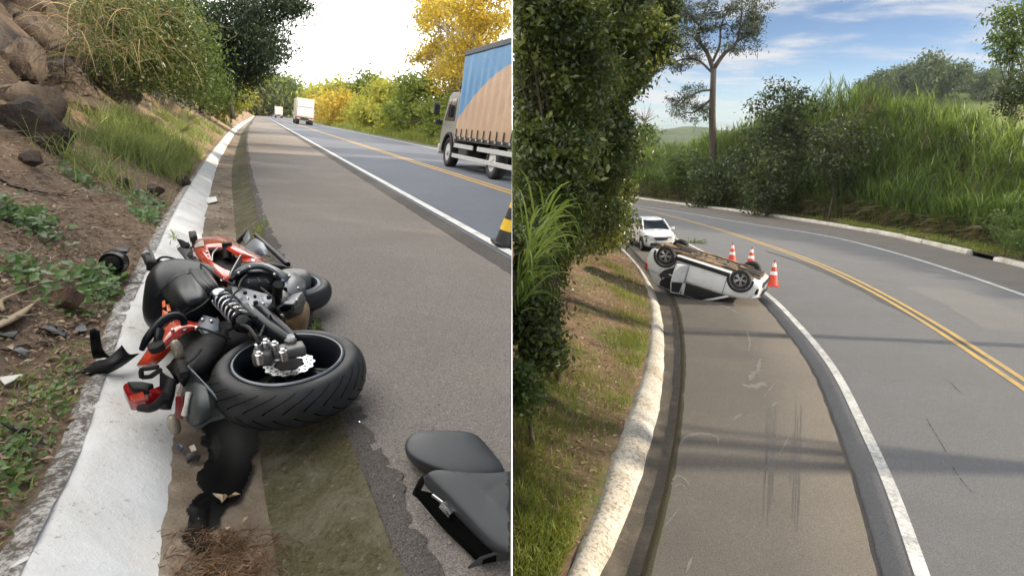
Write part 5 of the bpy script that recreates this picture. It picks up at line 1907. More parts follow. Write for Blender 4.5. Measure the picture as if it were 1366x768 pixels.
def cone(root, h, bands, base_mat, tip, clip=0, bw=0.19):
    """bands: (z0, z1, material) of height fractions"""
    def rad(z):
        return bw * 0.78 * (1 - z / h) + 0.022
    mb = MB()
    b = bw
    mb.loft([[Vector((x * b, y * b, z)) for x, y in ((-1, -0.75), (-0.75, -1), (0.75, -1), (1, -0.75), (1, 0.75), (0.75, 1), (-0.75, 1), (-1, 0.75))] for z in (0, 0.03)])
    M = Matrix.Translation(root.location) @ root.rotation_euler.to_matrix().to_4x4()

    def fin(mb, name, mat, **kw):
        o = mb.build(name, mat, None, **kw)
        if clip:
            bm = bmesh.new(); bm.from_mesh(o.data); bm.transform(M); clip_bm(bm, clip); bm.transform(M.inverted()); bm.to_mesh(o.data); bm.free()
        o.parent = root
        return o
    fin(mb, 'base', base_mat)
    for a, c, m in bands:
        mb = MB()
        z0, z1 = a * h, c * h
        e = 0.0015 if m in ('cone_white', 'cone_yellow') else 0.0
        mb.lathe([(rad(z0) + e, z0 + 0.03), (rad(z1) + e, z1 + 0.03), (rad(z1) - 0.012, z1 + 0.03), (rad(z0) - 0.012, z0 + 0.03)], (0, 0, 0), (0, 0, 1), 24, closed=True)
        fin(mb, 'band' if m != base_mat else 'body', m, smooth=False)
    mb = MB(); mb.lathe([(rad(h * 0.96), h * 0.96 + 0.03), (rad(h) + 0.001, h + 0.03), (0.012, h + 0.035)], (0, 0, 0), (0, 0, 1), 20)
    fin(mb, 'tip', tip)


bands_r = [(0.0, 0.42, 'cone_red'), (0.42, 0.56, 'cone_white'), (0.56, 0.74, 'cone_red'), (0.74, 0.9, 'cone_white'), (0.9, 0.97, 'cone_red')]
for px, py, h, lab in ((976, 352, 0.74, 'red and white traffic cone standing beside the middle of the overturned car'),
                       (1000.5, 357, 0.70, 'red and white traffic cone half hidden behind the front wheels of the overturned car'),
                       (1030, 382, 0.76, 'red and white traffic cone standing off the nose of the overturned car')):
    q = L(px, py)
    r = empty('traffic_cone', q + Vector((0, 0, 0.026)), (math.atan(-GRADE), 0, random.uniform(-0.5, 0.5)), lab, 'traffic cone', 'red and white cones round the crash')
    cone(r, h, bands_r, 'cone_red', 'cone_black')
r = empty('traffic_cone', SLP(6.55, 2.62, 0.03), (0, math.radians(12), 0.25), 'black and yellow traffic cone standing on the edge line of the upper road', 'traffic cone')
cone(r, 0.75, [(0.0, 0.2, 'cone_black'), (0.2, 0.38, 'cone_yellow'), (0.38, 0.56, 'cone_black'), (0.56, 0.74, 'cone_yellow'), (0.74, 0.97, 'cone_black')], 'cone_black', 'cone_black', clip=-1, bw=0.2)

# ------------------------------------------------------------------ curtain-sided truck on the upper road
plain('truck_grey', (0.2, 0.19, 0.165, 1), 0.45, 0, 0.5, 0.12, 4)
plain('truck_black', (0.018, 0.018, 0.02, 1), 0.6, var=0.3)
plain('truck_rail', (0.5, 0.5, 0.5, 1), 0.5, 0.2, var=0.15)
plain('truck_top', (0.03, 0.034, 0.045, 1), 0.6)
nt = NT('curtain')
tcn = nt.n('ShaderNodeTexCoord')
sx = nt.n('ShaderNodeSeparateXYZ'); nt.l(tcn.outputs['Object'], sx.inputs[0])
u = nt.math('SUBTRACT', nt.math('MULTIPLY', sx.outputs[0], -1.0), 0.75)
f = nt.math('ADD', nt.math('SUBTRACT', nt.math('MULTIPLY', u, 0.60), nt.math('MULTIPLY', nt.math('MULTIPLY', u, u), 0.058)), 1.5)
g = nt.math('SUBTRACT', sx.outputs[2], f)
edge = nt.rng(g, -0.02, 0.02)
rear = nt.rng(u, 5.25, 5.29)
edge = nt.math('MAXIMUM', edge, rear)
nz = nt.noise(1.1, 6, 0.7, tcn.outputs['Object'], 0.8)
nz2 = nt.noise(9, 5, 0.7, tcn.outputs['Object'])
bl = nt.mix(nt.rng(nz, 0.3, 0.7), (0.055, 0.17, 0.33, 1), (0.09, 0.235, 0.42, 1))
be = nt.mix(nt.rng(nz, 0.3, 0.7), (0.36, 0.235, 0.15, 1), (0.46, 0.315, 0.21, 1))
cc = nt.mix(edge, be, bl)
cc = nt.mix(nt.rng(nz2, 0.6, 0.85, 0, 0.35), cc, (0.22, 0.19, 0.16, 1))
nt.done(nt.bsdf(cc, 0.55, 0, 0.4, nz, 0.02, 0.5))

TR = empty('curtain_truck', SLP(19.9, 5.6, 0.03), label='curtain sided truck with blue and beige tarpaulin driving away on the upper road', cat='truck')
fw = Vector(UD); rgt = Vector(UN)
roll = math.radians(10)
upv = (Vector((0, 0, 1)) * math.cos(roll) + rgt * math.sin(roll)).normalized()
rg2 = fw.cross(upv).normalized()
Mr = Matrix((fw, -rg2, upv)).transposed()
TR.rotation_euler = Mr.to_euler()
TM = Matrix.Translation(TR.location) @ Mr.to_4x4()
# the truck's own axes: x forward, y to its left, z up; its left side is y = 0


def T5(mb, name, mat, parent=None, smooth=False, bevel=0.0, **kw):
    o = mb.build(name, mat, None, smooth=smooth, **kw)
    bm = bmesh.new(); bm.from_mesh(o.data); bm.transform(TM); clip_bm(bm, -1); bm.transform(TM.inverted())
    if not bm.verts:
        bm.free(); bpy.data.objects.remove(o); return None
    bm.to_mesh(o.data); bm.free()
    o.parent = parent or TR
    if bevel:
        md = o.modifiers.new('bevel', 'BEVEL'); md.width = bevel; md.segments = 2; md.limit_method = 'ANGLE'
    return o


mb = MB()
rows = []
for i in range(60):
    x = -0.75 - 6.5 * i / 59
    rows.append([Vector((x, 0.015 * math.sin(x * 11) * math.sin(math.pi * k / 12) + 0.012 * fbm(x * 2, k * 0.3), 1.02 + 2.48 * k / 12)) for k in range(13)])
mb.loft(rows, caps=False, closed=False)
T5(mb, 'curtain', 'curtain', smooth=True)
mb = MB(); mb.box((-4.0, -1.24, 2.26), (6.48, 2.4, 2.46)); T5(mb, 'cargo_box', 'truck_black')
mb = MB(); mb.box((-4.0, -1.22, 3.56), (6.6, 2.5, 0.16)); T5(mb, 'roof_edge', 'truck_top', bevel=0.02)
mb = MB(); mb.box((-4.0, -1.22, 0.96), (6.5, 2.46, 0.12)); T5(mb, 'deck_rail', 'truck_black')
for i in range(12):
    x = -0.95 - i * 0.52
    mb = MB(); mb.box((x, 0.03, 1.1), (0.05, 0.02, 0.32)); T5(mb, 'strap', 'truck_black')
    mb = MB(); mb.box((x, 0.04, 0.98), (0.07, 0.03, 0.06)); T5(mb, 'buckle', 'truck_rail')
for z, a, b_ in ((0.74, -0.7, -2.6), (0.74, -3.0, -6.4), (0.42, -0.6, -6.4)):
    mb = MB(); mb.box(((a + b_) / 2, -0.05, z), (a - b_, 0.04, 0.13)); T5(mb, 'side_guard', 'truck_rail', bevel=0.01)
mb = MB(); mb.box((-3.2, -1.2, 0.7), (7.4, 0.9, 0.22)); T5(mb, 'chassis', 'truck_black')
mb = MB(); mb.box((-1.6, -0.3, 0.6), (0.9, 0.5, 0.45)); T5(mb, 'tank', 'truck_black', bevel=0.06)
for x in (0.0, -4.3):
    for y in (-0.2, -2.2):
        mb = MB()
        hw = 0.15
        mb.lathe([(0.3, -hw), (0.44, -hw), (0.49, -hw * 0.8), (0.5, 0), (0.49, hw * 0.8), (0.44, hw), (0.3, hw)], (x, y, 0.5), (0, 1, 0), 32, closed=True)
        w_ = T5(mb, 'wheel', 'tyre', smooth=True)
        if w_:
            mb = MB(); mb.lathe([(0.31, 0.13), (0.29, 0.08), (0.2, 0.02), (0.19, 0.1), (0.11, 0.12), (0.1, 0.17), (0.04, 0.18)], (x, y, 0.5), (0, 1, 0), 24); T5(mb, 'rim', 'truck_rail', w_)
            mb = MB()
            for k in range(8):
                a = k * math.pi / 4
                mb.box((x + 0.15 * math.cos(a), y + 0.11, 0.5 + 0.15 * math.sin(a)), (0.03, 0.03, 0.03))
            T5(mb, 'wheel_nuts', 'truck_black', w_)
# cab
mb = MB()
side = [(-0.62, 0.75), (-0.62, 2.28), (-0.45, 2.42), (0.25, 2.42), (0.55, 2.3), (0.98, 1.45), (1.06, 1.2), (1.06, 0.45), (0.62, 0.45), (0.5, 0.9), (0.25, 1.12), (-0.25, 1.12), (-0.5, 0.9)]
mb.prism([Vector((x, -0.04, z)) for x, z in side], Vector((0, 2.3, 0)))
T5(mb, 'cab', 'truck_grey', bevel=0.04)
mb = MB(); mb.prism([Vector((x, -0.025, z)) for x, z in ((-0.4, 1.5), (-0.4, 2.2), (0.12, 2.2), (0.18, 1.5))], Vector((0, 0.03, 0))); T5(mb, 'window', 'car_glass')
mb = MB(); mb.prism([Vector((x, -0.025, z)) for x, z in ((0.24, 1.5), (0.2, 2.2), (0.4, 2.18), (0.74, 1.5))], Vector((0, 0.03, 0))); T5(mb, 'window', 'car_glass')
mb = MB(); mb.prism([Vector((x, y, z)) for x, y, z in ((0.6, -0.2, 2.22), (0.6, -2.2, 2.22), (1.0, -2.2, 1.45), (1.0, -0.2, 1.45))], 0.03); T5(mb, 'windscreen', 'car_glass')
mb = MB(); mb.tube(arr((0.85, -0.02, 2.05), (0.95, 0.2, 2.05), (0.95, 0.2, 1.75)), 0.015, 6); mi = T5(mb, 'mirror_arm', 'truck_black')
mb = MB(); mb.box((0.93, 0.24, 1.86), (0.1, 0.2, 0.42)); T5(mb, 'mirror', 'truck_black', bevel=0.03)
mb = MB(); mb.box((0.9, 0.12, 1.42), (0.14, 0.24, 0.16)); T5(mb, 'mirror', 'truck_black', bevel=0.03)
mb = MB(); mb.box((1.05, -1.19, 0.55), (0.2, 2.36, 0.32)); T5(mb, 'bumper', 'truck_rail', bevel=0.04)
mb = MB()
ring = []
for k in range(13):
    a = math.radians(0 + 180 * k / 12); d = Vector((math.cos(a), 0, math.sin(a)))
    c = Vector((0, -0.3, 0.5))
    ring.append([c + d * 0.56, c + d * 0.56 + Vector((0, 0.31, 0)), c + d * 0.63 + Vector((0, 0.31, 0)), c + d * 0.63])
mb.loft(ring); T5(mb, 'wheel_arch', 'truck_black')
mb = MB(); mb.box((-0.55, -0.06, 0.62), (0.2, 0.04, 0.3)); T5(mb, 'mud_flap', 'truck_black')

# ------------------------------------------------------------------ far vehicles on the upper road
plain('far_white', (0.8, 0.79, 0.76, 1), 0.5, var=0.08)
plain('far_frame', (0.55, 0.5, 0.4, 1), 0.6, var=0.1)


def far_truck(s, l, sc, lab, roll_=8):
    root = empty('box_truck', SLP(s, l, 0.03), label=lab, cat='truck')
    rr = math.radians(roll_)
    upv = (Vector((0, 0, 1)) * math.cos(rr) + Vector(UN) * math.sin(rr)).normalized()
    r2 = Vector(UD).cross(upv).normalized()
    root.rotation_euler = Matrix((Vector(UD), -r2, upv)).transposed().to_euler()
    root.scale = (sc, sc, sc)
    for nm, m, items, bv in (('cargo_box', 'far_frame', [((3.5, 0, 2.4), (7, 2.44, 2.7))], 0.05), ('rear_door', 'far_white', [((-0.02, 0, 3.05), (0.06, 2.1, 0.85))], 0), ('rear_door', 'far_white', [((-0.02, 0, 1.85), (0.06, 2.1, 1.15))], 0),
                             ('frame_bar', 'truck_rail', [((-0.04, 0, 2.53), (0.08, 2.3, 0.1))], 0), ('rear_bumper', 'truck_rail', [((-0.05, 0, 0.85), (0.1, 2.3, 0.14))], 0), ('tail_light', 'lamp_red', [((-0.07, -0.95, 1.02), (0.06, 0.35, 0.12))], 0), ('tail_light', 'lamp_red', [((-0.07, 0.95, 1.02), (0.06, 0.35, 0.12))], 0),
                             ('chassis', 'truck_black', [((3.5, 0, 0.85), (7.5, 1.0, 0.3))], 0), ('cab', 'far_white', [((8.1, 0, 1.7), (1.9, 2.3, 2.2))], 0.15)):
        mb = MB()
        for c_, s_ in items:
            mb.box(c_, s_)
        P5(mb, nm, m, root, bevel=bv)
    for x in (1.2, 2.4, 8.0):
        for y in (-0.95, 0.95):
            mb = MB(); mb.lathe([(0.25, -0.25), (0.48, -0.25), (0.5, 0), (0.48, 0.25), (0.25, 0.25)], (x, y, 0.5), (0, 1, 0), 20); P5(mb, 'wheel', 'tyre', root)
    for k in range(6):
        mb = MB(); mb.box((0.6 + k * 1.2, 1.24, 2.4), (0.1, 0.06, 2.6)); P5(mb, 'side_post', 'far_frame', root)


far_truck(96, 6.1, 1.0, 'pale box truck seen from behind driving away along the upper road')
far_truck(215, 6.0, 0.95, 'tiny pale truck at the vanishing point of the upper road', 5)
# ------------------------------------------------------------------ the crashed motorcycle
plain('bike_red', (0.62, 0.045, 0.015, 1), 0.22, 0, 0.5, 0.08, 6, coat=0.7, dirt=(0.4, 0.05, 0.03, 1), dirt_lo=0.6, dirt_hi=0.85)
plain('bike_black', (0.007, 0.009, 0.012, 1), 0.4, 0, 0.16, 0.25, 6, coat=0.06, dirt=(0.035, 0.036, 0.037, 1), dirt_lo=0.56, dirt_hi=0.85)
plain('bike_matte', (0.012, 0.012, 0.013, 1), 0.65, 0, 0.25, 0.3, 12, 0.002, 120, dirt=(0.045, 0.04, 0.034, 1), dirt_lo=0.5, dirt_hi=0.72)
plain('bike_silver', (0.161, 0.175, 0.196, 1), 0.34, 0.55, 0.5, 0.18, 14, dirt=(0.112, 0.105, 0.098, 1), dirt_lo=0.5, dirt_hi=0.75)
plain('bike_dark_silver', (0.066, 0.073, 0.084, 1), 0.36, 0.45, 0.5, 0.2, 14, dirt=(0.049, 0.045, 0.042, 1))
plain('bike_cast', (0.15, 0.145, 0.135, 1), 0.5, 0.6, 0.5, 0.3, 30, 0.003, 150)
plain('bike_steel', (0.55, 0.55, 0.56, 1), 0.28, 1.0, 0.5, 0.12, 30)
plain('bike_tan', (0.42, 0.27, 0.15, 1), 0.45, 0.35, 0.5, 0.3, 20)
plain('bike_lens', (0.33, 0.28, 0.2, 1), 0.12, 0, 0.6, 0.2, 40, coat=0.6)
plain('bike_red_lens', (0.3, 0.008, 0.012, 1), 0.14, 0, 0.6, 0.3, 30, coat=0.6)
plain('bike_reflector', (0.13, 0.012, 0.014, 1), 0.35, var=0.2)
plain('bike_cream', (0.7, 0.62, 0.55, 1), 0.3, coat=0.4)
plain('bike_orange', (0.7, 0.14, 0.03, 1), 0.4)
plain('bike_grey', (0.05, 0.056, 0.056, 1), 0.5, var=0.2)
plain('bike_blue_grey', (0.19, 0.21, 0.24, 1), 0.35, 0.1, var=0.15)
plain('bike_white', (0.6, 0.57, 0.5, 1), 0.45, var=0.15, scale=40)
plain('bike_tyre', (0.024, 0.024, 0.025, 1), 0.5, 0, 0.3, 0.25, 25, 0.0015, 160, dirt=(0.035, 0.031, 0.026, 1), dirt_lo=0.54, dirt_hi=0.75)

BK = empty('motorcycle', G(300, 470, -0.1), label='crashed red and black motorcycle lying on its side across the limewashed gutter', cat='motorcycle')


def gp(*a):
    return [G(*q) for q in a]


def bpart(mb, name, mat, parent=None, **kw):
    o = mb.build(name, mat, parent or BK, **kw)
    return o


def grid_spline(rows, n=13):
    R0 = [spline([tuple(v) for v in gp(*r)], n) if len(r) > 2 else np.array([np.array(gp(r[0])[0]) * (1 - t) + np.array(gp(r[1])[0]) * t for t in np.linspace(0, 1, n)]) for r in rows]
    R0 = np.array(R0)
    out = []
    cols = [spline(R0[:, k], n) if len(rows) > 2 else np.array([R0[0, k] * (1 - t) + R0[1, k] * t for t in np.linspace(0, 1, n)]) for k in range(n)]
    return [[Vector(cols[k][i]) for k in range(n)] for i in range(n)]


def patch(name, rows, mat, parent=None, sub=2, solid=0.006, **kw):
    mb = MB()
    mb.loft(grid_spline(rows), caps=False, closed=False)
    return bpart(mb, name, mat, parent, smooth=True, solid=solid, **kw)


def plate(name, pts, thick, mat, parent=None, bevel=0.004, down=True):
    mb = MB()
    P_ = gp(*pts)
    mb.prism(P_, Vector((0, 0, thick)) if down else thick)
    return bpart(mb, name, mat, parent, bevel=bevel)


def pipe(name, pts, rad, mat, parent=None, n=20, k=10, flat=None):
    sp_ = spline([tuple(q) for q in gp(*pts)], n) if len(pts) > 2 else np.array([tuple(q) for q in gp(*pts)])
    if not isinstance(rad, (int, float)):
        rad = list(np.interp(np.linspace(0, 1, len(sp_)), np.linspace(0, 1, len(rad)), rad))
    mb = MB()
    mb.tube([Vector(q) for q in sp_], rad, k)
    return bpart(mb, name, mat, parent, smooth=False, autosmooth=50)


def superell(name, px, py, h, radii, mat, rot=(0, 0, 0), e1=0.7, e2=0.7, parent=None, warp=None, seg=28):
    c = G(px, py, h)
    R = Euler(rot).to_matrix()
    def sg(v, e):
        return math.copysign(abs(v) ** e, v)
    rings = []
    for i in range(1, seg // 2):
        th = -math.pi / 2 + math.pi * i / (seg // 2)
        ring = []
        for k in range(seg):
            ph = 2 * math.pi * k / seg
            v = Vector((radii[0] * sg(math.cos(th), e1) * sg(math.cos(ph), e2), radii[1] * sg(math.cos(th), e1) * sg(math.sin(ph), e2), radii[2] * sg(math.sin(th), e1)))
            if warp:
                v = warp(v)
            ring.append(c + R @ v)
        rings.append(ring)
    mb = MB(); mb.loft(rings)
    return bpart(mb, name, mat, parent, smooth=True)


# --- rear wheel, lying almost flat
wc = G(388, 501, 0.17)
wax = Vector((0.03, -0.10, 1)).normalized()
R_, HW = 0.352, 0.1
mb = MB()
prof = []
for k in range(15):
    a = math.pi * k / 14
    prof.append((R_ - 0.085 + 0.085 * math.sin(a) ** 0.7, -HW * math.cos(a)))
prof += [(R_ - 0.098, HW * 0.93), (R_ - 0.104, HW * 0.8), (R_ - 0.104, -HW * 0.8), (R_ - 0.098, -HW * 0.93)]
mb.lathe(prof, wc, wax, 120, closed=True)
tyre_r = bpart(mb, 'rear_wheel', 'bike_tyre', autosmooth=60)
# tread grooves: thin black strips laid on the tread, painting the shade in them
a0 = wax.cross(Vector((0, 0, 1)) if abs(wax.z) < 0.9 else Vector((1, 0, 0))).normalized(); b0 = wax.cross(a0).normalized()


def tyre_pt(ang, t, off=0.0):
    """t from -1 (lower side) to 1 (upper side) across the tread"""
    al = math.acos(max(-1, min(1, -t)))
    r = R_ - 0.085 + 0.085 * math.sin(al) ** 0.7 + off
    return wc + wax * (t * HW) + (a0 * math.cos(ang) + b0 * math.sin(ang)) * r


plain('recess_shade', (0.002, 0.002, 0.002, 1), 0.95, 0, 0.05)  # near black that stands for shade inside grooves, holes and cracks
mg = MB()
for k in range(26):
    base = 2 * math.pi * k / 26
    for (sgn, t0, t1, sweep, ph) in ((1, 0.12, 0.9, 0.42, 0.0), (-1, 0.12, 0.9, 0.42, 0.12)):
        pts = []
        for j in range(13):
            u = j / 12
            t = sgn * (t0 + (t1 - t0) * u)
            pts.append((base + ph + sweep * u ** 1.3, t))
        rows = []
        for j, (an, t) in enumerate(pts):
            w = 0.013 * (1 - 0.5 * j / 12)
            rows.append([tyre_pt(an - w, t, 0.0035), tyre_pt(an + w, t, 0.0035)])
        mg.loft(rows, caps=False, closed=False)
bpart(mg, 'tread_grooves', 'recess_shade', tyre_r)
mb = MB()
rr = R_ - 0.1
mb.lathe([(rr, HW * 0.95), (rr - 0.014, HW * 1.02), (rr - 0.03, HW * 0.86), (rr - 0.04, HW * 0.3), (rr - 0.045, -HW * 0.7), (rr, -HW * 0.95)], wc, wax, 64, closed=True)
rim_r = bpart(mb, 'rim', 'bike_black', tyre_r, autosmooth=40)
mb = MB()
mb.lathe([(rr + 0.001, HW * 0.97), (rr - 0.006, HW * 1.05), (rr - 0.013, HW * 1.03), (rr - 0.012, HW * 0.9)], wc, wax, 64, closed=True)
bpart(mb, 'rim_edge', 'bike_silver', rim_r, smooth=True)
for k in range(3):
    for dd in (-0.13, 0.13):
        an = 0.6 + 2 * math.pi * k / 3
        d0 = a0 * math.cos(an) + b0 * math.sin(an); d1 = a0 * math.cos(an + dd) + b0 * math.sin(an + dd)
        mb = MB(); mb.tube([wc + d0 * 0.05 + wax * 0.02, wc + d1 * 0.15 + wax * 0.005, wc + d1 * (rr - 0.03) + wax * 0.01], [0.026, 0.02, 0.022], 8)
        bpart(mb, 'spoke', 'bike_black', rim_r, smooth=True)
mb = MB(); mb.lathe([(0.07, -HW), (0.07, 0.02), (0.055, 0.04), (0.05, HW * 0.5)], wc, wax, 24); bpart(mb, 'hub', 'bike_matte', rim_r, autosmooth=40)
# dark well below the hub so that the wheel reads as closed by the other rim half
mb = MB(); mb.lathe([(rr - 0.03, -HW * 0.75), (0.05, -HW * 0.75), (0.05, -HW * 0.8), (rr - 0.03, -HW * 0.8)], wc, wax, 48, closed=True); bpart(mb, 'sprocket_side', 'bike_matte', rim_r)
# brake disc with scalloped rim and slots
dc = wc + wax * (HW * 0.62)
mb = MB()
N = 96
o_r, i_r = [], []
for k in range(N):
    an = 2 * math.pi * k / N
    ro = 0.112 + 0.005 * (1 if math.sin(an * 14) > 0 else -0.6)
    o_r.append(ro); i_r.append(0.066 + 0.004 * math.sin(an * 7))
rings = []
for rad, zz in ((o_r, 0.003), (o_r, -0.003), (i_r, -0.003), (i_r, 0.003)):
    rings.append([dc + wax * zz + (a0 * math.cos(2 * math.pi * k / N) + b0 * math.sin(2 * math.pi * k / N)) * rad[k] for k in range(N)])
rings.append(rings[0])
mb.loft(rings, caps=False)
disc = bpart(mb, 'brake_disc', 'bike_steel', tyre_r)
mh = MB()
for k in range(28):
    an = 2 * math.pi * k / 28
    rad = 0.098 if k % 2 else 0.082
    mh.lathe([(0.0052, 0), (0.0052, 0.0006)], dc + wax * 0.0033 + (a0 * math.cos(an) + b0 * math.sin(an)) * rad, wax, 8)
bpart(mh, 'drill_holes', 'recess_shade', disc)
mb = MB(); mb.lathe([(0.068, -0.012), (0.06, 0.004), (0.03, 0.006)], dc, wax, 24); bpart(mb, 'disc_carrier', 'bike_matte', disc, autosmooth=40)

# --- front wheel, mostly behind the engine
fc = G(379, 388, 0.17)
fax = Vector((0.12, -0.05, 1)).normalized()
FR, FH = 0.325, 0.07
prof = []
for k in range(11):
    a = math.pi * k / 10
    prof.append((FR - 0.06 + 0.06 * math.sin(a) ** 0.8, -FH * math.cos(a)))
prof += [(FR - 0.085, FH * 0.8), (FR - 0.085, -FH * 0.8)]
mb = MB(); mb.lathe(prof, fc, fax, 56, closed=True); tyre_f = bpart(mb, 'front_wheel', 'bike_tyre', autosmooth=60)
mb = MB(); mb.lathe([(FR - 0.08, FH * 0.9), (FR - 0.1, FH), (FR - 0.11, FH * 0.4), (FR - 0.11, -FH * 0.8), (FR - 0.08, -FH * 0.9)], fc, fax, 48, closed=True)
rim_f = bpart(mb, 'rim', 'bike_silver', tyre_f, autosmooth=40)
fa = fax.cross(Vector((1, 0, 0))).normalized(); fb = fax.cross(fa).normalized()
for k in range(6):
    an = k * math.pi / 3 + 0.3
    d0 = fa * math.cos(an) + fb * math.sin(an)
    mb = MB(); mb.tube([fc + d0 * 0.04, fc + d0 * (FR - 0.1)], 0.014, 8); bpart(mb, 'spoke', 'bike_matte', rim_f, smooth=True)
mb = MB(); mb.lathe([(0.045, -FH), (0.045, FH)], fc, fax, 16); bpart(mb, 'hub', 'bike_matte', rim_f)
pipe('axle_end', [(436, 388, 0.14), (440, 383, 0.16)], 0.012, 'bike_steel')

# --- dark machinery core that the panels hang on
superell('engine_block', 335, 398, 0.12, (0.22, 0.30, 0.14), 'bike_matte', (0, 0, 0.4), 0.5, 0.5)
superell('frame_dark_fill', 283, 462, 0.03, (0.2, 0.22, 0.1), 'bike_matte', (0, 0, 0.5), 0.45, 0.45)  # black blob filling in for the darkness inside the frame
superell('steering_head', 285, 360, 0.12, (0.16, 0.3, 0.15), 'bike_matte', (0, 0, 0.3), 0.6, 0.6)

# --- tank
def tank_warp(v):
    v = v.copy()
    t = v.y / 0.27
    v.x *= 1.0 - 0.16 * max(0, -t) + 0.05 * t
    v.z *= 1.0 + 0.10 * t - 0.05 * t * t
    return v


tank = superell('fuel_tank', 243, 398, 0.21, (0.215, 0.27, 0.215), 'bike_black', (0.05, 0.25, 0.3), 0.62, 0.72, warp=tank_warp, seg=36)
patch('tank_cover', [[(212, 388, 0.30), (222, 372, 0.37), (240, 358, 0.41), (256, 360, 0.40)], [(222, 400, 0.36), (236, 386, 0.425), (252, 374, 0.435), (264, 372, 0.41)], [(238, 416, 0.35), (252, 404, 0.41), (266, 394, 0.42), (274, 388, 0.40)], [(254, 424, 0.27), (266, 416, 0.33), (276, 408, 0.36), (281, 402, 0.35)]], 'bike_black', tank)
for i, q in enumerate([[(216, 402, .33), (220, 400, .34), (221, 408, .335), (217, 410, .325)], [(222, 406, .335), (226, 405, .335), (228, 414, .325), (223, 415, .32)], [(217, 413, .315), (224, 416, .31), (222, 424, .29), (216, 421, .29)], [(226, 417, .315), (231, 417, .31), (232, 423, .3), (226, 426, .29)]]):
    plate('flame_sticker', q, 0.003, 'bike_orange', tank, 0)
superell('tank_cap', 243, 434, 0.22, (0.05, 0.05, 0.04), 'bike_matte', parent=tank)
# ribbed side cover between tank and fairing
for i, (dx_, dz_) in enumerate(((0, 0), (7, -0.01), (14, -0.03))):
    pipe('side_rib', [(247 + dx_, 350 - i * 1, 0.35 + dz_), (257 + dx_, 365 - i, 0.39 + dz_), (271 + dx_ * 0.9, 384 - i, 0.39 + dz_), (283 + dx_ * 0.8, 398 - i, 0.34 + dz_)], [0.02, 0.03, 0.032, 0.024], 'bike_black')
mb = MB(); mb.lathe([(0.032, -0.02), (0.034, 0.01), (0.026, 0.018), (0.012, 0.02)], G(291, 391, 0.42), (0, -0.25, 1), 20); bpart(mb, 'pivot_cap', 'bike_steel', autosmooth=40)

# --- red front fairing
patch('front_fairing', [[(253, 322, .27), (272, 317, .33), (298, 315, .36), (324, 328, .35), (356, 346, .29)],
                        [(256, 328, .33), (274, 324, .39), (298, 323, .42), (323, 335, .41), (352, 349, .33)],
                        [(259, 334, .33), (275, 331, .38), (297, 331, .40), (320, 343, .38), (346, 352, .31)]], 'bike_red')
patch('side_fairing', [[(258, 333, .33), (270, 341, .37), (285, 350, .39), (299, 359, .39), (309, 364, .37)],
                       [(261, 341, .30), (272, 351, .345), (285, 361, .365), (298, 370, .365), (306, 374, .35)],
                       [(266, 348, .22), (275, 359, .27), (286, 370, .30), (297, 379, .30), (303, 383, .28)]], 'bike_red')
patch('fairing_cheek', [[(259, 332, .33), (266, 328, .37), (274, 325, .39)], [(262, 338, .34), (270, 336, .375), (279, 336, .38)], [(268, 342, .35), (276, 345, .365), (283, 348, .37)]], 'bike_red')
patch('cream_decal', [[(257, 324, .335), (264, 321, .36), (271, 320, .375)], [(260, 331, .345), (266, 329, .375), (272, 328, .395)]], 'bike_cream', sub=1, solid=0.003)
plate('cockpit', [(278, 340, .30), (296, 332, .32), (320, 345, .31), (310, 362, .30), (290, 353, .30)], 0.08, 'bike_matte', None, 0.01)
pipe('cockpit_tube', [(303, 346, .33), (303, 327, .42)], 0.03, 'bike_matte')
mb = MB(); mb.lathe([(0.034, 0), (0.034, 0.03), (0.02, 0.034)], G(303, 329, 0.41), (0, 0, 1), 18); bpart(mb, 'tube_cap', 'bike_matte')
pipe('trim_edge', [(283, 348, .385), (284, 338, .40), (290, 331, .41)], 0.005, 'bike_white', n=12, k=6)
patch('visor_blade', [[(303, 381, .30), (309, 362, .39), (321, 340, .41)], [(307, 379, .29), (315, 360, .375), (322, 344, .39)], [(310, 374, .27), (318, 357, .34), (321, 350, .36)]], 'bike_grey', sub=1)
pipe('trim_edge', [(304, 381, .305), (309, 362, .398), (321, 340, .418)], 0.004, 'bike_white', n=14, k=6)
patch('lower_fairing', [[(318, 344, .36), (335, 343, .37), (356, 347, .31)], [(322, 349, .37), (338, 349, .38), (352, 352, .33)]], 'bike_red', sub=1)
mb = MB(); mb.lathe([(0.012, 0), (0.012, 0.008), (0.005, 0.01)], G(297, 374, 0.365), (0, -0.4, 0.9), 10); bpart(mb, 'screw', 'bike_steel')

# --- grey frame spar and engine covers
patch('frame_spar', [[(306, 368, .36), (316, 358, .40), (332, 351, .43), (352, 350, .43), (372, 358, .40), (388, 368, .35)],
                     [(309, 372, .37), (320, 362, .42), (334, 356, .445), (351, 355, .445), (368, 363, .41), (381, 374, .36)],
                     [(313, 374, .33), (322, 366, .37), (336, 360, .40), (350, 360, .40), (364, 367, .38), (374, 378, .33)]], 'bike_silver', sub=2, solid=0.02)
superell('clutch_cover', 343, 375, 0.32, (0.13, 0.10, 0.07), 'bike_dark_silver', (0.1, 0.1, 0.25), 0.75, 0.85)
for q in (((344, 371, .40), (347, 377, .395)), ((353, 372, .39), (359, 378, .375)), ((333, 372, .395), (331, 379, .39))):
    pipe('cover_rib', list(q), 0.006, 'bike_matte', n=4, k=6)
superell('generator_cover', 367, 369, 0.31, (0.05, 0.05, 0.05), 'bike_silver', e1=0.9, e2=0.9)
plate('side_plate', [(372, 360, .37), (392, 362, .33), (407, 373, .28), (408, 382, .27), (396, 390, .28), (382, 396, .31), (368, 392, .34), (368, 380, .36), (376, 371, .37)], 0.05, 'bike_silver', None, 0.008)
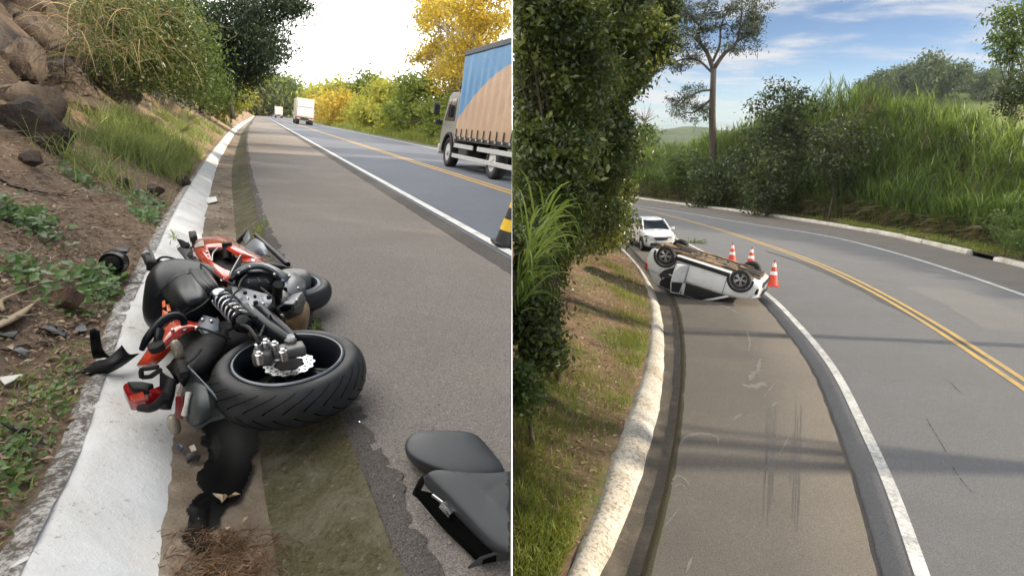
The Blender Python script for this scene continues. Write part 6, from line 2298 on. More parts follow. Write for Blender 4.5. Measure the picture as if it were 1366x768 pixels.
for q, r in (((374, 377, .385), 0.026), ((379, 385, .36), 0.018)):
    mb = MB(); mb.lathe([(r, -0.02), (r, 0.004)], G(*q), (0.15, -0.1, 1), 16); bpart(mb, 'bore', 'recess_shade')
superell('engine_case', 392, 377, 0.22, (0.12, 0.13, 0.09), 'bike_cast', (0, 0.1, 0.3), 0.6, 0.6)
plate('pivot_plate', [(308, 381, .35), (330, 385, .38), (348, 390, .37), (362, 392, .35), (367, 404, .33), (352, 411, .35), (338, 409, .37), (322, 410, .37), (318, 398, .37), (310, 392, .35)], 0.04, 'bike_silver', None, 0.006)
plate('pivot_bracket', [(318, 398, .40), (328, 393, .41), (337, 408, .41), (351, 427, .39), (346, 430, .38), (333, 420, .39)], 0.03, 'bike_silver', None, 0.006)
plate('heel_guard', [(345, 395, .39), (360, 392, .38), (368, 400, .36), (356, 410, .37), (349, 407, .38)], 0.012, 'bike_blue_grey', None, 0.004)
for q, r in (((341, 403, .40), 0.012), ((359, 396, .40), 0.014), ((327, 390, .40), 0.01), ((340, 395, .39), 0.008)):
    mb = MB(); mb.lathe([(r, -0.01), (r, 0.006), (r * 0.6, 0.008)], G(*q), (0, -0.1, 1), 12); bpart(mb, 'bolt', 'bike_matte')
pipe('footpeg', [(369, 402, .37), (370, 392, .43), (371, 379, .50)], [0.026, 0.028, 0.026], 'bike_matte', n=8)
plate('peg_mount', [(371, 398, .40), (378, 386, .40), (385, 392, .38), (380, 402, .37)], 0.02, 'bike_steel', None, 0.004)

# --- exhaust silencer
mb = MB()
rg = []
for pts in ([(368, 410, .36), (378, 404, .38), (392, 405, .38), (393, 413, .35), (384, 419, .30), (371, 418, .31)],
            [(372, 412, .24), (390, 392, .33), (404, 388, .33), (409, 398, .30), (404, 418, .21), (384, 428, .17)]):
    rg.append(gp(*pts))
mb.loft(rg)
bpart(mb, 'exhaust_silencer', 'bike_dark_silver', bevel=0.01)
plate('silencer_face', [(369, 411, .372), (378, 405, .39), (392, 406, .39), (393, 412, .365), (384, 418, .32), (372, 417, .33)], 0.008, 'bike_silver', None, 0.004)
mb = MB(); c_ = gp((374, 412, .372), (381, 408, .386), (389, 408, .382), (389, 412, .37), (383, 416, .345), (376, 416, .35)); mb.prism([v + Vector((0, -0.008, 0.008)) for v in c_], Vector((0, 0.0, 0.004))); bpart(mb, 'silencer_mouth', 'recess_shade')
superell('silencer_shield', 397, 424, 0.12, (0.07, 0.09, 0.12), 'bike_tan', (0.2, 0.2, 0.2), 0.7, 0.7)

# --- spring, shock
a_, b_ = G(295, 398, .38), G(322, 427, .36)
ax_ = (b_ - a_); ln_ = ax_.length; ax_.normalize()
u_ = ax_.cross(Vector((0, 0, 1))).normalized(); w_ = ax_.cross(u_).normalized()
pts = []
for k in range(6 * 18 + 1):
    t = k / (6 * 18)
    an = 2 * math.pi * 6 * t
    pts.append(a_ + ax_ * ln_ * t + (u_ * math.cos(an) + w_ * math.sin(an)) * 0.045)
mb = MB(); mb.tube(pts, 0.0075, 7); bpart(mb, 'shock_spring', 'bike_steel', smooth=True)
mb = MB(); mb.tube([a_ - ax_ * 0.05, b_ + ax_ * 0.09], 0.036, 14); bpart(mb, 'shock_body', 'bike_matte', autosmooth=40)
for p_ in (a_ - ax_ * 0.015, b_ + ax_ * 0.02):
    mb = MB(); mb.lathe([(0.055, -0.012), (0.055, 0.012), (0.04, 0.014)], p_, ax_, 20); bpart(mb, 'spring_seat', 'bike_black', autosmooth=40)
mb = MB(); mb.lathe([(0.03, -0.03), (0.03, 0.03), (0.015, 0.034)], G(325, 431, .38), (0.1, -0.5, 0.85), 16); bpart(mb, 'shock_eye', 'bike_matte', autosmooth=40)

# --- swingarm and axle end
pipe('swingarm', [(328, 412, .37), (345, 426, .37), (366, 442, .36), (386, 455, .345)], [0.036, 0.034, 0.032, 0.026], 'bike_black')
pipe('swingarm', [(344, 408, .36), (362, 424, .355), (378, 438, .35), (391, 450, .34)], [0.026, 0.026, 0.024, 0.022], 'bike_black')
pipe('chain_guard', [(330, 420, .30), (350, 440, .28), (372, 455, .28)], 0.03, 'bike_matte')
mb = MB(); mb.lathe([(0.036, -0.06), (0.038, 0.0), (0.03, 0.004), (0.03, 0.025), (0.018, 0.03)], G(388, 459, .35), wax, 6); bpart(mb, 'axle_nut', 'bike_cast', bevel=0.004)
mb = MB(); mb.box(G(390, 467, .335), (0.11, 0.09, 0.05), (0, 0, 0.5)); bpart(mb, 'axle_block', 'bike_cast', bevel=0.01)
pipe('axle_bolt', [(388, 456, .35), (388, 449, .385)], 0.018, 'bike_steel', n=4, k=10)
mb = MB(); mb.box(G(352, 472, .335), (0.085, 0.13, 0.07), (0.1, 0, 0.25)); cal = bpart(mb, 'brake_caliper', 'bike_cast', bevel=0.016)
mb = MB(); mb.box(G(366, 470, .34), (0.10, 0.06, 0.045), (0, 0, -0.15)); bpart(mb, 'caliper_bracket', 'bike_cast', cal, bevel=0.01)
for q in ((345, 462, .38), (355, 459, .39), (367, 462, .38), (346, 476, .375), (378, 472, .37)):
    mb = MB(); mb.lathe([(0.017, -0.03), (0.017, 0.014), (0.009, 0.018), (0.009, 0.026)], G(*q), (0, -0.15, 1), 12); bpart(mb, 'caliper_bolt', 'bike_steel', cal, autosmooth=40)
pipe('brake_hose', [(346, 458, .41), (340, 448, .43), (330, 436, .42), (318, 434, .36), (305, 440, .30)], 0.009, 'bike_matte', cal, k=7)

# --- red tail and its undertray
patch('tail_fairing', [[(182, 487, .20), (198, 464, .27), (213, 443, .31), (229, 429, .325), (248, 427, .33), (267, 431, .32)],
                       [(194, 487, .22), (209, 468, .29), (223, 450, .33), (237, 437, .345), (252, 434, .345), (266, 436, .33)],
                       [(206, 489, .20), (222, 474, .26), (234, 457, .30), (245, 446, .315), (256, 441, .315), (264, 441, .31)]], 'bike_red')
patch('tail_tip', [[(183, 486, .20), (187, 490, .16)], [(197, 484, .22), (200, 491, .17)], [(208, 487, .20), (213, 491, .15)]], 'bike_red', sub=1)
grab = pipe('grab_handle', [(189, 466, .31), (196, 452, .36), (208, 437, .40), (221, 425, .425), (235, 421, .42), (244, 426, .39), (246, 434, .36)], [0.012, 0.018, 0.02, 0.02, 0.019, 0.018, 0.016], 'bike_black')
pipe('grab_bracket', [(213, 441, .39), (211, 452, .365), (209, 461, .335)], [0.022, 0.018, 0.02], 'bike_black', grab)
mb = MB(); mb.lathe([(0.034, -0.02), (0.034, 0.008), (0.022, 0.012), (0.014, 0.012)], G(208, 461, .345), (-0.1, -0.3, 1), 18); bpart(mb, 'grab_bolt', 'bike_matte', grab, autosmooth=40)
plate('subframe_plate', [(262, 431, .31), (271, 419, .33), (293, 425, .31), (292, 440, .28), (272, 445, .28)], 0.03, 'bike_blue_grey', None, 0.006)
patch('under_tray', [[(228, 482, .24), (246, 462, .27), (268, 446, .28), (304, 436, .26)], [(234, 497, .23), (256, 480, .26), (278, 464, .27), (305, 452, .25)], [(242, 512, .18), (264, 498, .21), (284, 484, .22), (300, 472, .20)], [(250, 522, .08), (270, 512, .1), (288, 500, .1), (298, 488, .1)]], 'bike_matte', sub=2)
patch('tray_cover', [[(222, 490, .20), (238, 476, .23)], [(230, 500, .19), (244, 490, .22)], [(236, 512, .14), (250, 503, .18)]], 'bike_black', sub=1)
# tail lamp
tl = plate('tail_light', [(163, 514, .13), (168, 509, .14), (196, 520, .15), (214, 513, .17), (222, 514, .16), (218, 524, .13), (196, 533, .10), (172, 532, .09)], 0.06, 'bike_red_lens', None, 0.008)
plate('lamp_shell', [(169, 508, .15), (190, 508, .165), (205, 511, .17), (196, 519, .16), (176, 517, .15)], 0.03, 'bike_matte', tl, 0.006)
plate('lamp_lens', [(172, 527, .125), (190, 521, .155), (194, 528, .13), (178, 531, .115)], 0.02, 'bike_red', tl, 0.004)
for q in ([(189, 503, .20), (189, 493, .24), (200, 491, .25), (212, 489, .25)], [(189, 503, .20), (200, 502, .20), (206, 499, .21)], [(201, 502, .21), (214, 493, .25)]):
    pipe('lamp_bracket', q, 0.011, 'bike_matte', n=10, k=8)
pipe('lamp_lever', [(186, 544, .07), (200, 544, .08), (212, 538, .11), (221, 528, .15)], [0.016, 0.02, 0.022, 0.02], 'bike_matte')
patch('wire_loom', [[(214, 493, .22), (222, 500, .21), (232, 505, .2)], [(214, 510, .18), (222, 514, .17), (230, 516, .16)], [(216, 524, .12), (224, 526, .12), (231, 526, .12)]], 'bike_matte', sub=1)
# mudguard and plate carrier
mg_ = plate('mudguard', [(251, 489, .24), (262, 500, .24), (306, 548, .11), (296, 556, .08), (280, 560, .06), (262, 572, .02), (250, 560, .03), (240, 528, .1)], 0.012, 'bike_grey', None, 0.003)
pipe('mudguard_edge', [(251, 489, .25), (278, 518, .19), (306, 548, .12)], 0.006, 'bike_blue_grey', mg_, n=8, k=6)
patch('plate_carrier', [[(251, 518, .17), (262, 511, .2), (276, 518, .2)], [(250, 540, .12), (264, 540, .16), (281, 537, .17)], [(252, 562, .05), (264, 566, .07), (280, 556, .1)]], 'bike_grey', mg_, sub=1, solid=0.01)
pipe('plate_bar', [(252, 523, .19), (249, 538, .15), (246, 553, .10)], [0.014, 0.01, 0.014], 'bike_white', mg_, n=8, k=8)
plate('reflector', [(234, 528, .16), (245, 527, .17), (243, 554, .09), (233, 553, .08)], 0.02, 'bike_reflector', mg_, 0.003)
for nm, st, le in (('indicator', [(246, 500, .25), (240, 484, .28)], (236, 466, .30)), ('indicator', [(230, 505, .2), (224, 526, .14), (220, 545, .09)], (232, 566, .02))):
    ind = pipe(nm, st, [0.02, 0.028, 0.024], 'bike_matte', n=8)
    superell('lens', le[0], le[1], le[2], (0.024, 0.026, 0.05), 'bike_lens', (0.1, -0.1, 0), 0.85, 0.85, parent=ind, seg=18)

# --- handlebar, levers, cables
hb = pipe('handlebar', [(196, 343, .30), (201, 352, .29), (210, 360, .26), (224, 366, .22), (250, 366, .18)], [0.026, 0.034, 0.03, 0.02, 0.02], 'bike_matte')
mb = MB(); mb.lathe([(0.03, -0.01), (0.03, 0.012), (0.012, 0.014)], G(195, 341, .31), (-0.5, 0.3, 0.7), 16); bpart(mb, 'bar_end', 'bike_cast', hb)
mb = MB(); mb.box(G(206, 354, .29), (0.09, 0.07, 0.08), (0.2, 0.3, 0.4)); bpart(mb, 'switch_box', 'bike_matte', hb, bevel=0.015)
pipe('brake_lever', [(205, 348, .32), (202, 338, .36), (198, 328, .40)], [0.014, 0.011, 0.009], 'bike_cast', hb, n=8, k=7)
for q in ([(208, 350, .31), (214, 344, .35), (224, 343, .36), (240, 348, .34)], [(211, 354, .3), (218, 350, .33), (228, 350, .34), (238, 354, .33)], [(210, 358, .28), (216, 359, .29), (226, 356, .31)]):
    pipe('cable', q, 0.008, 'bike_matte', hb, n=14, k=6)
mir = plate('mirror_stub', [(251, 308, .42), (261, 307, .43), (263, 314, .41), (253, 317, .40)], 0.04, 'bike_matte', None, 0.008)
pipe('mirror_stem', [(257, 313, .40), (258, 322, .36), (259, 330, .33)], 0.013, 'bike_matte', mir, n=6, k=8)
plate('screen_shard', [(236, 318, .33), (244, 320, .35), (254, 326, .35), (248, 330, .32), (242, 330, .31)], 0.01, 'bike_black', None, 0.002)
plate('screen_shard', [(236, 331, .30), (252, 322, .34), (256, 340, .31), (260, 350, .28), (248, 346, .28)], 0.012, 'bike_black', None, 0.002)
patch('inner_fairing', [[(248, 330, .30), (256, 328, .33)], [(247, 342, .28), (258, 343, .32)], [(250, 352, .22), (264, 353, .27)]], 'bike_matte', sub=1)

# --- front mudguard and forks beyond the fairing
patch('front_mudguard', [[(326, 330, .26), (338, 319, .32), (348, 317, .32)], [(334, 336, .28), (346, 328, .34), (355, 330, .33)], [(343, 343, .25), (353, 340, .30), (361, 343, .28)]], 'bike_blue_grey', sub=1)
pipe('fork_leg', [(341, 314, .33), (360, 331, .31), (384, 353, .26)], [0.018, 0.02, 0.022], 'bike_black')
pipe('fork_leg', [(317, 324, .2), (324, 316, .27), (330, 308, .31)], [0.022, 0.02, 0.014], 'bike_matte')
plate('fender_shard', [(324, 318, .27), (331, 306, .34), (334, 317, .33), (328, 326, .28)], 0.008, 'bike_blue_grey', None, 0.002)
pipe('fork_brace', [(352, 352, .3), (372, 356, .3), (392, 362, .26)], 0.02, 'bike_black')

# ------------------------------------------------------------------ loose pieces
plain('seat_vinyl', (0.026, 0.028, 0.032, 1), 0.45, 0, 0.35, 0.15, 6, 0.0012, 260, dirt=(0.045, 0.044, 0.042, 1), dirt_lo=0.58, dirt_hi=0.8)


def cushion(name, lab, top, bot, mat):
    """closed pad between a top and a bottom outline, cut where it crosses the road edge"""
    T = gp(*top); B = gp(*bot)
    n = len(T)
    ct = sum(T, Vector()) / n; cb = sum(B, Vector()) / n
    def shrink(R, c, k, dz=0.0):
        return [c + (v - c) * k + Vector((0, 0, dz)) for v in R]
    mb = MB()
    mid = [a.lerp(b, 0.45) for a, b in zip(T, B)]
    rings = [shrink(B, cb, 0.4), shrink(B, cb, 0.97), [c2 for c2 in mid], shrink(T, ct, 0.985, -0.012), shrink(T, ct, 0.93, 0.004), shrink(T, ct, 0.55, 0.014), shrink(T, ct, 0.1, 0.016)]
    mb.loft(rings)
    o = mb.build(name, mat, None, subsurf=2)
    bpy.context.view_layer.update()
    me = mesh_from(o)
    bm = bmesh.new(); bm.from_mesh(me); clip_bm(bm, -1); bm.to_mesh(me); bm.free()
    old = o.data; o.modifiers.clear(); o.data = me; bpy.data.meshes.remove(old); me.name = name
    for f_ in me.polygons:
        f_.use_smooth = True
    return tag(o, lab, 'cushion')


cushion('loose_cushion', 'rounded dark vinyl seat pad lying flat on the shoulder beneath another pad',
        [(537, 591, .12), (543, 577, .12), (560, 572, .12), (595, 571, .12), (632, 573, .12), (645, 583, .12), (662, 604, .12), (684, 630, .12), (640, 634, .12), (600, 630, .12), (562, 617, .12), (541, 605, .12)],
        [(540, 606, .01), (545, 590, .01), (562, 588, .01), (595, 587, .01), (630, 588, .01), (645, 600, .01), (662, 620, .01), (684, 646, .01), (640, 648, .01), (600, 644, .01), (566, 634, .01), (546, 622, .01)], 'seat_vinyl')
s2 = empty('loose_cushion', G(640, 690, 0), label='dark vinyl seat pad tilted up on its open underside beside the flat pad', cat='cushion')
c2 = cushion('cushion', None,
             [(562, 632, .155), (572, 623, .165), (590, 623, .17), (630, 628, .17), (665, 628, .17), (705, 622, .17), (740, 640, .17), (740, 735, .15), (700, 736, .14), (668, 736, .12), (642, 714, .12), (600, 665, .14)],
             [(557, 648, .10), (568, 640, .10), (592, 640, .10), (630, 645, .10), (665, 646, .10), (705, 645, .10), (740, 660, .10), (740, 752, .08), (700, 754, .07), (664, 748, .06), (638, 726, .06), (596, 680, .08)], 'seat_vinyl')
for k_ in ('label', 'category'):
    if k_ in c2: del c2[k_]
c2.parent = s2; c2.matrix_parent_inverse = world_of(s2).inverted()
for nm, pts, th, mt in (('underside', [(554, 652, .10), (600, 662, .12), (640, 712, .10), (662, 738, .08), (640, 742, .045), (590, 694, .05)], 0.03, 'recess_shade'),
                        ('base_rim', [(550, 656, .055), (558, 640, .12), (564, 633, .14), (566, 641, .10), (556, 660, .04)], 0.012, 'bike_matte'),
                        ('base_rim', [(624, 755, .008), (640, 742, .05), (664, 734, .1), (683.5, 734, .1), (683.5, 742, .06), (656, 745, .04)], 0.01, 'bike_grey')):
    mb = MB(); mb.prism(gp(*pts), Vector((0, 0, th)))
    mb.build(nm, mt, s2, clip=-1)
mb = MB()
mb.tube(gp((577, 660, .125), (590, 670, .12), (600, 680, .10)), 0.006, 6)
mb.box(G(597, 678, .10), (0.05, 0.03, 0.02), (0, 0.4, -0.7))
mb.build('seat_latch', 'bike_steel', s2)

# broken black housing on the rim
hs = empty('broken_housing', G(160, 365, 0.05), label='broken glossy black plastic housing lying on the ivy at the gutter rim', cat='debris')
def hp(px, py, lift):
    r = hill_hit(px, py)
    b_ = HP(r[0], r[1], lift) if r else G(px, py, 0.05 + lift)
    return b_


mb = MB()
a_, b_ = hp(152, 372, 0.10), hp(190, 376, 0.07)
axh = (b_ - a_).normalized()
mb.lathe([(0.055, 0), (0.085, 0.0), (0.092, 0.05), (0.088, 0.12), (0.078, 0.19), (0.05, 0.24), (0.02, 0.25)], a_, axh, 20)
shell = mb.build('shell', 'bike_black', hs, autosmooth=50)
mb = MB(); mb.lathe([(0.062, -0.004), (0.062, 0.03), (0.02, 0.034)], a_, -axh, 18); mb.build('inner_tube', 'bike_matte', hs, autosmooth=40)
mb = MB(); mb.lathe([(0.094, 0.10), (0.098, 0.105), (0.098, 0.125), (0.09, 0.13)], a_, axh, 20, closed=True); mb.build('band', 'bike_matte', hs, autosmooth=40)
mb = MB(); mb.prism([hp(158, 360, 0.15), hp(168, 353, 0.17), hp(178, 358, 0.17), hp(175, 366, 0.17)], Vector((0, 0, 0.02))); mb.build('tab', 'bike_black', hs, bevel=0.004)
mb = MB(); mb.prism([hp(142, 360, 0.09), hp(150, 358, 0.1), hp(152, 380, 0.06), hp(144, 382, 0.04)], Vector((0, 0, 0.02))); mb.build('tab', 'bike_matte', hs, bevel=0.004)
# twisted fairing shard on the limewash
sh = empty('fairing_shard', G(145, 480, 0.04), label='twisted black fairing shard half on the litter and half on the limewash', cat='debris')
def shard(name, rows, mat, solid=0.008):
    mb = MB(); mb.loft(grid_spline(rows), caps=False, closed=False)
    return mb.build(name, mat, sh, smooth=True, solid=solid)


shard('upright_blade', [[(119, 440, .26), (127, 437, .27), (133, 441, .26)], [(120, 454, .2), (128, 452, .2), (135, 456, .19)], [(122, 468, .12), (131, 467, .12), (139, 468, .12)], [(126, 477, .07), (137, 477, .08), (148, 476, .09)]], 'bike_black')
shard('lower_blade', [[(108, 498, .03), (126, 484, .08), (146, 478, .1), (162, 460, .16)], [(116, 500, .03), (134, 492, .07), (154, 484, .1), (170, 472, .1)], [(112, 501, .02), (136, 499, .03), (160, 488, .05), (184, 471, .06)]], 'bike_matte')

# small debris in and around the gutter
deb = [('plastic_shard', [(58, 440, .05), (76, 444, .05), (92, 452, .05), (90, 458, .05), (72, 452, .05), (60, 447, .05)], 'bike_black', 'flat black plastic strip lying in the litter below the round stone'),
       ('plastic_shard', [(0, 452, .05), (14, 450, .05), (28, 455, .05), (20, 460, .05), (2, 458, .05)], 'bike_black', 'dark plastic sliver lying beside the tan leaf sheath'),
       ('plastic_shard', [(18, 474, .04), (30, 472, .05), (42, 480, .05), (40, 486, .04), (24, 480, .04)], 'bike_grey', 'grey plastic sliver lying in the bare litter'),
       ('plastic_shard', [(100, 440, .05), (116, 443, .05), (119, 450, .05), (103, 450, .04)], 'bike_grey', 'grey plastic sliver next to the twisted fairing shard'),
       ('plastic_shard', [(0, 573, .03), (20, 578, .03), (44, 585, .03), (40, 590, .03), (16, 584, .03)], 'bike_matte', 'long dark plastic sliver among the weeds'),
       ('plastic_fragment', [(246, 606, -.12), (254, 603, -.11), (268, 607, -.11), (264, 614, -.12), (256, 612, -.12), (250, 617, -.12)], 'bike_black', 'small black plastic fragment on the gutter mud'),
       ('plastic_fragment', [(234, 594, -.11), (240, 591, -.10), (245, 596, -.10), (240, 600, -.11)], 'car_blue', 'tiny blue plastic cap fragment on the gutter mud'),
       ('paper_scrap', [(252, 595, -.11), (259, 592, -.10), (262, 599, -.10), (255, 601, -.11)], 'bike_white', 'tiny pale scrap on the gutter mud beside the black fragment'),
       ('paper_scrap', [(274, 264, -.12), (288, 262, -.11), (290, 268, -.11), (278, 271, -.12)], 'far_white', 'pale plastic wrapper lying in the gutter beyond the motorcycle'),
       ('paper_scrap', [(0, 512, .06), (30, 508, .05), (36, 514, .05), (8, 520, .05)], 'bike_white', 'torn pale paper strip in the litter')]
for nm, pts, mt, lab in deb:
    hl = [v.copy() for v in gp(*pts)]
    for i_, q in enumerate(pts):
        if q[0] < 125:
            r = hill_hit(q[0], q[1])
            if r: hl[i_] = HP(r[0], r[1], 0.02 + 0.01 * (i_ % 3))
    mb = MB(); mb.prism(hl, Vector((0, 0, 0.006)))
    tag(mb.build(nm, mt, bevel=0.001), lab, 'debris')

# oil puddle in the gutter bed, dead needles, dry leaves
nt = NT('oil')
nt.done(nt.bsdf((0.004, 0.004, 0.004, 1), 0.3, 0, 0.07))


def bed_h(s_, l_):
    t = (l_ - float(l_kin(s_))) / (float(l_gut(s_)) - float(l_kin(s_)))
    return -0.14 - 0.03 * t + 0.012 * fbm(s_ * 3, l_ * 6, 9)


def inside(x, y, poly):
    r = False
    for i in range(len(poly)):
        (x0, y0), (x1, y1) = poly[i], poly[i - 1]
        if (y0 > y) != (y1 > y) and x < (x1 - x0) * (y - y0) / (y1 - y0) + x0:
            r = not r
    return r


def puddle(name, lab, pts, step=0.007):
    """film of oil that lies on the uneven gutter bed"""
    pp_ = spline([q for q in pts] + [pts[0]], 60)
    poly = []
    for q in pp_[:-1]:
        v = np.array(G(q[0], q[1], -0.15)); poly.append((v @ UD, v @ UN))
    ss = [q[0] for q in poly]; ll = [q[1] for q in poly]
    mb = MB()
    S_ = np.arange(min(ss), max(ss), step); L_2 = np.arange(min(ll), max(ll), step)
    idx = {}
    for i, s_ in enumerate(S_):
        for j, l_ in enumerate(L_2):
            if inside(s_ + 0.03 * fbm(s_ * 9, l_ * 9, 2), l_ + 0.03 * fbm(s_ * 9, l_ * 9, 5), poly):
                idx[(i, j)] = len(mb.v)
                mb.v.append(tuple(SLP(s_, l_, max(bed_h(s_, l_), -0.152) + 0.005)))
    for (i, j) in list(idx):
        q = [(i, j), (i + 1, j), (i + 1, j + 1), (i, j + 1)]
        if all(k_ in idx for k_ in q):
            mb.f.append(tuple(idx[k_] for k_ in q))
    return tag(mb.build(name, 'oil', smooth=True), lab, 'puddle')


puddle('oil_puddle', 'black oil puddle running along the gutter below the rear wheel', [(268, 556), (330, 552), (344, 575), (340, 610), (334, 640), (320, 660), (300, 676), (290, 700), (284, 730), (262, 742), (248, 728), (254, 700), (250, 676), (268, 655), (264, 632), (278, 612), (268, 590)])
leaf_mat('needle_rust', ((0.06, 0.03, 0.016, 1), (0.13, 0.07, 0.035, 1), (0.27, 0.17, 0.09, 1)), 0.1, 0.7, 4.0)
rng = np.random.default_rng(55)
P = []; Dn = []
for k in range(1300):
    q = G(rng.normal(305, 36), rng.uniform(705, 778), -0.14 + 0.02 * rng.uniform())
    P.append(np.array(q)); Dn.append([rng.normal(), rng.normal(), rng.uniform(-0.1, 0.12)])
tag(blades('dead_needles', P, Dn, 0.05, 0.0035, 'needle_rust', None, bend=0.4, seg=3, side=-1, rng=rng), 'rust brown dead needles heaped in the gutter bed', 'leaf litter', kind='stuff')
P = []
for k in range(420):
    s_ = 0.9 + 12 * rng.uniform() ** 1.3
    t_ = rng.uniform(0.05, 0.95)
    if 2.4 < s_ < 4.6:
        continue
    l_ = float(l_kin(s_)) * (1 - t_) + float(l_gut(s_)) * t_
    P.append(np.array(SLP(s_, l_, -0.14)))
f_ = np.tile([0, 0, 1.0], (len(P), 1))
tag(leaves('gutter_leaves', P, 0.045, 'litter_leaf', None, 0.5, f_, 0.7, fold=0.6, side=-1, rng=rng, jit=0.6), 'dry fallen leaves scattered along the gutter bed', 'leaf litter', kind='stuff')
# green sprigs at the shoulder edge and on the rim
P = []; Dn = []
for px, py, m in ((424, 438, 30), (345, 308, 40), (352, 300, 30), (232, 318, 20)):
    for k in range(m):
        q = G(px + rng.normal() * 4, py + rng.normal() * 4, 0.0)
        P.append(np.array(q)); Dn.append([rng.normal() * 0.6, rng.normal() * 0.6, 1])
tag(blades('edge_sprigs', P, Dn, 0.07, 0.012, 'blade_fresh', None, bend=0.7, seg=3, side=-1, rng=rng), 'small green sprigs growing from the crumbling shoulder edge', 'weeds', kind='stuff')
# loose stones on the shoulder
mb = MB()
for k in range(160):
    px, py = rng.uniform(430, 680), 320 + 440 * rng.uniform() ** 1.2
    q = G(px, py, 0.004)
    if (np.array(q) @ UN) < float(l_asph(np.array(q) @ UD)) + 0.1 or q.x > -0.03:
        continue
    r = rng.uniform(0.003, 0.009)
    mb.add([q + Vector((r, 0, 0)), q + Vector((-r * 0.8, r * 0.6, 0)), q + Vector((-r * 0.4, -r, 0)), q + Vector((0, 0, r * 0.9))], [(0, 1, 3), (1, 2, 3), (2, 0, 3)])
tag(mb.build('grit', 'concrete'), 'loose grit scattered over the upper shoulder', 'grit', kind='stuff')

# ------------------------------------------------------------------ small fittings of the motorcycle
for q in ([(262, 436, .33), (276, 440, .32), (292, 446, .30), (308, 452, .27)], [(300, 404, .40), (312, 412, .42), (326, 418, .42), (344, 424, .40)], [(322, 384, .42), (312, 392, .43), (306, 402, .42), (300, 414, .38)],
          [(348, 384, .41), (356, 390, .43), (364, 398, .42), (366, 410, .38)], [(268, 352, .42), (280, 360, .43), (296, 372, .42), (312, 380, .41)], [(236, 492, .25), (246, 486, .27), (258, 478, .28), (268, 466, .29)],
          [(330, 366, .40), (322, 374, .42), (318, 384, .42)], [(360, 420, .38), (352, 436, .38), (346, 450, .39)]):
    pipe('cable', q, 0.006, 'bike_matte', n=16, k=6)
for q in ((262, 437, .335), (230, 440, .35), (216, 462, .31), (246, 440, .345), (276, 336, .395), (312, 334, .40), (340, 347, .37), (333, 356, .45), (318, 364, .43), (366, 366, .42), (386, 368, .37), (398, 384, .31), (330, 398, .40), (351, 405, .38), (396, 400, .36), (376, 420, .35), (282, 428, .33), (270, 426, .34)):
    mb = MB(); mb.lathe([(0.009, -0.01), (0.009, 0.004), (0.005, 0.007)], G(*q), (0, -0.2, 1), 8); bpart(mb, 'bolt', 'bike_steel')
pipe('tank_seam', [(206, 396, .30), (218, 384, .365), (236, 370, .415), (254, 364, .425)], 0.004, 'bike_matte', tank, k=5)
pipe('tank_seam', [(232, 426, .30), (250, 418, .36), (268, 408, .39), (280, 398, .385)], 0.004, 'bike_matte', tank, k=5)
# drive chain along the swingarm
mb = MB()
ch = spline([tuple(v) for v in gp((318, 424, .31), (340, 444, .30), (362, 462, .28), (376, 474, .27))], 34)
for i, q in enumerate(ch[:-1]):
    d = Vector(ch[i + 1] - ch[i]).normalized()
    mb.box(Vector(q), (0.016, 0.009, 0.012) if i % 2 else (0.014, 0.014, 0.008), d.to_track_quat('X', 'Z').to_matrix())
bpart(mb, 'chain', 'bike_cast')
# scuffs on the tail and fairing
for q in ([(214, 462, .305), (220, 455, .32), (228, 447, .335)], [(222, 466, .29), (229, 458, .31)], [(300, 321, .425), (310, 327, .42), (322, 333, .415)], [(276, 356, .365), (284, 362, .37), (291, 369, .37)]):
    mb = MB(); P_ = gp(*q); mb.tube([v + Vector((0, -0.004, 0.006)) for v in P_], 0.0022, 4); bpart(mb, 'scuff', 'bike_cream')
# stitching and seams of the loose pads
for q in ([(548, 592, .137), (575, 586, .141), (620, 586, .141), (640, 590, .138)], [(560, 612, .134), (600, 620, .139), (640, 622, .139), (664, 618, .136)]):
    pass
# ------------------------------------------------------------------ marks on the lower road
worn_paint('scrape', (0.26, 0.25, 0.235, 1), (0.15, 0.137, 0.122, 1), 0.44, 0.74, 60, 12)
worn_paint('skid', (0.075, 0.07, 0.066, 1), (0.155, 0.142, 0.127, 1), 0.32, 0.62, 30, 1.2)
asphalt('patch', (0.13, 0.128, 0.125, 1), (0.2, 0.196, 0.19, 1), (0.16, 0.157, 0.152, 1))  # paler asphalt, the sunlit part of the lane painted into its colour
asphalt('old_patch', (0.06, 0.06, 0.062, 1), (0.115, 0.113, 0.113, 1), (0.085, 0.083, 0.083, 1))


def low_strip(name, pxs, w, mat, parent, h, n=24, jit=0.0, taper=True):
    pts = spline([tuple(L(px, py))[:2] for px, py in pxs], n)
    rt = random.Random(len(pxs) * 7 + int(pxs[0][0]))
    rows = []
    for i, q in enumerate(pts):
        d = pts[min(i + 1, n - 1)] - pts[max(i - 1, 0)]
        d /= max(1e-6, np.linalg.norm(d))
        a = np.array([d[1], -d[0]])
        t = i / (n - 1)
        ww = w * 0.5 * ((0.25 + 0.75 * math.sin(math.pi * t)) if taper else 1) * (1 + jit * rt.uniform(-1, 1))
        e = q + a * ww + a * jit * w * rt.uniform(-0.4, 0.4)
        f_ = q - a * ww
        rows.append([Vector((e[0], e[1], low_z(0, e[1]) + h)), Vector((f_[0], f_[1], low_z(0, f_[1]) + h))])
    return grid_strip(name, rows, mat, parent, 1)


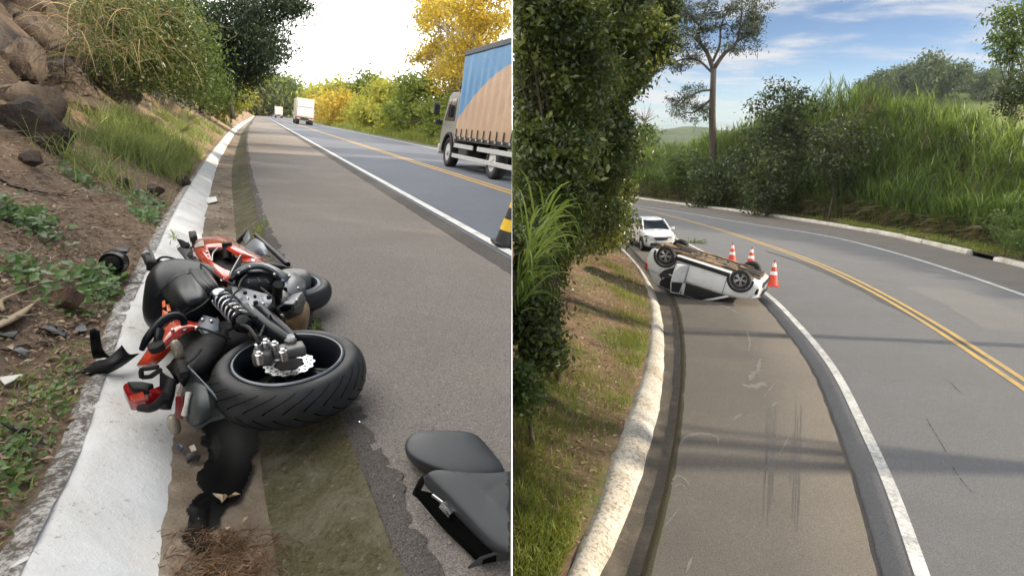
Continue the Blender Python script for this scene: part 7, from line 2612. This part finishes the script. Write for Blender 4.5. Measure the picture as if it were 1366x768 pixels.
rt = random.Random(12)
for k in range(9):      # bundles of thin tyre streaks
    x0 = (1020, 1023, 1026, 1029, 1032, 1056, 1059, 1062, 1066)[k]
    y0 = rt.uniform(535, 580); y1 = rt.uniform(640, 715)
    low_strip('skid_mark', [(x0 + 3, y0), (x0 + 1.5, y0 * 0.6 + y1 * 0.4), (x0 - 2, y1)], rt.uniform(0.014, 0.028), 'skid', low_sh, 0.0015, jit=0.3)
for pxs, w in (([(908, 592), (915, 582), (935, 578), (956, 582), (958, 592)], 0.06), ([(990, 512), (1000, 515), (1014, 513), (1022, 509)], 0.16), ([(1012, 500), (1012, 488), (1014, 478)], 0.08), ([(1000, 508), (1006, 498), (1015, 496)], 0.12),
               ([(897, 640), (905, 634), (915, 640), (920, 648)], 0.03), ([(898, 650), (908, 645), (916, 652)], 0.02), ([(915, 765), (920, 750), (924, 742)], 0.025), ([(1030, 542), (1036, 537), (1042, 540)], 0.05), ([(978, 560), (984, 555), (990, 552)], 0.05),
               ([(1040, 605), (1047, 592), (1054, 580)], 0.02), ([(1018, 530), (1030, 515), (1034, 510)], 0.02), ([(950, 405), (962, 407), (975, 412), (985, 418)], 0.10), ([(942, 404), (948, 407), (955, 408)], 0.08), ([(996, 440), (1000, 455), (998, 470)], 0.05), ([(1062, 520), (1070, 512), (1076, 508)], 0.02), ([(884, 705), (896, 690), (908, 675)], 0.015)):
    low_strip('scrape_mark', pxs, w, 'scrape', low_sh, 0.002, jit=0.6)
for pxs, w in (([(1258, 506), (1268, 512), (1275, 520), (1285, 528)], 0.008), ([(1270, 625), (1280, 640), (1292, 655), (1298, 660)], 0.005), ([(1235, 560), (1250, 585), (1262, 605)], 0.005)):
    low_strip('crack', pxs, w, 'recess_shade', road_low, 0.0295, 30, 0.7, False)
low_strip('tone_patch', [(1245, 385), (1275, 398), (1310, 414), (1366, 445)], 1.5, 'patch', road_low, 0.0285, 12, 0.05, False)  # paler strip painted where sunlight falls on the lane
low_strip('tone_patch', [(1225, 358), (1255, 362), (1285, 368)], 0.9, 'patch', road_low, 0.0285, 10, 0.15)  # smaller paler strip of the same painted sunlight
low_strip('tone_patch', [(1020, 335), (1100, 362), (1200, 410), (1320, 480)], 0.55, 'old_patch', road_low, 0.0285, 20, 0.12, True)
# leafy sprig on the lower road
q = L(928, 325)
sprig = empty('leafy_sprig', q, label='small leafy green sprig lying on the lower road beside the upright car', cat='twig')
rng = np.random.default_rng(15)
P = np.array(q) + rng.normal(size=(160, 3)) * np.array([0.28, 0.3, 0.05]) + [0, 0, 0.08]
leaves('foliage', P, 0.12, 'leaf_mid', sprig, 0.4, rng=rng)
mb = MB(); mb.tube([q + Vector((-0.4, 0, 0.04)), q + Vector((0, 0.1, 0.08)), q + Vector((0.45, -0.1, 0.05))], [0.015, 0.012, 0.006], 5); mb.build('stalk', 'bark', sprig)
# pale litter scraps on the bank
for px, py, lab in [(762, 408, "white plastic scrap lying under the trees on the lower bank")]:
    c = L(px, py, 0.3)
    b = bank_pt(c.x, c.y)
    mb = MB()
    rt = random.Random(px)
    pts = [[b + Vector((0.025 * i - 0.05 + rt.uniform(-0.01, 0.01), 0.02 * j - 0.03, 0.02 + rt.uniform(0, 0.02))) for j in range(4)] for i in range(5)]
    mb.loft(pts, caps=False, closed=False)
    tag(mb.build('paper_scrap', 'far_white', solid=0.002), lab, 'debris')

# ------------------------------------------------------------------ air
hz = MB(); hz.box((0, 540, -55), (2440, 1240, 230))
m = bpy.data.materials.new('haze'); m.use_nodes = True
t_ = m.node_tree; t_.nodes.clear()
o_ = t_.nodes.new('ShaderNodeOutputMaterial'); v_ = t_.nodes.new('ShaderNodeVolumePrincipled')
v_.inputs['Color'].default_value = (0.86, 0.92, 1.0, 1); v_.inputs['Density'].default_value = 0.00014; v_.inputs['Anisotropy'].default_value = 0.2
t_.links.new(v_.outputs[0], o_.inputs['Volume']); MATS['haze'] = m
tag(hz.build('haze', 'haze'), 'thin pale daylight haze filling the valley air', 'haze', kind='stuff')
S.cycles.volume_bounces = 0
S.cycles.volume_max_steps = 64
